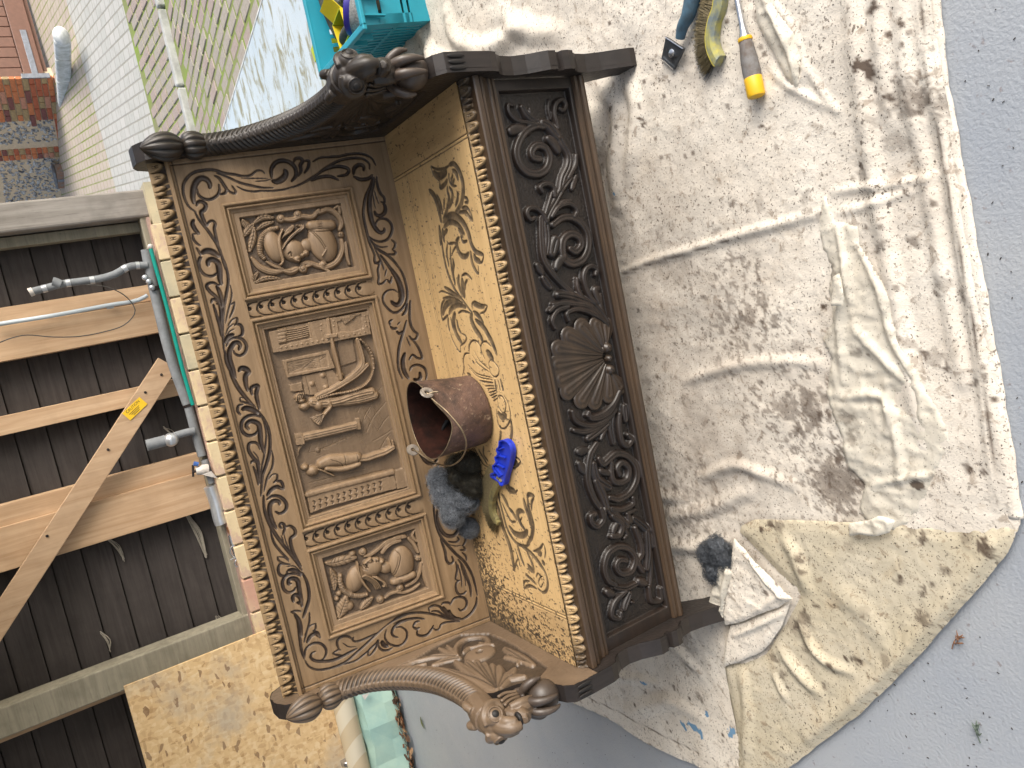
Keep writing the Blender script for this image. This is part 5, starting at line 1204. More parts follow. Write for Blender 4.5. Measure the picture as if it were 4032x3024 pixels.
for t, w, pts, hg, vn in AR:
    P = ap.uv(tl(t, pts), -.008); ap.ridge(P, w*KB*1.2, hg*1.1, SK, taper=.3, ends=.4, dish=.004 if vn == 1 else 0, veins=vn if vn > 1 else 0)
    if vn > 1: ap.cut(P, 12*KB, .003, .5)
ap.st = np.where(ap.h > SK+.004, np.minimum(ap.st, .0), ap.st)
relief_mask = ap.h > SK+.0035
for t, w, pts, hg, vn in AR:
    if vn == 0 and w < 60 and len(pts) > 3: ap.cut(ap.uv(tl(t, pts), -.006), 9*KB, .0018, .4)
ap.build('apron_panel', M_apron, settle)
# raised scrollwork in a lighter oak: the extra light it catches is painted in
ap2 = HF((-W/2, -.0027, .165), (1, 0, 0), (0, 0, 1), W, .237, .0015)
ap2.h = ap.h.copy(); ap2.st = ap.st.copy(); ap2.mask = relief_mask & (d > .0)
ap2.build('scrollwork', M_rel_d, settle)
# shell
sh = HF((-W/2+.50, -.0024, .165), (1, 0, 0), (0, 0, 1), .42, .237, .00125); sh.h[:] = SK-.01
tips = [(742,262),(672,245),(560,262),(462,325),(388,425),(372,540),(400,645),(452,735),(558,800),(655,810),(762,760),(838,700)]
orig = [(735,400),(722,425),(712,445),(708,455),(706,468),(706,482),(710,500),(716,512),(722,525),(732,540),(745,560),(765,590)]
for tp, og in zip(tips, orig):
    P = sh.uv(tl('R', [og, ((tp[0]*.5+og[0]*.5)+ (0), (tp[1]*.5+og[1]*.5)), tp]), -.004)
    Wd, D, T, Sg, tot = sh.dist(P, 90*KB)
    ww = KB*(16+132*T**.95)
    r = D/(ww*.5); z = np.where((r < 1), SK+.005+.011*np.clip(1-r**2, 0, 1)**.42*(.8+.2*np.sin(np.pi*np.clip(T, 0, 1))), -1e9)
    z = np.where(r < .9, z-.0016*(np.cos(r*Sg*11)*.5+.5), z)
    sh.h[Wd] = np.maximum(sh.h[Wd], z)
for c, r in (((740,415), 46), ((762,578), 46), ((750,495), 34)):
    P = sh.uv(tl('R', [c]), -.004)[0]; sh.dome(P, r*KB, r*KB, .024, SK)
    sh.cut(np.array([P+(.003, .003), P+(-.004, -.002), P+(.0, -.006)]), 9*KB, .003, .6)
sh.mask = sh.h > SK; sh.st = .5*smooth(SK+.007, SK+.003, sh.h)
sh.build('carved_shell', M_rel_d, settle)
# ------------------------------------------------------------------ settle arms
AT = .045
PR = [(.625, 0), (.625, 1.085), (.605, 1.118), (.575, 1.130), (.530, 1.126), (.497, 1.108), (.480, 1.075), (.484, 1.0), (.487, .94), (.462, .885), (.415, .838), (.345, .782), (.265, .750), (.185, .730), (.105, .728), (.075, .70), (.066, .66), (.060, .635), (.035, .600), (-.020, .575), (-.042, .566), (-.060, .548), (-.063, .50), (-.063, .432), (-.057, .412), (-.044, .404), (-.031, .385), (-.027, .352), (-.036, .318), (-.052, .288), (-.061, .268), (-.061, .246), (-.050, .241), (-.049, .231), (-.060, .226), (-.063, .210), (-.060, .194), (-.048, .188), (-.036, .168), (-.033, .138), (-.043, .098), (-.057, .060), (-.070, .022), (-.072, .0), (-.004, .0), (.010, .035), (.045, .082), (.10, .118), (.22, .130), (.44, .130), (.53, .105), (.565, .045), (.572, 0)]
ROLL = [(.487, .985), (.484, .945), (.468, .895), (.428, .842), (.365, .790), (.29, .754), (.21, .736), (.14, .731), (.085, .734), (.045, .740)]
def remesh(bm, vox, name, sm=2):
    me = mesh_bm(name, bm, True); o = bpy.data.objects.new('tmp', me); COL.objects.link(o)
    md = o.modifiers.new('r', 'REMESH'); md.mode = 'VOXEL'; md.voxel_size = vox; md.use_smooth_shade = True
    if sm:
        s_ = o.modifiers.new('s', 'SMOOTH'); s_.iterations = sm; s_.factor = .5
    dg = bpy.context.evaluated_depsgraph_get(); out = bpy.data.meshes.new_from_object(o.evaluated_get(dg)); bpy.data.objects.remove(o)
    out.name = name
    for p in out.polygons: p.use_smooth = True
    return out
def make_arm(sx):
    M_arm = M_arm_shade if sx > 0 else globals()['M_arm']
    xi = sx*(W/2+.0012); xo = sx*(W/2+AT); xc_ = (xi+xo)/2
    pol = PR
    # inner carved face
    z0, y0 = 0.0, -.09
    hf = HF((xi, y0, z0), (0, 1, 0), (0, 0, 1), .72, 1.16, .0024)
    if sx > 0:
        hf = HF((xi, y0+.72, z0), (0, -1, 0), (0, 0, 1), .72, 1.16, .0024)
    def uvyz(y, z): return ((y-y0) if sx < 0 else (y0+.72-y), z-z0)
    P = [uvyz(y, z) for y, z in pol]
    ins = np.zeros(hf.uu.shape, bool)
    Wd, i_ = hf.inside(P); ins[Wd] = i_
    hf.mask = ins
    if sx < 0:
        mp = lambda pts: hf.uv(tl('J', pts), .003)
        ref = hf
    else:
        # the same carving mirrored across the settle
        lf = HF((-xi, y0, z0), (0, 1, 0), (0, 0, 1), .72, 1.16, .05)
        mp = lambda pts: np.array([uvyz(u+y0, v) for u, v in lf.uv(tl('J', pts), .003)])
    kj = .00030
    def A(w, pts, hg=.008, base=0.0, **kw): hf.ridge(mp(pts), w*kj, hg, base, **kw)
    hf.h[:] = 0
    # sunk field round the carving
    fld = mp([(0,905),(300,770),(560,610),(860,470),(1230,455),(1480,560),(1800,760),(1990,900),(1900,1010),(1650,1250),(1350,1200),(1000,1010),(600,910),(200,900)])
    Wd, i_ = hf.inside(fld); hf.h[Wd] = np.where(i_, -.0065, hf.h[Wd]); fld0 = np.zeros(hf.h.shape); fld0[Wd] = i_
    hf.h += (fbm(hf.uu*220, hf.vv*220, 2, 3)-.5)*.0012
    B = -.0065
    for tip in ((800,825),(945,822),(1070,822),(1175,848),(1275,868),(1365,890)):
        A(118, [(1335,1175), ((1335+tip[0])/2+30, (1175+tip[1])/2+25), tip], .011, B, taper=.8, ends=.25, veins=3)
    for tip in ((1560,915),(1650,1020),(1690,1010)): A(120, [(1380,1150), (1450,1030), tip], .010, B, taper=.8, ends=.2, veins=3)
    A(64, [(0,955),(200,918),(420,905),(700,935),(1000,1035),(1270,1185)], .009, B, taper=.1, ends=.8)
    for pts, w in (([(330,800),(550,745),(800,745)], 76), ([(510,862),(660,800),(850,770)], 88), ([(590,650),(700,700),(820,740)], 66), ([(690,620),(760,680),(830,740)], 56), ([(820,730),(800,640),(860,560),(980,510),(1150,500),(1222,545),(1180,590),(1110,580)], 62), ([(900,700),(960,650),(1010,635)], 60), ([(1010,640),(1150,600),(1290,600)], 60),
                   ([(1800,860),(1620,750),(1440,650)], 110), ([(1720,820),(1560,780),(1440,760)], 66), ([(1780,850),(1650,810),(1600,850)], 60), ([(1640,760),(1540,690),(1510,660)], 50), ([(80,900),(200,840),(330,800)], 46), ([(210,912),(300,880),(415,850)], 50)):
        A(w, pts, .009, B, taper=.6, ends=.25, veins=3 if w > 60 else 0)
    for pts in ([(1335,1175),(1150,1010),(945,840)],[(1335,1175),(1200,1020),(1070,840)],[(1335,1175),(1240,1020),(1120,840)],[(1335,1175),(1290,1020),(1225,855)],[(1340,1175),(1320,1030),(1318,875)],[(1350,1170),(1400,1040),(1440,930)],[(1370,1160),(1470,1040),(1600,980)],[(1330,1180),(1060,1040),(720,935)],[(420,760),(640,745),(800,750)],[(560,840),(700,800),(850,775)],[(1780,850),(1600,745),(1450,655)],[(870,690),(900,590),(1000,530),(1160,520)],[(1720,830),(1560,760),(1480,720)]):
        hf.cut(mp(pts), 24*kj, .0035, .85)
    c = mp([(1115,715)])[0]; hf.dome(c, .040, .046, .012, B, p=.3); 
    dd = np.hypot(hf.uu-c[0], hf.vv-c[1]); q = smooth(.011, .007, dd); hf.h -= .02*q; hf.st = np.maximum(hf.st, q)
    hf.st = np.maximum(hf.st, .75*fld0*smooth(B+.0045, B+.001, hf.h))
    front = smooth(.0, -.06, (hf.uu+y0 if sx < 0 else y0+.72-hf.uu))
    arm_name = 'arm'
    hf.mask &= (hf.vv > .0)
    low = hf.vv < ZS-.02
    m0 = hf.mask.copy()
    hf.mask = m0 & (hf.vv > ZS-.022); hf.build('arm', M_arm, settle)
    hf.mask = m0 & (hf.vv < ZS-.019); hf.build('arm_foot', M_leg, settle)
    # plank body: outer face and edges
    bm = bmesh.new()
    X1 = xi+sx*.0075; X2 = xo
    prism_bm(bm, [(X1, y, z) for y, z in pol], (X2-X1, 0, 0))
    # rim between carved face and plank
    me = mesh_bm('arm_plank', bm, False); link('arm_plank', me, M_leg, settle)
    bm = bmesh.new()
    ring = [bm.verts.new((xi-sx*.0003, y, z)) for y, z in pol]; ring2 = [bm.verts.new((X1+sx*.001, y, z)) for y, z in pol]
    for i in range(len(pol)): bm.faces.new([ring[i], ring[(i+1) % len(pol)], ring2[(i+1) % len(pol)], ring2[i]])
    link('arm_edge', mesh_bm('arm_edge', bm), M_leg, settle)
    # scaled roll
    path = catmull([(0, y, z) for y, z in ROLL], .003)
    L = np.r_[0, np.cumsum(np.linalg.norm(np.diff(path, axis=0), axis=1))]
    n = 72; V = []; S_ = []
    ls = np.linspace(0, L[-1], 260); pts = np.stack([np.interp(ls, L, path[:, k]) for k in range(3)], 1)
    T = np.gradient(pts, axis=0); T /= np.linalg.norm(T, axis=1)[:, None]
    th = np.linspace(0, 2*math.pi, n, endpoint=False)
    rad = .0285+.004*smooth(.0, .5, ls/L[-1])
    for i in range(len(ls)):
        nrm = np.array([0, -T[i][2], T[i][1]]);
        if nrm[1] > 0 or nrm[2] < -0.2: nrm = -nrm
        ang = th  # angle from the outward (front/up) normal towards +x
        a_ = (ang+math.pi) % (2*math.pi)-math.pi
        ch = ((ls[i]-np.abs(a_)*.017)/.0145) % 1.0
        g = smooth(.40, .16, np.abs(ch-.5))*smooth(.22, .35, np.abs(a_))*smooth(1.9, 1.5, np.abs(a_))*smooth(0, .05, ls[i])
        cx = a_*rad[i]; cy = ((ls[i]/.0225) % 1.0-.5)*.0225
        rr_ = np.hypot(cx, cy); ci = smooth(.0016, .0006, np.abs(rr_-.0045))
        dep = .0042*g+.0020*ci
        r = rad[i]-dep
        for k in range(n):
            V.append(np.array([xc_, pts[i][1], pts[i][2]])+r[k]*(math.cos(ang[k])*nrm+math.sin(ang[k])*np.array([1., 0, 0])))
        S_.append(np.clip(.85*g+.5*ci, 0, 1))
    m = len(ls); idx = np.arange(m*n).reshape(m, n)
    F = np.stack([idx[:-1], np.roll(idx, -1, 1)[:-1], np.roll(idx, -1, 1)[1:], idx[1:]], -1).reshape(-1, 4)
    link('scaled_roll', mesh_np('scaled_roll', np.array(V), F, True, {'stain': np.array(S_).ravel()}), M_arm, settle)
    # bud and ball at the back of the roll
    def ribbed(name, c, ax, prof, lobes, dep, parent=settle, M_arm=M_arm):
        n = 96; ax = np.array(ax, float); ax /= np.linalg.norm(ax); a = np.array([1., 0, 0]); b = np.cross(ax, a)
        prof = catmull([(r, h, 0) for r, h in prof], .002); V = []; S_ = []
        hs = (prof[:, 1]-prof[:, 1].min())/(np.ptp(prof[:, 1])+1e-9)
        for (r, h, _), hh in zip(prof, hs):
            for k in range(n):
                t = 2*math.pi*k/n; wv = .5+.5*math.cos(lobes*t+1.2*math.sin(3.0*hh)*math.sin(t)); g = (1-wv)**3
                rr = r*(1-dep*g*math.sin(math.pi*min(1, max(0, hh*.9+.08))))
                V.append(np.array(c)+ax*h+rr*(math.cos(t)*a+math.sin(t)*b)); S_.append(.9*g)
        m = len(prof); idx = np.arange(m*n).reshape(m, n)
        F = np.stack([idx[:-1], np.roll(idx, -1, 1)[:-1], np.roll(idx, -1, 1)[1:], idx[1:]], -1).reshape(-1, 4)
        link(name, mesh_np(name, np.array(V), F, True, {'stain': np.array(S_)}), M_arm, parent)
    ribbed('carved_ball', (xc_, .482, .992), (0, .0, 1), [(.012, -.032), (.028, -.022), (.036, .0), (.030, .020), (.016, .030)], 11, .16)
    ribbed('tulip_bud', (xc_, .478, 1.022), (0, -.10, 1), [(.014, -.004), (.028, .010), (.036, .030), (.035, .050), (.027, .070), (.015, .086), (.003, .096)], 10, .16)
    # dragon head
    bm = bmesh.new()
    def S(y, z, r, sc=(1, 1, 1), dx=0): sphere_bm(bm, (xc_+dx, y, z), r, 18, 12, sc)
    def Tb(pts, rr): tube_bm(bm, catmull([(xc_+p[0], p[1], p[2]) for p in pts], .004), np.interp(np.linspace(0, 1, len(catmull(pts, .004))), np.linspace(0, 1, len(rr)), rr), 14)
    Tb([(0,.10,.733),(0,.06,.742),(0,.02,.748)], [.033, .036, .036])
    S(.004, .746, .037, (.95, 1, .95))
    for s_ in (-1, 1):
        S(-.012, .748, .0265, (.85, 1, 1), s_*.021)
        Tb([(s_*.010,-.018,.775),(s_*.030,-.008,.772),(s_*.043,.004,.752),(s_*.036,.010,.728),(s_*.018,-.004,.716)], [.006, .008, .008, .008, .005])
        S(-.052, .722, .0135, (.9, 1.1, .9), s_*.010)
        Tb([(s_*.012,-.030,.742),(s_*.013,-.046,.734),(s_*.010,-.060,.716)], [.012, .013, .009])
        Tb([(s_*.020,.05,.772),(s_*.026,.075,.776),(s_*.026,.086,.768)], [.010, .011, .006])
    Tb([(0,-.015,.748),(0,-.040,.742),(0,-.060,.728),(0,-.067,.708)], [.020, .018, .015, .009])
    Tb([(0,.0,.712),(0,-.025,.698),(0,-.048,.690),(0,-.056,.694)], [.018, .016, .013, .009])
    Tb([(0,-.030,.688),(0,-.052,.682)], [.020, .013])
    # beard narrowing down to the claw
    for dx, yy in ((-.017, -.012), (-.006, -.020), (.006, -.020), (.017, -.012)):
        Tb([(dx,yy+.005,.700),(dx*1.1,yy-.002,.672),(dx*.8,yy+.004,.648),(dx*.5,yy+.012,.630)], [.009, .011, .010, .006])
    Tb([(0,.035,.72),(0,.020,.68),(0,.012,.645),(0,.012,.628)], [.030, .022, .014, .008])
    me = remesh(bm, .0021, 'dragon_head', 3)
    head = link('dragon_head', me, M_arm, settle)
    for s_ in (-1, 1):
        bm = bmesh.new()
        ec = np.array([xc_+s_*.031, -.026, .750]); en = np.array([s_*.62, -.76, .10]); en /= np.linalg.norm(en)
        sphere_bm(bm, ec-en*.004, .0125, 16, 10)
        lathe_bm(bm, [(.0135, -.004), (.0150, .004), (.0165, .005), (.0180, .003), (.0185, -.006)], ec, en, 22)
        link('eye', mesh_bm('eye', bm, True), M_arm, head)
        bm = bmesh.new(); lathe_bm(bm, [(.0, .0112), (.0060, .0108), (.0085, .0080)], ec-en*.001, en, 14); link('pupil', mesh_bm('pupil', bm, True), M_recess_dark, head)
    bm = bmesh.new()
    for s_ in (-1, 1):
        for i in range(4): box_bm(bm, (xc_+s_*(.004+i*.003), -.052+i*.006, .7015), (.0022, .003, .006))
    bm2 = bmesh.new(); sphere_bm(bm2, (xc_, -.040, .7005), .0145, 14, 10, (1.25, 1.1, .55)); link('mouth', mesh_bm('mouth', bm2, True), M_recess_dark, head)  # near-black blob paints the shade inside the open mouth
    bm2 = bmesh.new()
    for s2 in (-1, 1):
        for k2 in range(4): tube_bm(bm2, catmull([(xc_+s2*(.012+.007*k2), -.006+.012*k2, .708), (xc_+s2*(.016+.005*k2), .004+.010*k2, .686), (xc_+s2*(.010+.004*k2), .014+.006*k2, .655)], .006), .0042, 8)
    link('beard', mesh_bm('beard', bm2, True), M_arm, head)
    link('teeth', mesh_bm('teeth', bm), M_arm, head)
    # ball and claw
    bm = bmesh.new(); sphere_bm(bm, (xc_, -.002, .604), .039, 28, 18)
    ball = link('claw_ball', mesh_bm('claw_ball', bm, True), M_ball, settle)
    bm = bmesh.new()
    def clw(P_, rr):
        q = catmull(P_, .004); tube_bm(bm, q, np.interp(np.linspace(0, 1, len(q)), np.linspace(0, 1, len(rr)), rr), 12)
    for dx in (-.013, .013):
        clw([(xc_+dx*.7, .012, .656), (xc_+dx, -.028, .646), (xc_+dx*1.1, -.046, .624), (xc_+dx*1.1, -.050, .600), (xc_+dx, -.046, .588)], [.009, .0115, .0115, .008, .003])
    for s_ in (-1, 1):
        clw([(xc_+s_*.018, .022, .652), (xc_+s_*.036, .010, .640), (xc_+s_*.047, .000, .622), (xc_+s_*.048, -.004, .602)], [.009, .011, .009, .003])
    clw([(xc_, .02, .64), (xc_, .045, .63), (xc_, .066, .645)], [.016, .014, .014])
    claw = link('claw', remesh(bm, .002, 'claw', 2), M_ball, settle)
    # three gouges on the front of the plank, pegs on the outside
    bm = bmesh.new()
    for k in (-1, 0, 1):
        sphere_bm(bm, (xc_+k*.013, -.064, .520), .0055, 12, 8, (1, .5, 4.0))
    link('gouge', mesh_bm('gouge', bm, True), M_recess_dark, settle)
    # forefront block that makes the front of the plank 50 mm wide and square
    box('peg', (xo+sx*.008, .030, .455), (.022, .060, .085), M_leg, settle, bev=.004)
    box('peg', (xo+sx*.008, .560, .945), (.024, .060, .110), M_mould, settle, bev=.004)
M_ball = wood('dark_ball_oak', (.040, .029, .022), (.075, .054, .040), (.012, .009, .007), (30, 4, 4), (.34, .5), .3, .4, .3, .5)
M_recess_dark = plain('black_recess', (.010, .008, .007), .6, 0, .2, 40, .1)
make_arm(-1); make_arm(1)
# ------------------------------------------------------------------ dust sheet
def cloth_mat(name, c1, c2, stain_b, spots=1.0, bs=.5):
    m, nt, b = newmat(name)
    v = mapping(nt, (1, 1, 1))
    n0 = noise(nt, v, 5, 5, .6); n1 = noise(nt, v, 30, 5, .65, .5); n2 = noise(nt, v, 95, 3, .6); n3 = noise(nt, v, 210, 2, .6); n4 = noise(nt, v, 14, 5, .7, .6)
    R_ = lambda s, a, c: ramp(nt, s, [(a, (0,0,0)), (c, (1,1,1))]).outputs[0]
    col = mix(nt, c1, c2, R_(n0, .35, .68))
    col = mix(nt, col, stain_b, math_(nt, 'MULTIPLY', R_(n4, .55, .78), .55*spots))
    col = mix(nt, col, (.16, .105, .062), math_(nt, 'MULTIPLY', R_(n1, .585, .66), .5*spots))
    dens = R_(noise(nt, v, 4, 3, .6), .35, .7)
    col = mix(nt, col, (.055, .038, .028), math_(nt, 'MULTIPLY', math_(nt, 'MULTIPLY', R_(n2, .60, .65), dens), .9*spots))
    col = mix(nt, col, (.04, .03, .025), math_(nt, 'MULTIPLY', R_(n3, .635, .68), .9*spots))
    at = nt.nodes.new('ShaderNodeAttribute'); at.attribute_name = 'stain'
    col = mix(nt, col, (.075, .052, .038), math_(nt, 'MINIMUM', math_(nt, 'MULTIPLY', at.outputs['Fac'], math_(nt, 'ADD', .35, math_(nt, 'MULTIPLY', n1, 1.2))), .95))
    a2 = nt.nodes.new('ShaderNodeAttribute'); a2.attribute_name = 'tint'
    bf = R_(math_(nt, 'MULTIPLY', a2.outputs['Fac'], math_(nt, 'ADD', .4, n2)), .42, .60)
    col = mix(nt, col, (.13, .24, .36), bf)
    nt.links.new(col, b.inputs['Base Color']); b.inputs['Roughness'].default_value = .85; b.inputs['Specular IOR Level'].default_value = .15
    p = bump(nt, b, noise(nt, v, 320, 2, .5), .25, .0015)
    vo = nt.nodes.new('ShaderNodeTexVoronoi'); vo.feature = 'DISTANCE_TO_EDGE'; vo.inputs['Scale'].default_value = 70
    wv_ = nt.nodes.new('ShaderNodeVectorMath'); wv_.operation = 'ADD'; nz_ = nt.nodes.new('ShaderNodeTexNoise'); nz_.inputs['Scale'].default_value = 30; nt.links.new(v, nz_.inputs['Vector'])
    sc__ = nt.nodes.new('ShaderNodeVectorMath'); sc__.operation = 'SCALE'; sc__.inputs['Scale'].default_value = .03; nt.links.new(nz_.outputs['Color'], sc__.inputs[0]); nt.links.new(v, wv_.inputs[0]); nt.links.new(sc__.outputs[0], wv_.inputs[1]); nt.links.new(wv_.outputs[0], vo.inputs['Vector'])
    wr = ramp(nt, vo.outputs['Distance'], [(0.0, (1,1,1)), (.12, (0,0,0))]).outputs[0]
    bump(nt, b, math_(nt, 'ADD', math_(nt, 'ADD', n1, math_(nt, 'MULTIPLY', noise(nt, v, 75, 4, .6, 1.0), .8)), math_(nt, 'MULTIPLY', wr, .10)), bs, .007, p)
    return m
M_cloth = cloth_mat('dust_sheet_canvas', (.58, .52, .44), (.66, .61, .53), (.36, .29, .21), 1.0, .26)
M_flap = cloth_mat('dust_sheet_folded', (.43, .375, .27), (.51, .455, .35), (.39, .30, .19), 1.15, .18)
M_film = cloth_mat('plastic_liner', (.60, .55, .455), (.67, .625, .53), (.42, .34, .23), .6, .14)
M_film.node_tree.nodes['Principled BSDF'].inputs['Roughness'].default_value = .42
M_film.node_tree.nodes['Principled BSDF'].inputs['Specular IOR Level'].default_value = .35
M_film.node_tree.nodes['Principled BSDF'].inputs['Alpha'].default_value = .82

def build2(hf, name, mat, parent=None, soften=1):
    o = hf.build(name, mat, parent, soften)
    return o
def ridgeline(hf, S, w, hgt, sharp=1.0, stain=0.0):
    P = hf.uv(S); Wd, D, T, Sg, tot = hf.dist(P, w)
    q = np.clip(1-D/w, 0, 1)**(1+sharp)*(3-2*np.clip(1-D/w, 0, 1)) if sharp else smooth(0, 1, 1-D/w)
    e = np.clip(np.sin(np.pi*np.clip(T, .02, .98)), 0, 1)**.3
    hf.h[Wd] += hgt*np.clip(q, 0, 1.2)*e
    if stain: hf.st[Wd] = np.maximum(hf.st[Wd], stain*np.clip(1-D/(w*.3), 0, 1))
def crumple(hf, amp, sc, seed, oct=3, mask=None):
    r = ridged(hf.uu*sc, hf.vv*sc, oct, seed); z = amp*(r-.5)
    hf.h += z if mask is None else z*mask
cl = HF((-1.75, -1.06, .005), (1, 0, 0), (0, 1, 0), 3.55, 2.30, .0055)
outer = [on_z(s) for s in [(3690,-420),(3690,0),(3735,300),(3790,640),(3850,1000),(3930,1400),(3985,1700),(4026,1950),(4034,2050),(3985,2150),(3800,2370),(3600,2590),(3400,2780),(3200,2930),(3060,3026),(3020,3130)]]
pl = [(p[0]+1.75, p[1]+1.06) for p in outer]
left_edge = [on_z(s) for s in [(2920,3060),(2700,2985),(2560,2920),(2400,2820),(2230,2745),(2100,2680)]]
pl += [(p[0]+1.75, p[1]+1.06) for p in left_edge]
pl += [(.45, 2.02), (1.2, 2.1), (2.2, 2.1), (2.8, 2.14)]
ce = [on_z(s) for s in [(1560,210),(1600,150),(1640,60),(1600,-150)]]
pl += [(p[0]+1.75, p[1]+1.06) for p in ce]+[(3.5, 2.1), (3.52, .3)]
cl_sd = cl.polysd(pl)+.004*(fbm(cl.uu*14, cl.vv*14, 2, 71)-.5)
cl.h = .004+.022*np.clip(fbm(cl.uu*2.4, cl.vv*2.4, 3, 11)-.38, 0, 1)
fr = smooth(.35, .15, cl.vv)          # smoother hemmed strip along the front
rough_ = np.clip(.25+1.5*(fbm(cl.uu*3, cl.vv*3, 3, 91)-.35), .15, 1)*(1-.85*fr); crumple(cl, .007, 7, 5, 3, 1-.8*fr); crumple(cl, .0042, 26, 8, 3, rough_); crumple(cl, .0034, 60, 15, 2, rough_)
soil = np.exp(-((cl.uu-1.66)/.62)**4-((cl.vv-1.06+.06)/.24)**2)*(.35+.8*fbm(cl.uu*14, cl.vv*14, 5, 41, .62)); cl.st = np.maximum(cl.st, np.clip(soil*.60, 0, .6))
for s_, r_ in (((3150,1640),.13),((3290,1880),.12),((2720,2000),.12),((2900,1250),.12)):
    P_ = cl.uv([s_])[0]; g_ = np.exp(-((cl.uu-P_[0])**2+(cl.vv-P_[1])**2)/r_**2)*.19; t_ = smooth(.67-g_, .72-g_, fbm(cl.uu*70, cl.vv*70, 4, 57, .65)); cl.st = np.maximum(cl.st, .7*t_*(g_ > .03))
for S_, w_, h_, sh_ in [
 ([(3365,-100),(3380,200),(3420,520),(3465,800),(3520,1100),(3575,1400),(3640,1750)], .030, .011, 1),
 ([(3465,-100),(3480,200),(3515,480)], .022, .007, 1), ([(3560,-50),(3580,250),(3610,480),(3660,700),(3720,1100),(3800,1500)], .024, .009, 1),
 ([(3640,0),(3665,260),(3730,620),(3790,1000),(3850,1350),(3905,1700),(3940,1990)], .016, .008, 1),
 ([(3700,250),(3745,600),(3805,960),(3880,1350),(3945,1700),(3990,1990)], .018, .008, 0),
 ([(2440,1078),(2560,1030),(2700,990),(2900,930),(3080,880),(3260,830)], .018, .010, 1),
 ([(3290,755),(3420,735),(3560,720),(3700,690)], .014, .008, 1), ([(3320,835),(3480,790),(3640,740)], .014, .007, 1),
 ([(2380,330),(2430,420),(2440,520),(2430,680),(2440,800)], .045, .020, 1), ([(2470,300),(2510,420),(2500,560),(2480,700)], .040, .016, 1), ([(2330,420),(2360,560)], .03, .012, 1),
 ([(1770,60),(1800,150),(1900,190),(2000,160),(2080,90)], .05, .022, 1), ([(1660,120),(1720,220),(1800,260),(1950,250)], .05, .02, 1), ([(1990,60),(2080,120),(2200,130)], .05, .016, 1), ([(1620,170),(1640,260),(1650,330)], .03, .03, 1), ([(1700,180),(1720,260),(1740,330)], .03, .02, 1),
 ([(2640,2030),(2800,2000),(2960,1930)], .03, .012, 1), ([(2620,2140),(2760,2150),(2900,2120)], .03, .014, 1), ([(2560,1950),(2700,1960)], .03, .010, 1),
 ([(2700,1500),(2900,1440),(3100,1420),(3250,1430)], .022, .008, 1), ([(2760,1880),(2900,1830),(3000,1860),(3120,1900)], .025, .012, 1),
 ([(3000,0),(3090,50),(3150,170),(3170,290),(3120,360)], .010, .006, 1), ([(3060,0),(3100,90)], .01, .005, 1), ([(3180,260),(3240,360),(3310,440)], .010, .006, 1), ([(3020,240),(3100,330),(3300,440)], .012, .006, 1),
 ([(2480,2800),(2640,2760),(2760,2820)], .04, .010, 1), ([(2330,2700),(2420,2660),(2600,2690)], .03, .010, 1), ([(2600,2480),(2680,2560),(2760,2640)], .03, .012, 1)]:
    ridgeline(cl, S_, w_, h_, sh_)
for S_ in ([(3645,0),(3672,300),(3735,660),(3755,760),(3800,1010),(3862,1360),(3915,1700),(3945,1990)], [(2440,1086),(2560,1040),(2700,1000),(2880,945)], [(2310,2735),(2440,2800),(2640,2905),(2760,2960)]):
    cl.cut(cl.uv(S_), .007, .004, .85, .05)
cl.tint = np.zeros(cl.h.shape)
def blot(hf, s, r, a, sq=1.0, ang=0, field='st'):
    P = hf.uv([s])[0]; Wd = hf.win(np.array([P, P]), r*1.6)
    x, y = hf.uu[Wd]-P[0], hf.vv[Wd]-P[1]; c_, s_ = math.cos(ang), math.sin(ang)
    d = np.hypot((x*c_+y*s_), (-x*s_+y*c_)/sq)/r
    w_ = 1-smooth(.55, 1.05, d+1.9*(fbm(hf.uu[Wd]*110, hf.vv[Wd]*110, 4, 33, .6)-.5))
    F_ = getattr(hf, field); F_[Wd] = np.maximum(F_[Wd], a*w_)
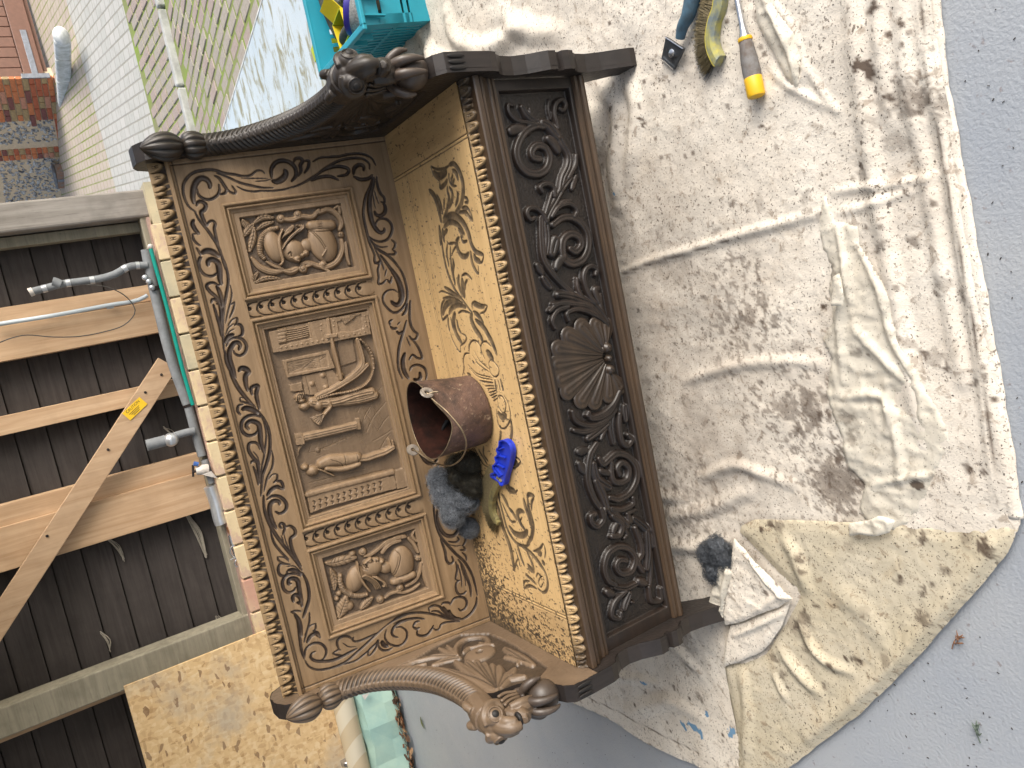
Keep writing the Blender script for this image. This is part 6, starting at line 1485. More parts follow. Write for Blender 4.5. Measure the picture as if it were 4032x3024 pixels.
for s, r, a in [((3457,35),.016,1.0),((3412,260),.022,1.1),((3440,290),.016,1.0),((3520,380),.012,1.1),((3490,410),.024,.35),((3590,390),.045,.55),((3640,390),.035,.75),((3530,545),.030,.45),((3560,560),.022,.5),((3740,410),.030,.6),((3450,480),.02,.4),((3570,90),.008,.9),((3575,175),.007,.9),((2910,25),.014,.55),((3015,65),.016,.6),((2985,60),.015,.5),
   ((2424,430),.010,1.0),((2529,418),.007,1.0),((2533,465),.007,1.0),((2540,490),.009,1.0),((2420,570),.009,1.0),((2480,180),.006,.9),((3005,495),.007,1.0),((3010,498),.006,1.0),((3530,700),.02,.4),((3400,690),.02,.5),((3393,648),.01,.9),((3580,760),.008,.9),((3690,800),.01,.8),((3420,900),.008,.9),((3600,950),.014,.7),((3720,1120),.024,.45),((3690,1150),.012,.7),((3800,1150),.018,.7),((3690,1410),.022,.5),((3740,1440),.010,.9),((3650,1390),.010,.9),((3850,1500),.010,.8),((3820,1830),.012,.9),((3885,1850),.010,.8),
   ((2840,1290),.04,.35),((3010,1170),.018,.6),((3060,1260),.02,.75),((2960,1250),.02,.7),((2840,1300),.014,.7),((3100,1600),.05,.6),((3190,1610),.04,.75),((3220,1650),.03,.9),((3310,1800),.02,.9),((3340,1880),.05,.75),((3290,1900),.07,.7),((2830,1415),.02,.6),((2720,1950),.06,.5),((2640,1900),.07,.45),((2560,1700),.08,.35),((2740,2000),.04,.6),((3150,1360),.02,.5),((2700,1130),.012,.9),((2580,1100),.02,.5),((2890,800),.014,.7),((3000,800),.02,.4),((2460,760),.02,.35),((2560,640),.016,.5),((2380,620),.05,.5),((2420,900),.05,.45),((2600,2200),.1,.5),((2560,2080),.08,.6),
   ((2700,2500),.05,.5),((2720,2620),.02,.6),((2760,2740),.02,.5),((2460,2720),.02,.3),((2660,2700),.01,.8)]:
    blot(cl, s, r, a, random.uniform(.6, 1.0), random.uniform(0, 3))
for s, r in (((2740,2860),.028),((2770,2885),.020),((2790,2810),.018),((2890,2875),.022),((2885,2890),.018),((2545,2690),.016),((2700,2855),.02)): blot(cl, s, r, 1.0, .6, random.uniform(0, 3), 'tint')
for s, r in (((2436,760),.008),((2040,75),.006),((2110,275),.007)): blot(cl, s, r, 1.0, .6, 1, 'tint')
for _ in range(70):
    P_ = np.array([random.uniform(.1, cl.lu-.1), random.uniform(.05, 1.3)]); r_ = random.uniform(.008, .035); a_ = random.uniform(.2, .6); an_ = random.uniform(0, 3.1); sq_ = random.uniform(.25, .8); Wd = cl.win(np.array([P_, P_]), r_*1.7); x_, y_ = cl.uu[Wd]-P_[0], cl.vv[Wd]-P_[1]
    d_ = np.hypot(x_*math.cos(an_)+y_*math.sin(an_), (-x_*math.sin(an_)+y_*math.cos(an_))/sq_)/r_; cl.st[Wd] = np.maximum(cl.st[Wd], a_*(1-smooth(.4, 1.05, d_+.9*(fbm(cl.uu[Wd]*120, cl.vv[Wd]*120, 3, 13)-.5)*1.6)))
for _ in range(350):
    cl_u, cl_v = random.uniform(0, cl.lu), random.uniform(0, cl.lv); r = random.choice((.003, .003, .003, .004, .005, .0085)); 
    i, j = int(cl_u/cl.res), int(cl_v/cl.res); k = max(1, int(r/cl.res)); 
    cl.st[max(0, i-k):i+k, max(0, j-k):j+k] = np.maximum(cl.st[max(0, i-k):i+k, max(0, j-k):j+k], random.uniform(.4, .95))
cl.h = np.maximum(cl.h, -.003)
# keep the legs clear: the sheet lies flat under the settle's feet
for x_ in (-W/2-AT/2, W/2+AT/2):
    q = np.exp(-((cl.uu-1.75-x_)/.06)**2)*np.exp(-((cl.vv-1.06+.04)/.07)**2); cl.h = cl.h*(1-q)
so = cl.build('dust_sheet', M_cloth, None, 1, sd=cl_sd)
at_ = so.data.attributes.new('tint', 'FLOAT', 'POINT')
used_t = None
mk = cl.mask[:-1, :-1] & cl.mask[1:, :-1] & cl.mask[1:, 1:] & cl.mask[:-1, 1:]
idx = np.arange(cl.nu*cl.nv).reshape(cl.nu, cl.nv); F_ = np.stack([idx[:-1, :-1], idx[1:, :-1], idx[1:, 1:], idx[:-1, 1:]], -1).reshape(-1, 4)[mk.ravel()]
us_ = np.zeros(cl.nu*cl.nv, bool); us_[F_.ravel()] = True
at_.data.foreach_set('value', cl.tint.reshape(-1)[us_].astype(np.float32))
tag(so, 'big cream canvas dust sheet with brown and black stains under the carved settle', 'dust sheet')

hemS = [(3672,-300),(3672,0),(3702,300),(3762,650),(3825,1000),(3893,1380),(3948,1700),(3988,1975),(3998,2040)]
hp_ = catmull([on_z(s, .010) for s in hemS], .012); bm = bmesh.new()
tube_bm(bm, hp_, [.0135+.0012*math.sin(i*.5)+.0008*math.sin(i*1.3) for i in range(len(hp_))], 14)
for v in bm.verts: v.co.z = max(.0015, .009+(v.co.z-.010)*.55)
link('hem', mesh_bm('hem', bm, True), M_cloth, so)
def sheet_patch(name, S, z, amp, sc, seed, res, mat, parent, ridges=(), thick=.004, edge=.02, blots=()):
    P = np.array([on_z(s)[:2] for s in S]); lo = P.min(0)-.02; hi = P.max(0)+.02
    hf = HF((lo[0], lo[1], z), (1, 0, 0), (0, 1, 0), hi[0]-lo[0], hi[1]-lo[1], res)
    wob = .010*(fbm(hf.uu*22, hf.vv*22, 3, seed+1)-.5); 
    Pu = P-lo
    Wd, i_ = hf.inside(Pu); m_ = np.zeros(hf.mask.shape, bool); m_[Wd] = i_
    D = np.full(hf.h.shape, 1e9)
    for a, b in zip(Pu, np.roll(Pu, -1, 0)):
        e = b-a; n2 = e@e+1e-12; t = np.clip(((hf.uu-a[0])*e[0]+(hf.vv-a[1])*e[1])/n2, 0, 1)
        D = np.minimum(D, np.hypot(hf.uu-a[0]-t*e[0], hf.vv-a[1]-t*e[1]))
    sd = np.where(m_, D, -D)
    sdw = sd+wob*.5
    for s_c, a_ in zip(sc, amp): crumple(hf, a_, s_c, seed+int(s_c), 3)
    for S_, w_, h_ in ridges: ridgeline(hf, S_, w_, h_, 1)
    hf.h = np.maximum(hf.h+.006, .001)*smooth(-.004, edge, sd)+.001
    for s, r, a in blots: blot(hf, s, r, a, random.uniform(.6, 1), random.uniform(0, 3))
    o = hf.build(name, mat, parent, 1, sd=sdw)
    return hf, o
# folded-over corner of the sheet
flapS = [(4030,2060),(3900,2068),(3700,2068),(3400,2050),(3100,2040),(2985,2040),(2935,2062),(2925,2085),(3010,2170),(3080,2245),(3150,2310),(3168,2335),(3110,2450),(3060,2520),(3030,2570),(2960,2600),(2880,2612),(2868,2620),(2890,2750),(2920,2900),(2922,3060),(3080,3040),(3200,2952),(3400,2800),(3600,2608),(3800,2385),(3985,2165)]
fb = [((3040,2060),.014,.9),((3070,2065),.02,.6),((3005,2080),.012,1.0),((3160,2190),.015,.8),((3175,2245),.012,.9),((3590,2080),.025,.6),((3640,2110),.018,.8),((3810,2100),.02,.5),((3890,2150),.02,.9),((3730,2240),.014,.7),((3640,2310),.010,.8),((3640,2325),.012,.8),((3545,2285),.012,.7),((3550,2280),.012,.9),((3680,2295),.01,.8),((3220,2380),.014,.9),((3380,2595),.016,.9),((3280,2615),.012,.9),((3255,2700),.010,.9),((3650,2430),.02,.7),((3150,2470),.05,.4),((3170,2430),.03,.7),((3150,2460),.02,1.0),((3060,2590),.02,.7),((3090,2650),.02,.6),((3110,2700),.01,.8),((3500,2600),.02,.5),((3340,2590),.008,.9),((3290,2640),.008,1.0),((3420,2400),.02,.3),((3350,2150),.02,.35),((3180,2540),.02,.5)]
fh, fo = sheet_patch('folded_corner', flapS, .012, (.004, .003), (9, 40), 5, .005, M_flap, so,
  [([(3985,2120),(3800,2350),(3600,2565),(3400,2755),(3200,2905)], .045, .016), ([(3000,2045),(3300,2055),(3600,2068),(3950,2072)], .016, .012), ([(3160,2440),(3200,2530),(3260,2600),(3360,2640)], .022, .012), ([(3090,2560),(3150,2640),(3230,2720)], .03, .014), ([(3060,2660),(3100,2740)], .02, .010), ([(3100,2130),(3140,2180),(3180,2300)], .03, .014), ([(3300,2320),(3400,2400),(3480,2520)], .05, .008), ([(2930,2640),(2950,2800),(2940,2960)], .03, .012)], edge=.028, blots=fb)
inS = [(2928,2100),(3000,2180),(3072,2250),(3140,2318),(3160,2335),(3100,2372),(3030,2395),(2960,2425),(2890,2440),(2880,2400),(2890,2300),(2915,2200)]
sheet_patch('turned_corner', inS, .034, (.006, .004), (16, 44), 25, .004, M_cloth, so, [([(2930,2120),(3010,2200),(3150,2325)], .022, .007), ([(2950,2180),(3030,2290),(3090,2350)], .012, .008), ([(2980,2410),(3060,2350),(3150,2335)], .012, .006)], edge=.010, blots=[((3020,2330),.012,.8),((3060,2290),.01,.9),((2970,2310),.012,.6)])
inS2 = [(2900,2445),(3020,2405),(3140,2345),(3100,2455),(3055,2520),(3020,2555),(2940,2590),(2872,2612),(2880,2520)]
sheet_patch('turned_corner', inS2, .022, (.004, .002), (14, 40), 35, .004, M_cloth, so, [([(2900,2500),(3000,2455),(3110,2400)], .012, .010)], edge=.010)
whS = [(2868,2212),(2905,2200),(2925,2230),(2905,2330),(2888,2420),(2850,2408),(2826,2378),(2850,2290)]
sheet_patch('liner_scrap', whS, .040, (.010,), (26,), 45, .004, M_film, so, [([(2880,2215),(2860,2320),(2850,2400)], .012, .012)], edge=.008)
# torn plastic-backed liner lying on the sheet
filmS = [(3262,765),(3300,870),(3392,885),(3402,960),(3432,1010),(3500,1120),(3560,1230),(3590,1292),(3612,1400),(3660,1520),(3720,1620),(3762,1722),(3735,1800),(3690,1870),(3660,1960),(3620,2040),(3560,2075),(3480,2080),(3420,2040),(3400,1990),(3420,1900),(3352,1830),(3330,1720),(3300,1640),(3270,1540),(3290,1400),(3255,1330),(3300,1260),(3280,1150),(3290,1050),(3250,960),(3240,850)]
ff, filmo = sheet_patch('plastic_liner', filmS, .007, (.010, .009, .004), (9, 24, 60), 65, .0045, M_film, None,
  [([(3300,870),(3340,1050),(3320,1250),(3330,1500)], 0.0140, 0.0110), ([(3400,960),(3480,1150),(3520,1320),(3620,1500),(3640,1640)], 0.0154, 0.0120), ([(3370,1280),(3480,1400),(3600,1520)], 0.0168, 0.0090), ([(3330,1560),(3480,1560),(3540,1700),(3560,1900)], 0.0154, 0.0100), ([(3450,1900),(3560,1880),(3690,1860)], 0.0126, 0.0080), ([(3350,1020),(3360,1180)], 0.0098, 0.0150), ([(3500,1500),(3510,1700)], 0.0126, 0.0090)], edge=.006,
  blots=[((3625,1900),.016,1.2),((3340,1640),.03,.5),((3360,1720),.02,.5),((3380,1390),.012,.5),((3430,1395),.006,.9),((3390,1380),.01,.6),((3730,1690),.008,.7),((3600,1600),.006,.9),((3285,1070),.02,.6),((3540,1590),.006,1.0)])
tag(filmo, 'crumpled translucent cream plastic liner torn loose across the middle of the dust sheet', 'plastic sheet')
pk = [(3330,1075),(3360,1060),(3380,1150),(3370,1190),(3322,1190),(3330,1130)]
sheet_patch('liner_pleat', pk, .040, (.010,), (30,), 75, .0035, M_film, filmo, [([(3345,1060),(3340,1190)], .010, .014)], edge=.006)
sc2 = [(3380,2040),(3440,2030),(3500,2010),(3560,2030),(3540,2075),(3480,2095),(3425,2082),(3382,2090)]
sheet_patch('liner_scrap', sc2, .030, (.014,), (30,), 85, .0035, M_film, filmo, [], edge=.006)
up = [(3010,-60),(3080,40),(3145,130),(3172,230),(3165,320),(3155,350),(3110,300),(3060,200),(3000,90),(2985,-60)]
ff2, fo2 = sheet_patch('plastic_liner', up, .012, (.010, .004), (14, 50), 95, .0045, M_film, None, [([(3010,-40),(3090,130),(3160,330)], .014, .012)], edge=.012, blots=[((3040,0),.02,.4)])
tag(fo2, 'peeling edge of plastic liner beside the yellow chisel handle', 'plastic sheet')

# ------------------------------------------------------------------ paint kettle
M_rust = plain('rusty_kettle', (.115, .068, .048), .55, .2, .55, 45, 1.0, .4, c2=(.042, .029, .024))
m = M_rust; nt = m.node_tree; b = nt.nodes['Principled BSDF']
vv_ = mapping(nt, (1, 1, 1)); cr_ = ramp(nt, noise(nt, vv_, 90, 4, .7), [(.60, (0,0,0)), (.68, (1,1,1))]).outputs[0]; pt_ = ramp(nt, noise(nt, vv_, 14, 4, .6), [(.40, (0,0,0)), (.65, (1,1,1))]).outputs[0]
old = b.inputs['Base Color'].links[0].from_socket
c_ = mix(nt, old, (.165, .098, .075), math_(nt, 'MULTIPLY', pt_, .6)); c_ = mix(nt, c_, (.36, .29, .20), math_(nt, 'MULTIPLY', cr_, .55)); nt.links.new(c_, b.inputs['Base Color'])
M_rustin = plain('kettle_inside', (.055, .022, .016), .32, .3, .5, 30, .4, .5, c2=(.02, .012, .01))
M_zinc = plain('pale_zinc', (.36, .31, .26), .4, .5, .4, 40, .3)
M_wire = plain('wire_handle', (.25, .19, .12), .4, .7, .4, 60, .2)
bc = np.array([-.058, .247, ZS]); rc = np.array([-.046, .226, ZS+.162])
kt_ = thing('paint_kettle', bc, 'rusty metal paint kettle with a drooping wire handle standing on the settle seat', 'bucket')
n = 96; rows_ = 40; V = []
def rim_r(t):
    # dented, slightly squashed mouth with a dip towards the viewer
    return .099*(1+.05*math.cos(2*(t-.5)))
def rim_dz(t):
    d = math.atan2(math.sin(t+1.75), math.cos(t+1.75)); return -.030*math.exp(-(d/.55)**2)+.004*math.cos(2*t+.4)
for i in range(rows_):
    f = i/(rows_-1.0)
    for k in range(n):
        t = 2*math.pi*k/n; r0 = .0945; c = bc*(1-f)+rc*f
        r = r0*(1-f)+rim_r(t)*f-.0012*math.sin(3*t+5*f)-.0012*vnoise(k*.2, i*.25, 3)
        if i == 0: r -= .004
        d = math.atan2(math.sin(t+1.75), math.cos(t+1.75)); r -= .010*math.exp(-(d/.5)**2)*f**3
        V.append((c[0]+r*math.cos(t), c[1]+r*math.sin(t), ZS+.002+(.160+rim_dz(t)*1.0)*f))
V = np.array(V); idx = np.arange(rows_*n).reshape(rows_, n)
F = np.stack([idx[:-1], np.roll(idx, -1, 1)[:-1], np.roll(idx, -1, 1)[1:], idx[1:]], -1).reshape(-1, 4)
link('kettle_body', mesh_np('kettle_body', V, F), M_rust, kt_)
cen = (bc+rc)/2; Vi = V.copy()
for i in range(rows_):
    f = i/(rows_-1.0); c = bc*(1-f)+rc*f; q = Vi[i*n:(i+1)*n, :2]-c[:2]; l = np.linalg.norm(q, axis=1)[:, None]; Vi[i*n:(i+1)*n, :2] = c[:2]+q*(l-.0016)/l
Vi[:n, 2] += .004
Fi = F[:, ::-1]
Vi = np.vstack([Vi, [[bc[0], bc[1], ZS+.006]]]); 
me = mesh_np('kettle_lining', Vi, Fi); o = link('kettle_lining', me, M_rustin, kt_)
bm = bmesh.new(); lathe_bm(bm, [(0, .006), (.090, .006)], bc, (0, 0, 1), 48); link('kettle_bottom', mesh_bm('kettle_bottom', bm), M_rustin, kt_)
top = V[-n:]; bm = bmesh.new(); tube_bm(bm, np.vstack([top, top[:1]]), .0014, 6, False); link('kettle_rim', mesh_bm('kettle_rim', bm, True), M_wire, kt_)
def ear_at(s):
    best = None
    for z in np.linspace(ZS+.09, ZS+.175, 86):
        p = on_z(s, z); q = p[:2]-rc[:2]
        if q[1] > .03: continue
        g = abs(np.hypot(*q)-.103)
        if best is None or g < best[0]: best = (g, p)
    return best[1]
e1 = ear_at((1681, 1548)); e2 = on_z((1626, 1770), ZS+.158)
for e_ in (e1, e2):
    out = e_-np.array([rc[0], rc[1], e_[2]]); out /= np.linalg.norm(out); up_ = np.array([0, 0, 1.])
    tn = np.cross(up_, out)
    bm = bmesh.new(); lathe_bm(bm, [(.0055, -.002), (.0165, -.002), (.0175, .0005), (.0150, .003), (.0075, .0035), (.0055, .001), (.0055, -.002)], e_+out*.002, out, 26)
    ear = link('handle_ear', mesh_bm('handle_ear', bm, True, 40), M_zinc, kt_)
# handle lies in the plane through both ears, hanging forward and down
ax_ = (e2-e1)/np.linalg.norm(e2-e1); hang = on_z((1836, 1742), ZS+.128)-(e1+e2)/2; hang -= ax_*np.dot(hang, ax_); hang /= np.linalg.norm(hang); pn = np.cross(ax_, hang)
hp = []
for s in tl('M', [(430,650),(520,745),(680,880),(830,1050),(905,1170),(940,1290),(925,1410),(860,1520),(760,1585),(660,1590),(520,1550),(400,1480),(300,1405),(250,1385)]):
    d = ray(s); t = np.dot(e1-CAM, pn)/np.dot(d, pn); hp.append(CAM+d*t)
tube('wire_handle', catmull(hp, .004), .0021, M_wire, kt_, 8)
tube('wire_handle', [e1+np.array([-.002, -.004, .0]), e1+np.array([.0, -.014, -.014]), e1+np.array([-.002, -.018, -.022])], .0021, M_wire, kt_, 8)
M_blackpl = plain('black_plastic', (.012, .013, .015), .35, 0, .2, 40, .05, .5)
p1_ = on_z(tl('M', [(535, 1280)])[0], ZS+.105); p2_ = on_z(tl('M', [(625, 1130)])[0], ZS+.075)
rod = link('brush_handle', mesh_bm('brush_handle', (lambda b_: (tube_bm(b_, [p1_, p1_*.9+p2_*.1, p2_, p2_+(p2_-p1_)*.8], [.0045, .0065, .0065, .006], 14), b_)[1])(bmesh.new()), True, 40), M_blackpl)
tag(rod, 'black plastic handle end sticking up inside the rusty kettle', 'handle')

# ------------------------------------------------------------------ steel wool
M_wool = plain('steel_wool', (.11, .12, .135), .6, .3, .5, 160, .8, .4, c2=(.03, .034, .04), bscale=260)
M_wool_l = plain('steel_wool_pale', (.27, .29, .32), .55, .35, .5, 160, .8, .4, c2=(.10, .11, .12), bscale=260)
M_wool_b = plain('steel_wool_brown', (.055, .048, .032), .6, .3, .5, 120, .8, .4, c2=(.018, .017, .014), bscale=260)
def wool(label, blobs, mat, mat2, strands, seed, hair=.03):
    rs = random.Random(seed); c0 = np.array(blobs[0][0])
    t_ = thing('steel_wool', c0, label, 'steel wool', 'wads of used steel wool')
    bm = bmesh.new()
    for c, r, sc_ in blobs:
        m_ = bmesh.ops.create_icosphere(bm, subdivisions=4, radius=1.0)
        for v in m_['verts']:
            q = np.array(v.co); nz = .62+.70*float(fbm(q[0]*3.1+seed+q[2]*1.3, q[1]*3.1+q[2]*2.7, 5, seed, .65)); v.co = Vector(np.array(c)+q*np.array(sc_)*r*nz*.92)
    link('wool_core', mesh_bm('wool_core', bm, True), mat, t_)
    bm = bmesh.new()
    for i in range(strands):
        c, r, sc_ = blobs[rs.randrange(len(blobs))]
        th, ph = rs.uniform(0, 2*math.pi), math.acos(rs.uniform(-1, 1)); d0 = np.array([math.sin(ph)*math.cos(th), math.sin(ph)*math.sin(th), math.cos(ph)])
        p = np.array(c)+d0*np.array(sc_)*r*rs.uniform(.85, 1.06); tn = np.cross(d0, [rs.uniform(-1, 1), rs.uniform(-1, 1), rs.uniform(-1, 1)]); tn /= np.linalg.norm(tn)+1e-6
        l = rs.uniform(.4, 1.0)*hair; q = p+tn*l*.5+d0*rs.uniform(-.001, .006); e = p+tn*l+d0*rs.uniform(-.008, .004)
        tube_bm(bm, [p, q, e], rs.uniform(.00022, .00042), 3, False)
    o = link('wool_fibres', mesh_bm('wool_fibres', bm, True), mat2, t_); o['kind'] = 'stuff'
def at_y(t, p, y): return on_y(tl(t, [p])[0], y)
wool('largest wad of steel wool, grey and fluffy, leaning on the settle back beside the kettle',
  [(at_y('N',(450,480),.40), .036, (1,.8,1)), (at_y('N',(520,640),.39), .043, (1,.8,1)), (at_y('N',(620,760),.37), .042, (1,.9,1)), (at_y('N',(400,430),.405), .022, (1,1,1)), (at_y('N',(600,900),.365), .036, (1.1,1,.9)), (at_y('N',(760,720),.34), .038, (1,1,1)), (at_y('N',(640,560),.375), .030, (1,1,1))], M_wool, M_wool_l, 7000, 3)
wool('dark olive wad of steel wool hiding behind the kettle handle',
  [(at_y('N',(680,260),.36), .034, (1,1,1.1)), (at_y('N',(740,420),.34), .040, (1,1,1.1)), (at_y('N',(830,250),.31), .036, (1,1,1.2)), (at_y('N',(860,520),.30), .036, (1,1,1))], M_wool_b, M_wool_b, 3000, 9)
wool('small round ball of pale steel wool at the left of the bigger wads', [(on_z(tl('N', [(812,1085)])[0], ZS+.026), .027, (1,1,.95))], M_wool_l, M_wool_l, 2200, 14, .02)
wool('matted dark steel wool on the dust sheet by the left front foot of the settle', [(on_z((2790,2185), .03), .032, (1.1,1,.8)), (on_z((2830,2160), .03), .036, (1,1.1,.8)), (on_z((2820,2250), .03), .036, (1,1,.8)), (on_z((2850,2200), .035), .03, (1,1,.8))], M_wool, M_wool, 3000, 21)

# ------------------------------------------------------------------ wire brush with blue handle
M_blue = plain('blue_plastic', (.012, .035, .42), .38, 0, .12, 30, .03, .5)
M_brass = plain('brass_bristle', (.20, .16, .085), .5, .4, .4, 200, .2)
M_strip = plain('brass_strip', (.30, .26, .11), .4, .4, .4, 60, .15, c2=(.15, .13, .07))
zb_ = ZS+.004
outl = tl('N', [(1205,-45),(1265,-62),(1335,-10),(1368,100),(1345,250),(1300,400),(1272,520),(1228,532),(1192,478),(1095,412),(1142,370),(1122,272),(1165,240),(1150,162),(1186,130),(1172,60),(1200,20)])
P_ = [on_z(s, ZS+.017) for s in outl]
wb = thing('wire_brush', (P_[0][0]*.5+P_[6][0]*.5, P_[0][1]*.5+P_[6][1]*.5, ZS), 'wire brush with a bright blue moulded plastic handle lying on the settle seat', 'brush')
Pc = catmull(P_+[P_[0]], .004)[:-1]; low = [np.array([p[0], p[1], zb_]) for p in Pc]
bm = bmesh.new(); prism_bm(bm, low, (0, 0, .008)); link('handle', mesh_bm('handle', bm), M_blue, wb)
bm = bmesh.new()
cen_ = np.mean(Pc, 0)
m_ = len(Pc)
inn = []
for i in range(m_):
    t_ = Pc[(i+1) % m_]-Pc[i-1]; t_ /= np.linalg.norm(t_)+1e-9; nn = np.array([-t_[1], t_[0], 0]); 
    if np.dot(nn, cen_-Pc[i]) < 0: nn = -nn
    inn.append(Pc[i]+nn*.0035)
a_ = [bm.verts.new((p[0], p[1], zb_+.006)) for p in Pc]; b_ = [bm.verts.new((p[0], p[1], ZS+.020)) for p in Pc]; c__ = [bm.verts.new((p[0], p[1], ZS+.020)) for p in inn]; d__ = [bm.verts.new((p[0], p[1], zb_+.006)) for p in inn]
for i in range(m_):
    j = (i+1) % m_
    for q0, q1 in ((a_, b_), (b_, c__), (c__, d__)): bm.faces.new([q0[i], q0[j], q1[j], q1[i]])
link('handle_rim', mesh_bm('handle_rim', bm), M_blue, wb)
for q0, q1 in (((1185,135),(1290,170)),((1155,240),(1270,300)),((1130,300),(1215,420)),((1165,290),(1240,400)),((1110,370),(1190,470)),((1200,60),(1260,40))):
    A_, B_ = on_z(tl('N', [q0])[0], ZS+.014), on_z(tl('N', [q1])[0], ZS+.014); v = B_-A_; l = np.linalg.norm(v); v /= l
    box('rib', (A_+B_)/2-np.array([0, 0, .002]), (l, .003, .013), M_blue, wb, (v, np.cross([0, 0, 1], v), np.array([0, 0, 1.])))
sp = [on_z(s, ZS+.014) for s in tl('N', [(1210,440),(1160,540),(1115,660),(1098,780),(1110,890),(1150,980),(1190,1030)])]
sc_ = catmull(sp, .004)
bm = bmesh.new(); rings = []
for i, p in enumerate(sc_):
    t_ = sc_[min(i+1, len(sc_)-1)]-sc_[max(i-1, 0)]; t_ /= np.linalg.norm(t_); s_ = np.cross([0, 0, 1.], t_)
    w_ = .0095 if i < len(sc_)-3 else .006
    rings.append([bm.verts.new(p+s_*w_*x+np.array([0, 0, z])) for x, z in ((-1, -.009), (-1, .003), (-.6, .004), (.6, .004), (1, .003), (1, -.009))])
for p, q in zip(rings, rings[1:]):
    for i in range(6): bm.faces.new([p[i], p[(i+1) % 6], q[(i+1) % 6], q[i]])
bm.faces.new(rings[0][::-1]); bm.faces.new(rings[-1])
link('brush_stock', mesh_bm('brush_stock', bm), M_strip, wb)
def bristles(name, parent, path, side, ln, z0, z1, n, mat, spread=.25, r=.00035, lean=0.0):
    bm = bmesh.new(); m_ = len(path)
    for i in range(n):
        f = random.uniform(.02, .98)*(m_-1); k = int(f); p = path[k]+(path[min(k+1, m_-1)]-path[k])*(f-k)
        t_ = path[min(k+1, m_-1)]-path[max(k-1, 0)]; t_ /= np.linalg.norm(t_); d_ = side-t_*np.dot(side, t_); d_ /= np.linalg.norm(d_)
        p = np.array([p[0], p[1], random.uniform(z0, z1)]); l = ln*random.uniform(.85, 1.08)
        e = p+d_*l+t_*random.gauss(0, .004)*(1+spread)+np.array([0, 0, random.uniform(-.004, .003)]); e[2] = max(e[2], z0-.003)
        tube_bm(bm, [p, (p+e)/2+t_*random.gauss(0, .0015)+np.array([0, 0, random.gauss(0, .001)]), e], r, 3, False)
    o = link(name, mesh_bm(name, bm), mat, parent); o['kind'] = 'stuff'
bristles('bristles', wb, sc_[4:-2], np.array([.30, .95, 0]), .050, ZS+.003, ZS+.016, 4200, M_brass, r=.0005)

# ------------------------------------------------------------------ crate of sundries
M_teal = plain('teal_plastic', (.015, .27, .36), .42, 0, .12, 12, .05, .45)
cr0 = np.array([1.222, .900]); cw, cd, ch = .62, .385, .275
ct = thing('plastic_crate', (cr0[0]+cw/2, cr0[1]+cd/2, .01), 'turquoise slotted plastic crate full of cleaning sundries beside the dust sheet', 'crate')
zc = .012; fl = .030
def cp(s, t, z):
    """corner frame of the crate: flares towards the rim"""
    g = fl*(z/ch); return np.array([cr0[0]-g+s*(cw+2*g), cr0[1]-g+t*(cd+2*g), zc+z])
def wallbox(name, s0, t0, s1, t1, z0, z1, th=.004):
    a, b = cp(s0, t0, z0), cp(s1, t1, z0); c, d = cp(s1, t1, z1), cp(s0, t0, z1)
    nrm = np.cross(b-a, d-a); nrm /= np.linalg.norm(nrm); cc = cp(.5, .5, (z0+z1)/2)
    if np.dot(nrm, cc-a) < 0: nrm = -nrm
    bm = bmesh.new(); prism_bm(bm, [a, b, c, d], nrm*th); return link(name, mesh_bm(name, bm), M_teal, ct)
# left face (x = min): slots in two rows; near face (y = min): hand hold and long slots
t_edges = np.linspace(.07, .93, 27)
for (z0, z1) in ((0, .012), (.122, .135), (.245-.03, ch)):
    wallbox('crate_band', 0, 0, 0, 1, z0, z1); wallbox('crate_band', 1, 0, 1, 1, z0, z1); wallbox('crate_band', 0, 1, 1, 1, z0, z1)
wallbox('crate_corner', 0, 0, 0, .07, .012, .215); wallbox('crate_corner', 0, .93, 0, 1, .012, .215)
for i in range(0, 26):
    if i % 2 == 0:
        wallbox('crate_slat', 0, t_edges[i], 0, t_edges[i+1], .012, .122); wallbox('crate_slat', 0, t_edges[i], 0, t_edges[i+1], .135, .215)
for s in np.linspace(.03, .97, 20): wallbox('crate_slat', s, 1, s+.02, 1, .012, .215)
for z0, z1 in ((0, .075), (.085, .10), (.11, .19), (.205, ch)): wallbox('crate_band', 0, 0, 1, 0, z0, z1)
for s in (0, .12, .24, .36, .5, .66, .82, .95): wallbox('crate_slat', s, 0, min(1, s+.05), 0, .07, .21)
box('crate_floor', (cr0[0]+cw/2, cr0[1]+cd/2, zc+.003), (cw-.01, cd-.01, .006), M_teal, ct)
g = fl+.008
for name, c, s in (('rim', (cr0[0]-g, cr0[1]+cd/2), (.024, cd+2*g+.024)), ('rim', (cr0[0]+cw+g, cr0[1]+cd/2), (.024, cd+2*g+.024)), ('rim', (cr0[0]+cw/2, cr0[1]-g), (cw+2*g, .024)), ('rim', (cr0[0]+cw/2, cr0[1]+cd+g), (cw+2*g, .024))):
    box('crate_rim', (c[0], c[1], zc+ch+.002), (s[0], s[1], .016), M_teal, ct, bev=.004)
for t in (.18, .30): box('crate_rib', cp(0, t, .245)-np.array([.010, 0, .0]), (.018, .006, .07), M_teal, ct)
for s in (.04, .13): box('crate_rib', cp(s, 0, .235)-np.array([0, .010, .0]), (.006, .018, .09), M_teal, ct)
M_ybox = plain('yellow_card', (.72, .55, .02), .5, 0, .1, 20, .03); M_ybox2 = plain('green_yellow_card', (.42, .50, .02), .5, 0, .1, 20, .03)
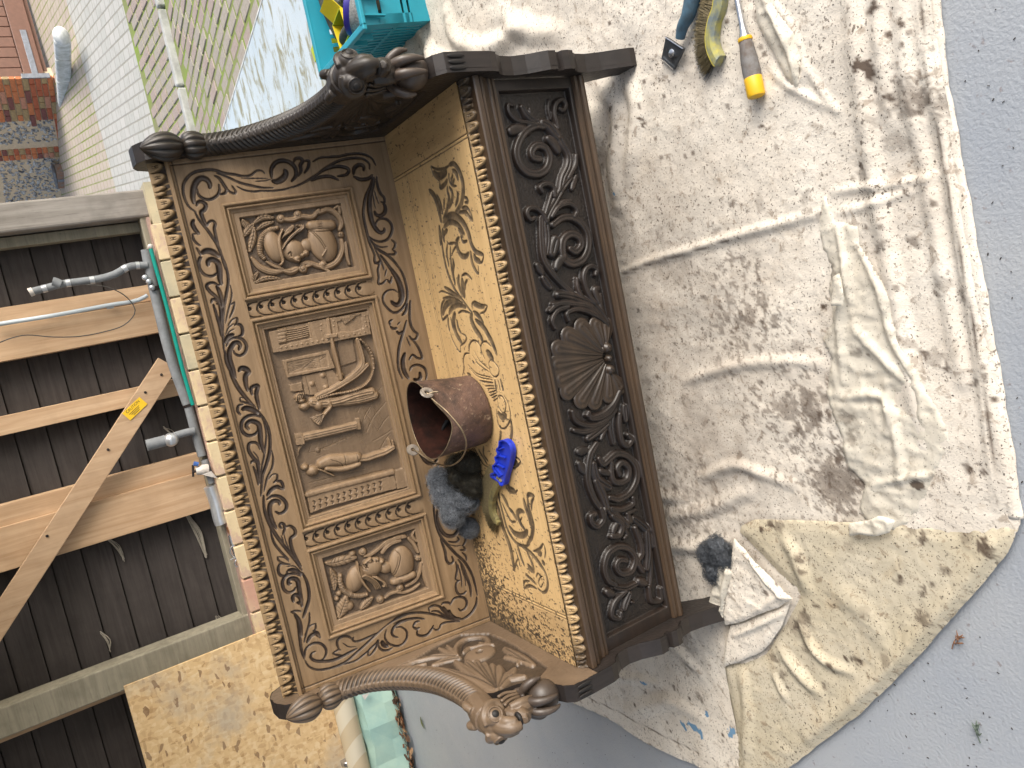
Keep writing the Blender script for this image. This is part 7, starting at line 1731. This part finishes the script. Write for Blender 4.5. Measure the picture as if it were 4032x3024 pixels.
M_navy = plain('navy_plastic', (.035, .025, .24), .4, 0, .15, 20, .04); M_grey_b = plain('grey_bristle', (.32, .32, .31), .8, 0, .5, 140, .6); M_tan = plain('tan_lid', (.45, .26, .15), .55, 0, .2, 20, .05); M_lil = plain('lilac_plastic', (.42, .40, .62), .35, 0, .1, 20, .03); M_junk = plain('dark_rag', (.06, .07, .06), .9, 0, .5, 30, .5)
def inc(S, z): return on_z(S, zc+z)
yb1 = inc((1375, 120), .20); 
o = thing('cardboard_box', yb1-np.array([0, 0, .10]), 'open yellow cardboard box with black print in the turquoise crate', 'box', rz=0)
axy = (np.array([.97, .24, 0]), np.array([-.24, .97, 0]), np.array([0, 0, 1.]))
for dx, dy, sx_, sy_ in ((-.055, 0, .003, .10), (.055, 0, .003, .10), (0, -.05, .11, .003), (0, .05, .11, .003)):
    box('box_side', yb1+axy[0]*dx+axy[1]*dy-np.array([0, 0, .06]), (sx_, sy_, .19), M_ybox if dy else M_ybox2, o, axy)
box('box_flap', yb1+axy[0]*.085+np.array([0, 0, .045]), (.07, .095, .003), M_ybox, o, (axy[0]*.8+np.array([0, 0, .6]), axy[1], np.array([-.58, -.14, .8])))
for i in range(4): box('box_print', yb1-axy[1]*.0520+axy[0]*(-.02+.012*i)-np.array([0, 0, .02+.006*(i % 2)]), (.009, .001, .010), M_print, o, axy)
o = thing('cardboard_box', inc((1330, 170), .12), 'lime green card packet at the left end of the turquoise crate', 'box')
box('packet', inc((1335, 190), .12), (.06, .10, .20), M_ybox2, o, axy, bev=.002)
dc = inc((1405, 40), .225)
o = thing('drum_brush', dc, 'navy blue round brush head with grey bristles inside the turquoise crate', 'brush')
dax = np.array([.35, .55, .75]); dax /= np.linalg.norm(dax)
bm = bmesh.new(); lathe_bm(bm, [(.03, .0), (.085, 0), (.088, .01), (.085, .022), (.04, .026), (.03, .02), (.03, 0)], dc, dax, 32); link('brush_disc', mesh_bm('brush_disc', bm, True, 35), M_navy, o)
bm = bmesh.new(); lathe_bm(bm, [(.05, -.035), (.088, -.035), (.086, .0), (.05, .0)], dc, dax, 32); link('bristle_ring', mesh_bm('bristle_ring', bm, True, 35), M_grey_b, o)
for i in range(6):
    a_ = i*math.pi/3; X_ = np.cross(dax, [0, 0, 1]); X_ /= np.linalg.norm(X_); Y_ = np.cross(dax, X_); d_ = X_*math.cos(a_)+Y_*math.sin(a_); box('slot', dc+d_*.06+dax*.0255, (.03, .004, .003), M_print, o, (d_, np.cross(dax, d_), dax))
tp = inc((1425, 5), .215); bm = bmesh.new(); lathe_bm(bm, [(0, .03), (.05, .03), (.053, .026), (.053, -.08), (0, -.08)], tp, (.1, -.1, 1), 28); o = link('tan_tub', mesh_bm('tan_tub', bm, True, 40), M_tan); tag(o, 'tan tub lid showing at the edge of the turquoise crate', 'tub')
lp = inc((1432, 90), .20); bm = bmesh.new(); lathe_bm(bm, [(0, .04), (.02, .04), (.032, .02), (.034, -.10), (0, -.10)], lp, (0, .1, 1), 24); o = link('lilac_bottle', mesh_bm('lilac_bottle', bm, True, 40), M_lil); tag(o, 'lilac plastic bottle shoulder near the corner of the turquoise crate', 'bottle')
wool('dusty pale steel wool lying on top of the yellow box in the crate', [(inc((1318, 40), .20), .038, (1,1.3,.7)), (inc((1322, 10), .20), .036, (1,1,.7))], M_wool_l, M_wool_l, 500, 31)
bm = bmesh.new(); 
for i in range(9): sphere_bm(bm, (cr0[0]+random.uniform(.05, .5), cr0[1]+random.uniform(.06, .33), zc+random.uniform(.04, .09)), random.uniform(.05, .08), 14, 10, (1.2, 1, .7))
box_ = thing('dark_bag', (cr0[0]+.3, cr0[1]+.36, .05), 'dark grey bag stuffed along the far side of the turquoise crate', 'bag')
bm_ = bmesh.new(); sphere_bm(bm_, (cr0[0]+.28, cr0[1]+.352, zc+.135), .12, 24, 16, (2.4, .40, 1.0)); link('bag_body', mesh_bm('bag_body', bm_, True), M_junk, box_)
bm_ = bmesh.new(); sphere_bm(bm_, (cr0[0]+.045, cr0[1]+.20, zc+.135), .12, 24, 16, (.35, 1.5, .95)); link('bag_body', mesh_bm('bag_body', bm_, True), M_junk, box_)
o = link('rags', mesh_bm('rags', bm, True), M_junk); tag(o, 'dark crumpled rags at the bottom of the turquoise crate', 'rags')

# ------------------------------------------------------------------ tools on the sheet
zt = .016
M_hblue = plain('blue_grey_handle', (.075, .15, .21), .5, 0, .3, 30, .12, c2=(.05, .075, .09)); M_gun = plain('gunmetal', (.10, .11, .12), .42, .55, .4, 50, .2); M_blade = plain('bright_steel', (.55, .56, .58), .25, .9, .2, 50, .05)
tz = lambda s, z=zt: on_z(s, z)
sc0 = tz((2650, 230)); st_ = thing('paint_scraper', sc0, 'old blue-grey scraper with a screwed steel blade holder lying on the dust sheet', 'scraper')
hdl = catmull([tz((2678,150), .030), tz((2688,105), .034), tz((2710,60), .036), tz((2725,0), .036), tz((2745,-90), .036), tz((2760,-200), .034)], .006)
tube('handle', hdl, np.interp(np.linspace(0, 1, len(hdl)), [0, .12, .35, .6, 1], [.011, .013, .017, .019, .017]), M_hblue, st_, 16)
hA, hB, hC, hD = tz((2630,145), .03), tz((2700,190), .03), tz((2660,274), .012), tz((2612,232), .012)
bm = bmesh.new(); prism_bm(bm, [hA, hB, hC, hD], (0, 0, .007)); link('blade_holder', mesh_bm('blade_holder', bm), M_gun, st_)
ev = (hC-hD); bm = bmesh.new(); prism_bm(bm, [hD+(0, 0, .007), hC+(0, 0, .007), hC*.93+hB*.07+np.array([0, 0, .010]), hD*.93+hA*.07+np.array([0, 0, .010])], (0, 0, .002)); link('blade', mesh_bm('blade', bm), M_blade, st_)
bm = bmesh.new(); prism_bm(bm, [hA+(0, 0, .0075), hB+(0, 0, .0075), hB*.97+hC*.03+np.array([0, 0, .0085]), hA*.97+hD*.03+np.array([0, 0, .0085])], (0, 0, .0015)); link('blade', mesh_bm('blade', bm), M_blade, st_)
bm = bmesh.new(); lathe_bm(bm, [(.0095, 0), (.0095, .004), (.006, .006), (0, .0065)], tz((2648, 210), .0285), (0, 0, 1), 20); link('screw', mesh_bm('screw', bm, True, 40), M_blade, st_)
for s in ((2632,195),(2658,182),(2663,220)): box('vent_slot', tz(s, .0295)+np.array([0, 0, .0]), (.004, .008, .0015), M_print, st_)
M_strip2 = plain('painted_stock', (.17, .20, .20), .5, .2, .3, 40, .15, c2=(.42, .38, .10))
wp = [tz(s, .030) for s in [(2850,-120),(2835,-40),(2826,30),(2806,90),(2798,150),(2805,195),(2822,232),(2828,240)]]; wc = catmull(wp, .005)
b2_ = thing('brass_wire_brush', wp[4], 'brass wire brush with a curved grey-green stock between scraper and chisel', 'brush')
bm = bmesh.new(); rings = []
for i, p in enumerate(wc):
    t_ = wc[min(i+1, len(wc)-1)]-wc[max(i-1, 0)]; t_ /= np.linalg.norm(t_); s_ = np.cross([0, 0, 1.], t_)
    rings.append([bm.verts.new(p+s_*.013*x+np.array([0, 0, z])) for x, z in ((-1, -.016), (-1, .003), (-.7, .006), (.2, .007), (1, .003), (1, -.016))])
for p, q in zip(rings, rings[1:]):
    for i in range(6): bm.faces.new([p[i], p[(i+1) % 6], q[(i+1) % 6], q[i]])
bm.faces.new(rings[0][::-1]); bm.faces.new(rings[-1]); link('brush_stock', mesh_bm('brush_stock', bm), M_strip2, b2_)
ye = [p+np.array([0, .0, 0])+np.cross([0, 0, 1.], (wc[min(i+1, len(wc)-1)]-wc[max(i-1, 0)])/np.linalg.norm(wc[min(i+1, len(wc)-1)]-wc[max(i-1, 0)]))*-.0125+np.array([0, 0, .003]) for i, p in enumerate(wc)]
tube('edge_stripe', ye, .0018, plain('worn_yellow', (.55, .46, .08), .5, 0, .3, 60, .1), b2_, 6)
bristles('bristles', b2_, wc[:-2], np.array([.25, .97, 0]), .050, .012, .032, 3200, M_brass, r=.00038)
bristles('bristle_tips', b2_, wc[:-2], np.array([.25, .97, 0]), .062, .010, .020, 900, M_grey_b, r=.0004)
M_cy = plain('chisel_yellow', (.74, .42, .012), .42, 0, .15, 25, .06, .45, c2=(.60, .36, .02)); M_cg = plain('chisel_grip', (.17, .165, .16), .7, 0, .45, 45, .4, .25, c2=(.11, .085, .07))
A_ = tz((2978, 375), .030); B_ = tz((2932, 145), .026); cv = B_-A_; cl_ = np.linalg.norm(cv); cv /= cl_
cs = thing('chisel', A_, 'chisel with a yellow-capped worn grey handle lying on the dust sheet', 'chisel')
def seg(name, pr, mat):
    bm = bmesh.new(); lathe_bm(bm, pr, A_, cv, 32); return link(name, mesh_bm(name, bm, True, 35), mat, cs)
k_ = cl_/.145
seg('end_cap', [(0, -.004), (.014, -.004), (.0178, -.002), (.0190, .002), (.0190, .042*k_), (.0180, .045*k_)], M_cy)
seg('grip', [(.0185, .040*k_), (.0183, .046*k_), (.0190, .060*k_), (.0178, .090*k_), (.0150, .118*k_), (.0135, .135*k_), (.012, .139*k_)], M_cg)
seg('collar', [(.006, .133*k_), (.0145, .134*k_), (.0155, .138*k_), (.0145, .143*k_), (.006, .145*k_)], M_cy)
seg('blade', [(.0125, .144*k_), (.009, .155*k_), (.0065, .175*k_), (.0060, .30*k_), (.0055, .36*k_), (0, .36*k_)], M_blade)

# ------------------------------------------------------------------ pipes and services along the back wall
M_lag = plain('grey_pipe_lagging', (.20, .21, .22), .8, 0, .25, 20, .25, .25); M_tape = plain('silver_tape', (.55, .57, .60), .3, .6, .3, 20, .15); M_teal2 = plain('teal_rod', (.0, .23, .18), .45, 0, .1, 20, .05); M_cond = plain('white_conduit', (.48, .53, .56), .45, 0, .1, 20, .03); M_cable = plain('thin_cable', (.06, .055, .05), .6, 0, .2, 20, .05); M_valve = plain('valve_white', (.60, .55, .50), .5, 0, .3, 30, .2); M_tapeb = plain('blue_lever', (.05, .12, .35), .4, 0, .1, 20, .05); M_foil = plain('foil_wrap', (.62, .64, .67), .28, .7, .25, 9, .8, bscale=30); M_copper = plain('copper_pipe', (.36, .17, .09), .35, .7, .3, 30, .1)
def W1(pts, y): return [on_y((p[0]*672/1106., 1008+p[1]*672/1106.), y) for p in pts]
def W2(pts, y): return [on_y((p[0]*672/1106., 2016+p[1]*672/1106.), y) for p in pts]
pp = thing('lagged_pipe', W1([(1030, 400)], 3.47)[0], 'long grey lagged water pipe with silver tape running along the brick plinth', 'pipe')
mp_ = catmull(W1([(945,-40),(985,160),(1040,400),(1090,600),(1140,760),(1215,960)], 3.47), .03)
tube('pipe_lagging', mp_, .029, M_lag, pp, 16)
tube('pipe_lagging', catmull(W1([(1222,975),(1260,1120),(1310,1295)], 3.47), .03), .027, M_lag, pp, 16)
tube('pipe_lagging', catmull(W1([(1325,1320),(1350,1390),(1375,1470)], 3.47), .03), .022, M_lag, pp, 16)
tube('tape_band', W1([(1217,962),(1222,975)], 3.47), .031, M_dark, pp, 16)
tube('foil_sleeve', catmull(W1([(1362,1490),(1400,1600)], 3.46)+W2([(1420,30),(1436,75)], 3.46), .02), [.040]*len(catmull(W1([(1362,1490),(1400,1600)], 3.46)+W2([(1420,30),(1436,75)], 3.46), .02)), M_foil, pp, 9, False)
br1 = catmull(W1([(955,60),(880,62),(820,75),(740,120),(640,148),(520,165),(400,182),(330,200),(205,232)], 3.45), .03)
tube('pipe_branch', br1, .021, M_lag, pp, 14)
for a_, b_ in ((880,900),(815,835),(600,625),(420,445),(255,290)):
    q = [p for p in br1]; u_ = lambda x: min(range(len(br1)), key=lambda i: abs((1106-((br1[i]-CAM)@R_UP)/((br1[i]-CAM)@R_FWD)*FP)/KD*1106/672-x))
    i0, i1 = sorted((u_(a_), u_(b_))); i1 = max(i1, i0+1); tube('tape_band', br1[i0:i1+1], .0225, M_tape, pp, 14)
tube('pipe_branch', W1([(395,185),(360,170),(340,165)], 3.44), .026, M_lag, pp, 12); tube('pipe_end', W1([(215,228),(190,238)], 3.45), .024, M_valve, pp, 14)
el = catmull(W1([(1262,1132),(1190,1148),(1120,1172),(1085,1195)], 3.44), .02); tube('pipe_branch', el, .023, M_lag, pp, 14); tube('pipe_branch', W1([(1075,1195),(1000,1215),(950,1228)], 3.44), .034, M_lag, pp, 18)
bm = bmesh.new(); sphere_bm(bm, W1([(1108,1190)], 3.43)[0], .042, 16, 12, (1, 1, 1)); link('taped_joint', mesh_bm('taped_joint', bm, True), M_foil, pp)
for p_ in ((940,140),(965,165),(985,205)): bm = bmesh.new(); sphere_bm(bm, W1([p_], 3.43)[0], .018, 10, 8); link('pipe_clip', mesh_bm('pipe_clip', bm, True), M_tape, pp)
tube('pipe_clip', W1([(1000,200),(1010,225)], 3.47), .031, M_dark, pp, 16)
vt = thing('stop_valve', W1([(1300,1385)], 3.42)[0], 'white stop valve with a small blue lever on the pipe by the wall', 'valve')
vb_ = W1([(1350,1380),(1310,1385),(1270,1395),(1245,1400)], 3.42); tube('valve_body', [vb_[0], vb_[1], vb_[2]], [.030, .032, .022], M_valve, vt, 16); tube('valve_spindle', [vb_[2], vb_[3]], .008, M_dark, vt, 10)
tube('valve_wing', W1([(1250,1355),(1252,1430)], 3.42), .007, M_dark, vt, 8); tube('valve_lever', W1([(1255,1345),(1285,1350)], 3.41), .014, M_tapeb, vt, 10)
rg = W1([(1310,1415),(1370,1395),(1408,1440),(1340,1425)], 3.38); bm = bmesh.new(); prism_bm(bm, rg, (0, .006, 0)); o = link('paper_scrap', mesh_bm('paper_scrap', bm), M_valve); tag(o, 'torn scrap of white paper tucked by the stop valve', 'paper')
rod_ = catmull(W1([(975,-60),(1000,40),(1060,250),(1120,480),(1185,740),(1250,965)], 3.40), .05); o = link('teal_rod', mesh_bm('teal_rod', (lambda b_: (tube_bm(b_, rod_, .0115, 12), b_)[1])(bmesh.new()), True, 40), M_teal2); tag(o, 'thin teal plastic rod resting along the top of the brick plinth', 'rod')
e_ = rod_[0]; bm = bmesh.new(); sphere_bm(bm, e_, .017, 12, 8); o2 = link('rod_cap', mesh_bm('rod_cap', bm, True), M_valve, o)
cd_ = thing('conduit', W1([(700,320)], 3.55)[0], 'pale plastic conduit running up the pine stud', 'conduit')
cpt = catmull(W1([(-60,450),(0,440),(350,385),(700,320),(860,295),(920,275),(955,255)], 3.555), .03); tube('conduit_tube', cpt, .0125, M_cond, cd_, 12)
box('conduit_clip', W1([(712,325)], 3.57)[0], (.03, .02, .04), M_cond, cd_, bev=.004)
cb = catmull(W1([(560,185),(690,200),(800,250),(865,320),(870,380),(800,450),(680,490),(520,520),(350,525),(180,512),(80,530),(-40,575)], 3.53), .03); o = link('loose_cable', mesh_bm('loose_cable', (lambda b_: (tube_bm(b_, cb, .0035, 6), b_)[1])(bmesh.new()), True), M_cable); tag(o, 'thin dark cable looping loosely over the pine studs', 'cable')
lt = thing('gate_latch', W2([(1515,230)], 3.41)[0], 'shiny steel bracket and loop latch hanging over the plinth edge', 'latch')
tube('latch_plate', W2([(1490,150),(1505,200),(1530,290)], 3.42), [.012, .016, .010], M_blade, lt, 8); tube('latch_loop', catmull(W2([(1500,225),(1490,260),(1520,295),(1550,310),(1558,340),(1535,355),(1520,330),(1540,300)], 3.41), .01), .0045, M_blade, lt, 8); tube('latch_pin', W2([(1490,310),(1550,290)], 3.40), .004, M_blade, lt, 8); tube('latch_spigot', W2([(1478,95),(1490,135)], 3.42), .012, M_copper, lt, 12)

# ------------------------------------------------------------------ chipboard, tubes, litter
m, nt, b = newmat('strand_board')
v = mapping(nt, (1, 1, 1)); cols = None
vo = nt.nodes.new('ShaderNodeTexVoronoi'); vo.inputs['Scale'].default_value = 1.0; nzz = nt.nodes.new('ShaderNodeTexNoise'); nzz.inputs['Scale'].default_value = 14; nzz.inputs['Detail'].default_value = 5; nt.links.new(v, nzz.inputs['Vector']); av = nt.nodes.new('ShaderNodeVectorMath'); av.operation = 'MULTIPLY_ADD'; av.inputs[1].default_value = (1.6, 1.6, 1.6); nt.links.new(nzz.outputs['Color'], av.inputs[0]); nt.links.new(mapping(nt, (24, 1, 50), (0, .7, 0)), av.inputs[2]); nt.links.new(av.outputs[0], vo.inputs['Vector'])
vo2 = nt.nodes.new('ShaderNodeTexVoronoi'); vo2.inputs['Scale'].default_value = 1.0; nt.links.new(mapping(nt, (56, 1, 26), (0, -.5, 0)), vo2.inputs['Vector'])
sep = nt.nodes.new('ShaderNodeSeparateColor'); nt.links.new(vo.outputs['Color'], sep.inputs[0]); sep2 = nt.nodes.new('ShaderNodeSeparateColor'); nt.links.new(vo2.outputs['Color'], sep2.inputs[0])
avg = math_(nt, 'ADD', math_(nt, 'MULTIPLY', sep.outputs[0], .5), math_(nt, 'MULTIPLY', sep2.outputs[1], .5))
r_ = ramp(nt, avg, [(.03, (.40, .25, .11)), (.35, (.56, .38, .19)), (.6, (.61, .43, .225)), (.9, (.66, .50, .29))])
gr_ = ramp(nt, noise(nt, v, 3.5, 4, .6), [(.52, (0,0,0)), (.72, (1,1,1))]).outputs[0]
col = mix(nt, r_.outputs[0], (.34, .31, .26), math_(nt, 'MULTIPLY', gr_, .6))
col = mix(nt, col, (.15, .075, .035), math_(nt, 'MULTIPLY', ramp(nt, sep.outputs[2], [(.95, (0,0,0)), (.96, (1,1,1))]).outputs[0], .7))
nt.links.new(col, b.inputs['Base Color']); b.inputs['Roughness'].default_value = .7; bump(nt, b, avg, .3, .002)
M_osb = m
tr = on_y((485, 2697), 3.36); brr = on_y((1065, 2480), 3.36)
ob = box('strand_board', ((tr[0]+brr[0])/2-1.22, 3.362, (tr[2]+.02)/2), (2.44, .018, tr[2]-.02), M_osb); tag(ob, 'big sheet of orange-brown strand board standing against the garage wall', 'board')
ob.location = Vector((0, 0, 0))
m, nt, b = newmat('striped_card_tube')
wv = nt.nodes.new('ShaderNodeTexWave'); wv.wave_type = 'BANDS'; wv.bands_direction = 'DIAGONAL'; wv.inputs['Scale'].default_value = 2.35; wv.inputs['Distortion'].default_value = 0; nt.links.new(mapping(nt, (1, 1.0, .55)), wv.inputs['Vector'])
r_ = ramp(nt, wv.outputs[0], [(.47, (.47, .38, .25)), (.53, (.56, .50, .38))]); nt.links.new(r_.outputs[0], b.inputs['Base Color']); b.inputs['Roughness'].default_value = .6
M_tubec = m
def pth(S, y): return [on_y(s, y) for s in S]
ta = on_y((1335, 2770), 3.28); tb = on_y((1432, 3024), 3.28)
za = (ta[2]+tb[2])/2
t_ = link('card_tube', mesh_bm('card_tube', (lambda b_: (tube_bm(b_, [(-1.2, 3.28, za), (ta[0], 3.28, za), (-4.4, 3.28, za)], .070, 32), b_)[1])(bmesh.new()), True, 40), M_tubec)
tag(t_, 'long beige spiral-striped cardboard tube lying along the foot of the wall', 'tube')
tc = on_y((1372, 2990), 3.34)
t2 = thing('card_tube', tc, 'second cardboard tube with a shiny metal end cap above the striped one', 'tube')
tube('tube_body', [tc+np.array([-.0, 0, 0]), tc+np.array([-1.6, 0, 0])], .052, M_tubec, t2, 24)
bm = bmesh.new(); lathe_bm(bm, [(0, .012), (.05, .012), (.054, .008), (.054, -.02)], tc, (1, 0, 0), 24); link('end_cap', mesh_bm('end_cap', bm, True, 30), M_blade, t2)
M_green = plain('green_sheet', (.36, .50, .42), .55, 0, .2, 6, .15, .3, c2=(.27, .42, .38))
gA = on_y((1415, 2750), 3.30); 
zg = za-.075
gb = thing('green_roll', (-2.4, 3.27, 0), 'pale green folded plastic sheet lying under the striped tube', 'plastic sheet')
bm = bmesh.new(); pr_ = [(3.35, .008), (3.35, zg), (3.27, zg+.004), (3.215, zg-.03), (3.20, .10), (3.19, .012)]
secs = []
for i, x in enumerate(np.linspace(-1.3, -4.4, 24)):
    secs.append([bm.verts.new((x, y+.012*math.sin(i*1.7+j), z*(1+.04*math.sin(i*2.3+j*1.1)))) for j, (y, z) in enumerate(pr_)])
for p, q in zip(secs, secs[1:]):
    for j in range(len(pr_)): bm.faces.new([p[j], p[(j+1) % len(pr_)], q[(j+1) % len(pr_)], q[j]])
link('folded_sheet', mesh_bm('folded_sheet', bm), M_green, gb)
wp_ = [on_y(s, 3.185) for s in ((1425,2738),(1455,2728),(1436,2756))]; bm = bmesh.new(); prism_bm(bm, wp_, (0, -.003, 0)); link('corner_highlight', mesh_bm('corner_highlight', bm), M_valve, gb)  # white sliver stands in for the highlight on the sheet's corner
M_leaf = [plain('dead_leaf', (.22, .09, .04), .8, 0, .4, 30, .3), plain('dead_leaf_tan', (.36, .22, .12), .8, 0, .4, 30, .3), plain('dead_leaf_dark', (.09, .05, .03), .85, 0, .4, 30, .3)]
bms = [bmesh.new() for _ in range(3)]
for i in range(420):
    x = random.uniform(-4.2, -1.4); y = 3.185-abs(random.gauss(0, .035)); s_ = random.uniform(.012, .034); z = .004+random.uniform(0, .03)
    a = random.uniform(0, 6.28); X_ = np.array([math.cos(a), math.sin(a), random.uniform(-.4, .4)]); Y_ = np.array([-math.sin(a), math.cos(a), random.uniform(-.4, .4)])
    bm = bms[random.randrange(3)]; c = np.array([x, y, z+s_*.4]); fs = [c+X_*s_*p+Y_*s_*q+np.array([0, 0, s_*r]) for p, q, r in ((-1, 0, 0), (-.3, .55, .15), (.5, .4, .1), (1.1, 0, .25), (.5, -.45, .1), (-.3, -.5, .2))]
    vs_ = [bm.verts.new(np.maximum(p, [-99, -99, .003])) for p in fs]; bm.faces.new(vs_[:4]); bm.faces.new([vs_[0], vs_[3], vs_[4], vs_[5]])
for bm, m_, nm in zip(bms, M_leaf, ('brown', 'tan', 'dark')):
    o = link('leaf_litter', mesh_bm('leaf_litter', bm), m_); o['kind'] = 'stuff'; o['label'] = f'drift of {nm} dead leaves and crumbs along the foot of the garage wall'; o['category'] = 'leaf litter'
# odd leaves and sprigs on the floor
M_gl = plain('green_leaf', (.10, .12, .04), .7, 0, .3, 30, .2); M_sprig = plain('dry_sprig', (.22, .11, .06), .8, 0, .3, 30, .2); M_sprig2 = plain('blue_green_sprig', (.10, .13, .10), .8, 0, .3, 30, .2)
def leaf(S, dirv, l, w, mat, label):
    c = on_z(S, .006); d = np.array([*dirv, 0.]); d /= np.linalg.norm(d); s_ = np.array([-d[1], d[0], 0])
    bm = bmesh.new(); pr_ = [(0, 0), (.25, .7), (.55, 1), (.85, .5), (1, 0), (.85, -.5), (.55, -1), (.25, -.7)]
    top_ = [bm.verts.new(c+d*l*(a_-.5)+s_*w*b_+np.array([0, 0, .003+.006*abs(b_)])) for a_, b_ in pr_]; bm.faces.new(top_[:5]); bm.faces.new([top_[0]]+top_[4:])
    o = link('fallen_leaf', mesh_bm('fallen_leaf', bm), mat); tag(o, label, 'leaf')
leaf((1665, 2845), on_z((1672,2865))[:2]-on_z((1658,2820))[:2], .085, .016, M_gl, 'narrow green leaf on the pale floor left of the settle')
leaf((1552, 2815), (1, .3), .06, .016, M_leaf[1], 'brown leaf blown out from the leaf litter onto the floor')
def sprig(S1, S2, mat, label, n):
    a, b = on_z(S1, .005), on_z(S2, .007); bm = bmesh.new(); v = b-a; l = np.linalg.norm(v); v /= l; s_ = np.array([-v[1], v[0], 0])
    tube_bm(bm, catmull([a, (a+b)/2+s_*l*.1, b], l/6), .0012, 5)
    for i in range(n):
        p = a+v*l*(.35+.6*i/n); e = p+v*l*random.uniform(.15, .35)+s_*random.uniform(-.25, .25)*l+np.array([0, 0, random.uniform(0, .01)]); tube_bm(bm, [p, (p+e)/2+np.array([0, 0, .003]), e], [.0014, .0018, .0006], 4)
    o = link('sprig', mesh_bm('sprig', bm), mat); tag(o, label, 'sprig')
sprig((3748, 2555), (3790, 2500), M_sprig, 'dry reddish conifer sprig on the floor near the folded corner', 9); sprig((3860, 2925), (3845, 2845), M_sprig2, 'dark green feathery sprig on the floor at the front left', 9)
M_speck = plain('dark_crumb', (.04, .03, .025), .8, 0, .3, 30, .2); bm = bmesh.new()
for i in range(200):
    S = (random.uniform(1500, 4000), random.uniform(2480, 3020)) if i < 170 else (random.uniform(3720, 4030), random.uniform(0, 2000))
    p = on_z(S, .0015)
    if not (-8 < p[0] < 3): continue
    inside_cloth = cl.inside(np.array(pl)) if False else None
    a = random.uniform(0, 6.28); box_bm(bm, p, (random.uniform(.0015, .005), random.uniform(.001, .002), .001), (np.array([math.cos(a), math.sin(a), 0]), np.array([-math.sin(a), math.cos(a), 0]), np.array([0, 0, 1.])))
o = link('floor_crumbs', mesh_bm('floor_crumbs', bm), M_speck); o['kind'] = 'stuff'; tag(o, 'scattered dark crumbs and bits on the concrete floor', 'debris')
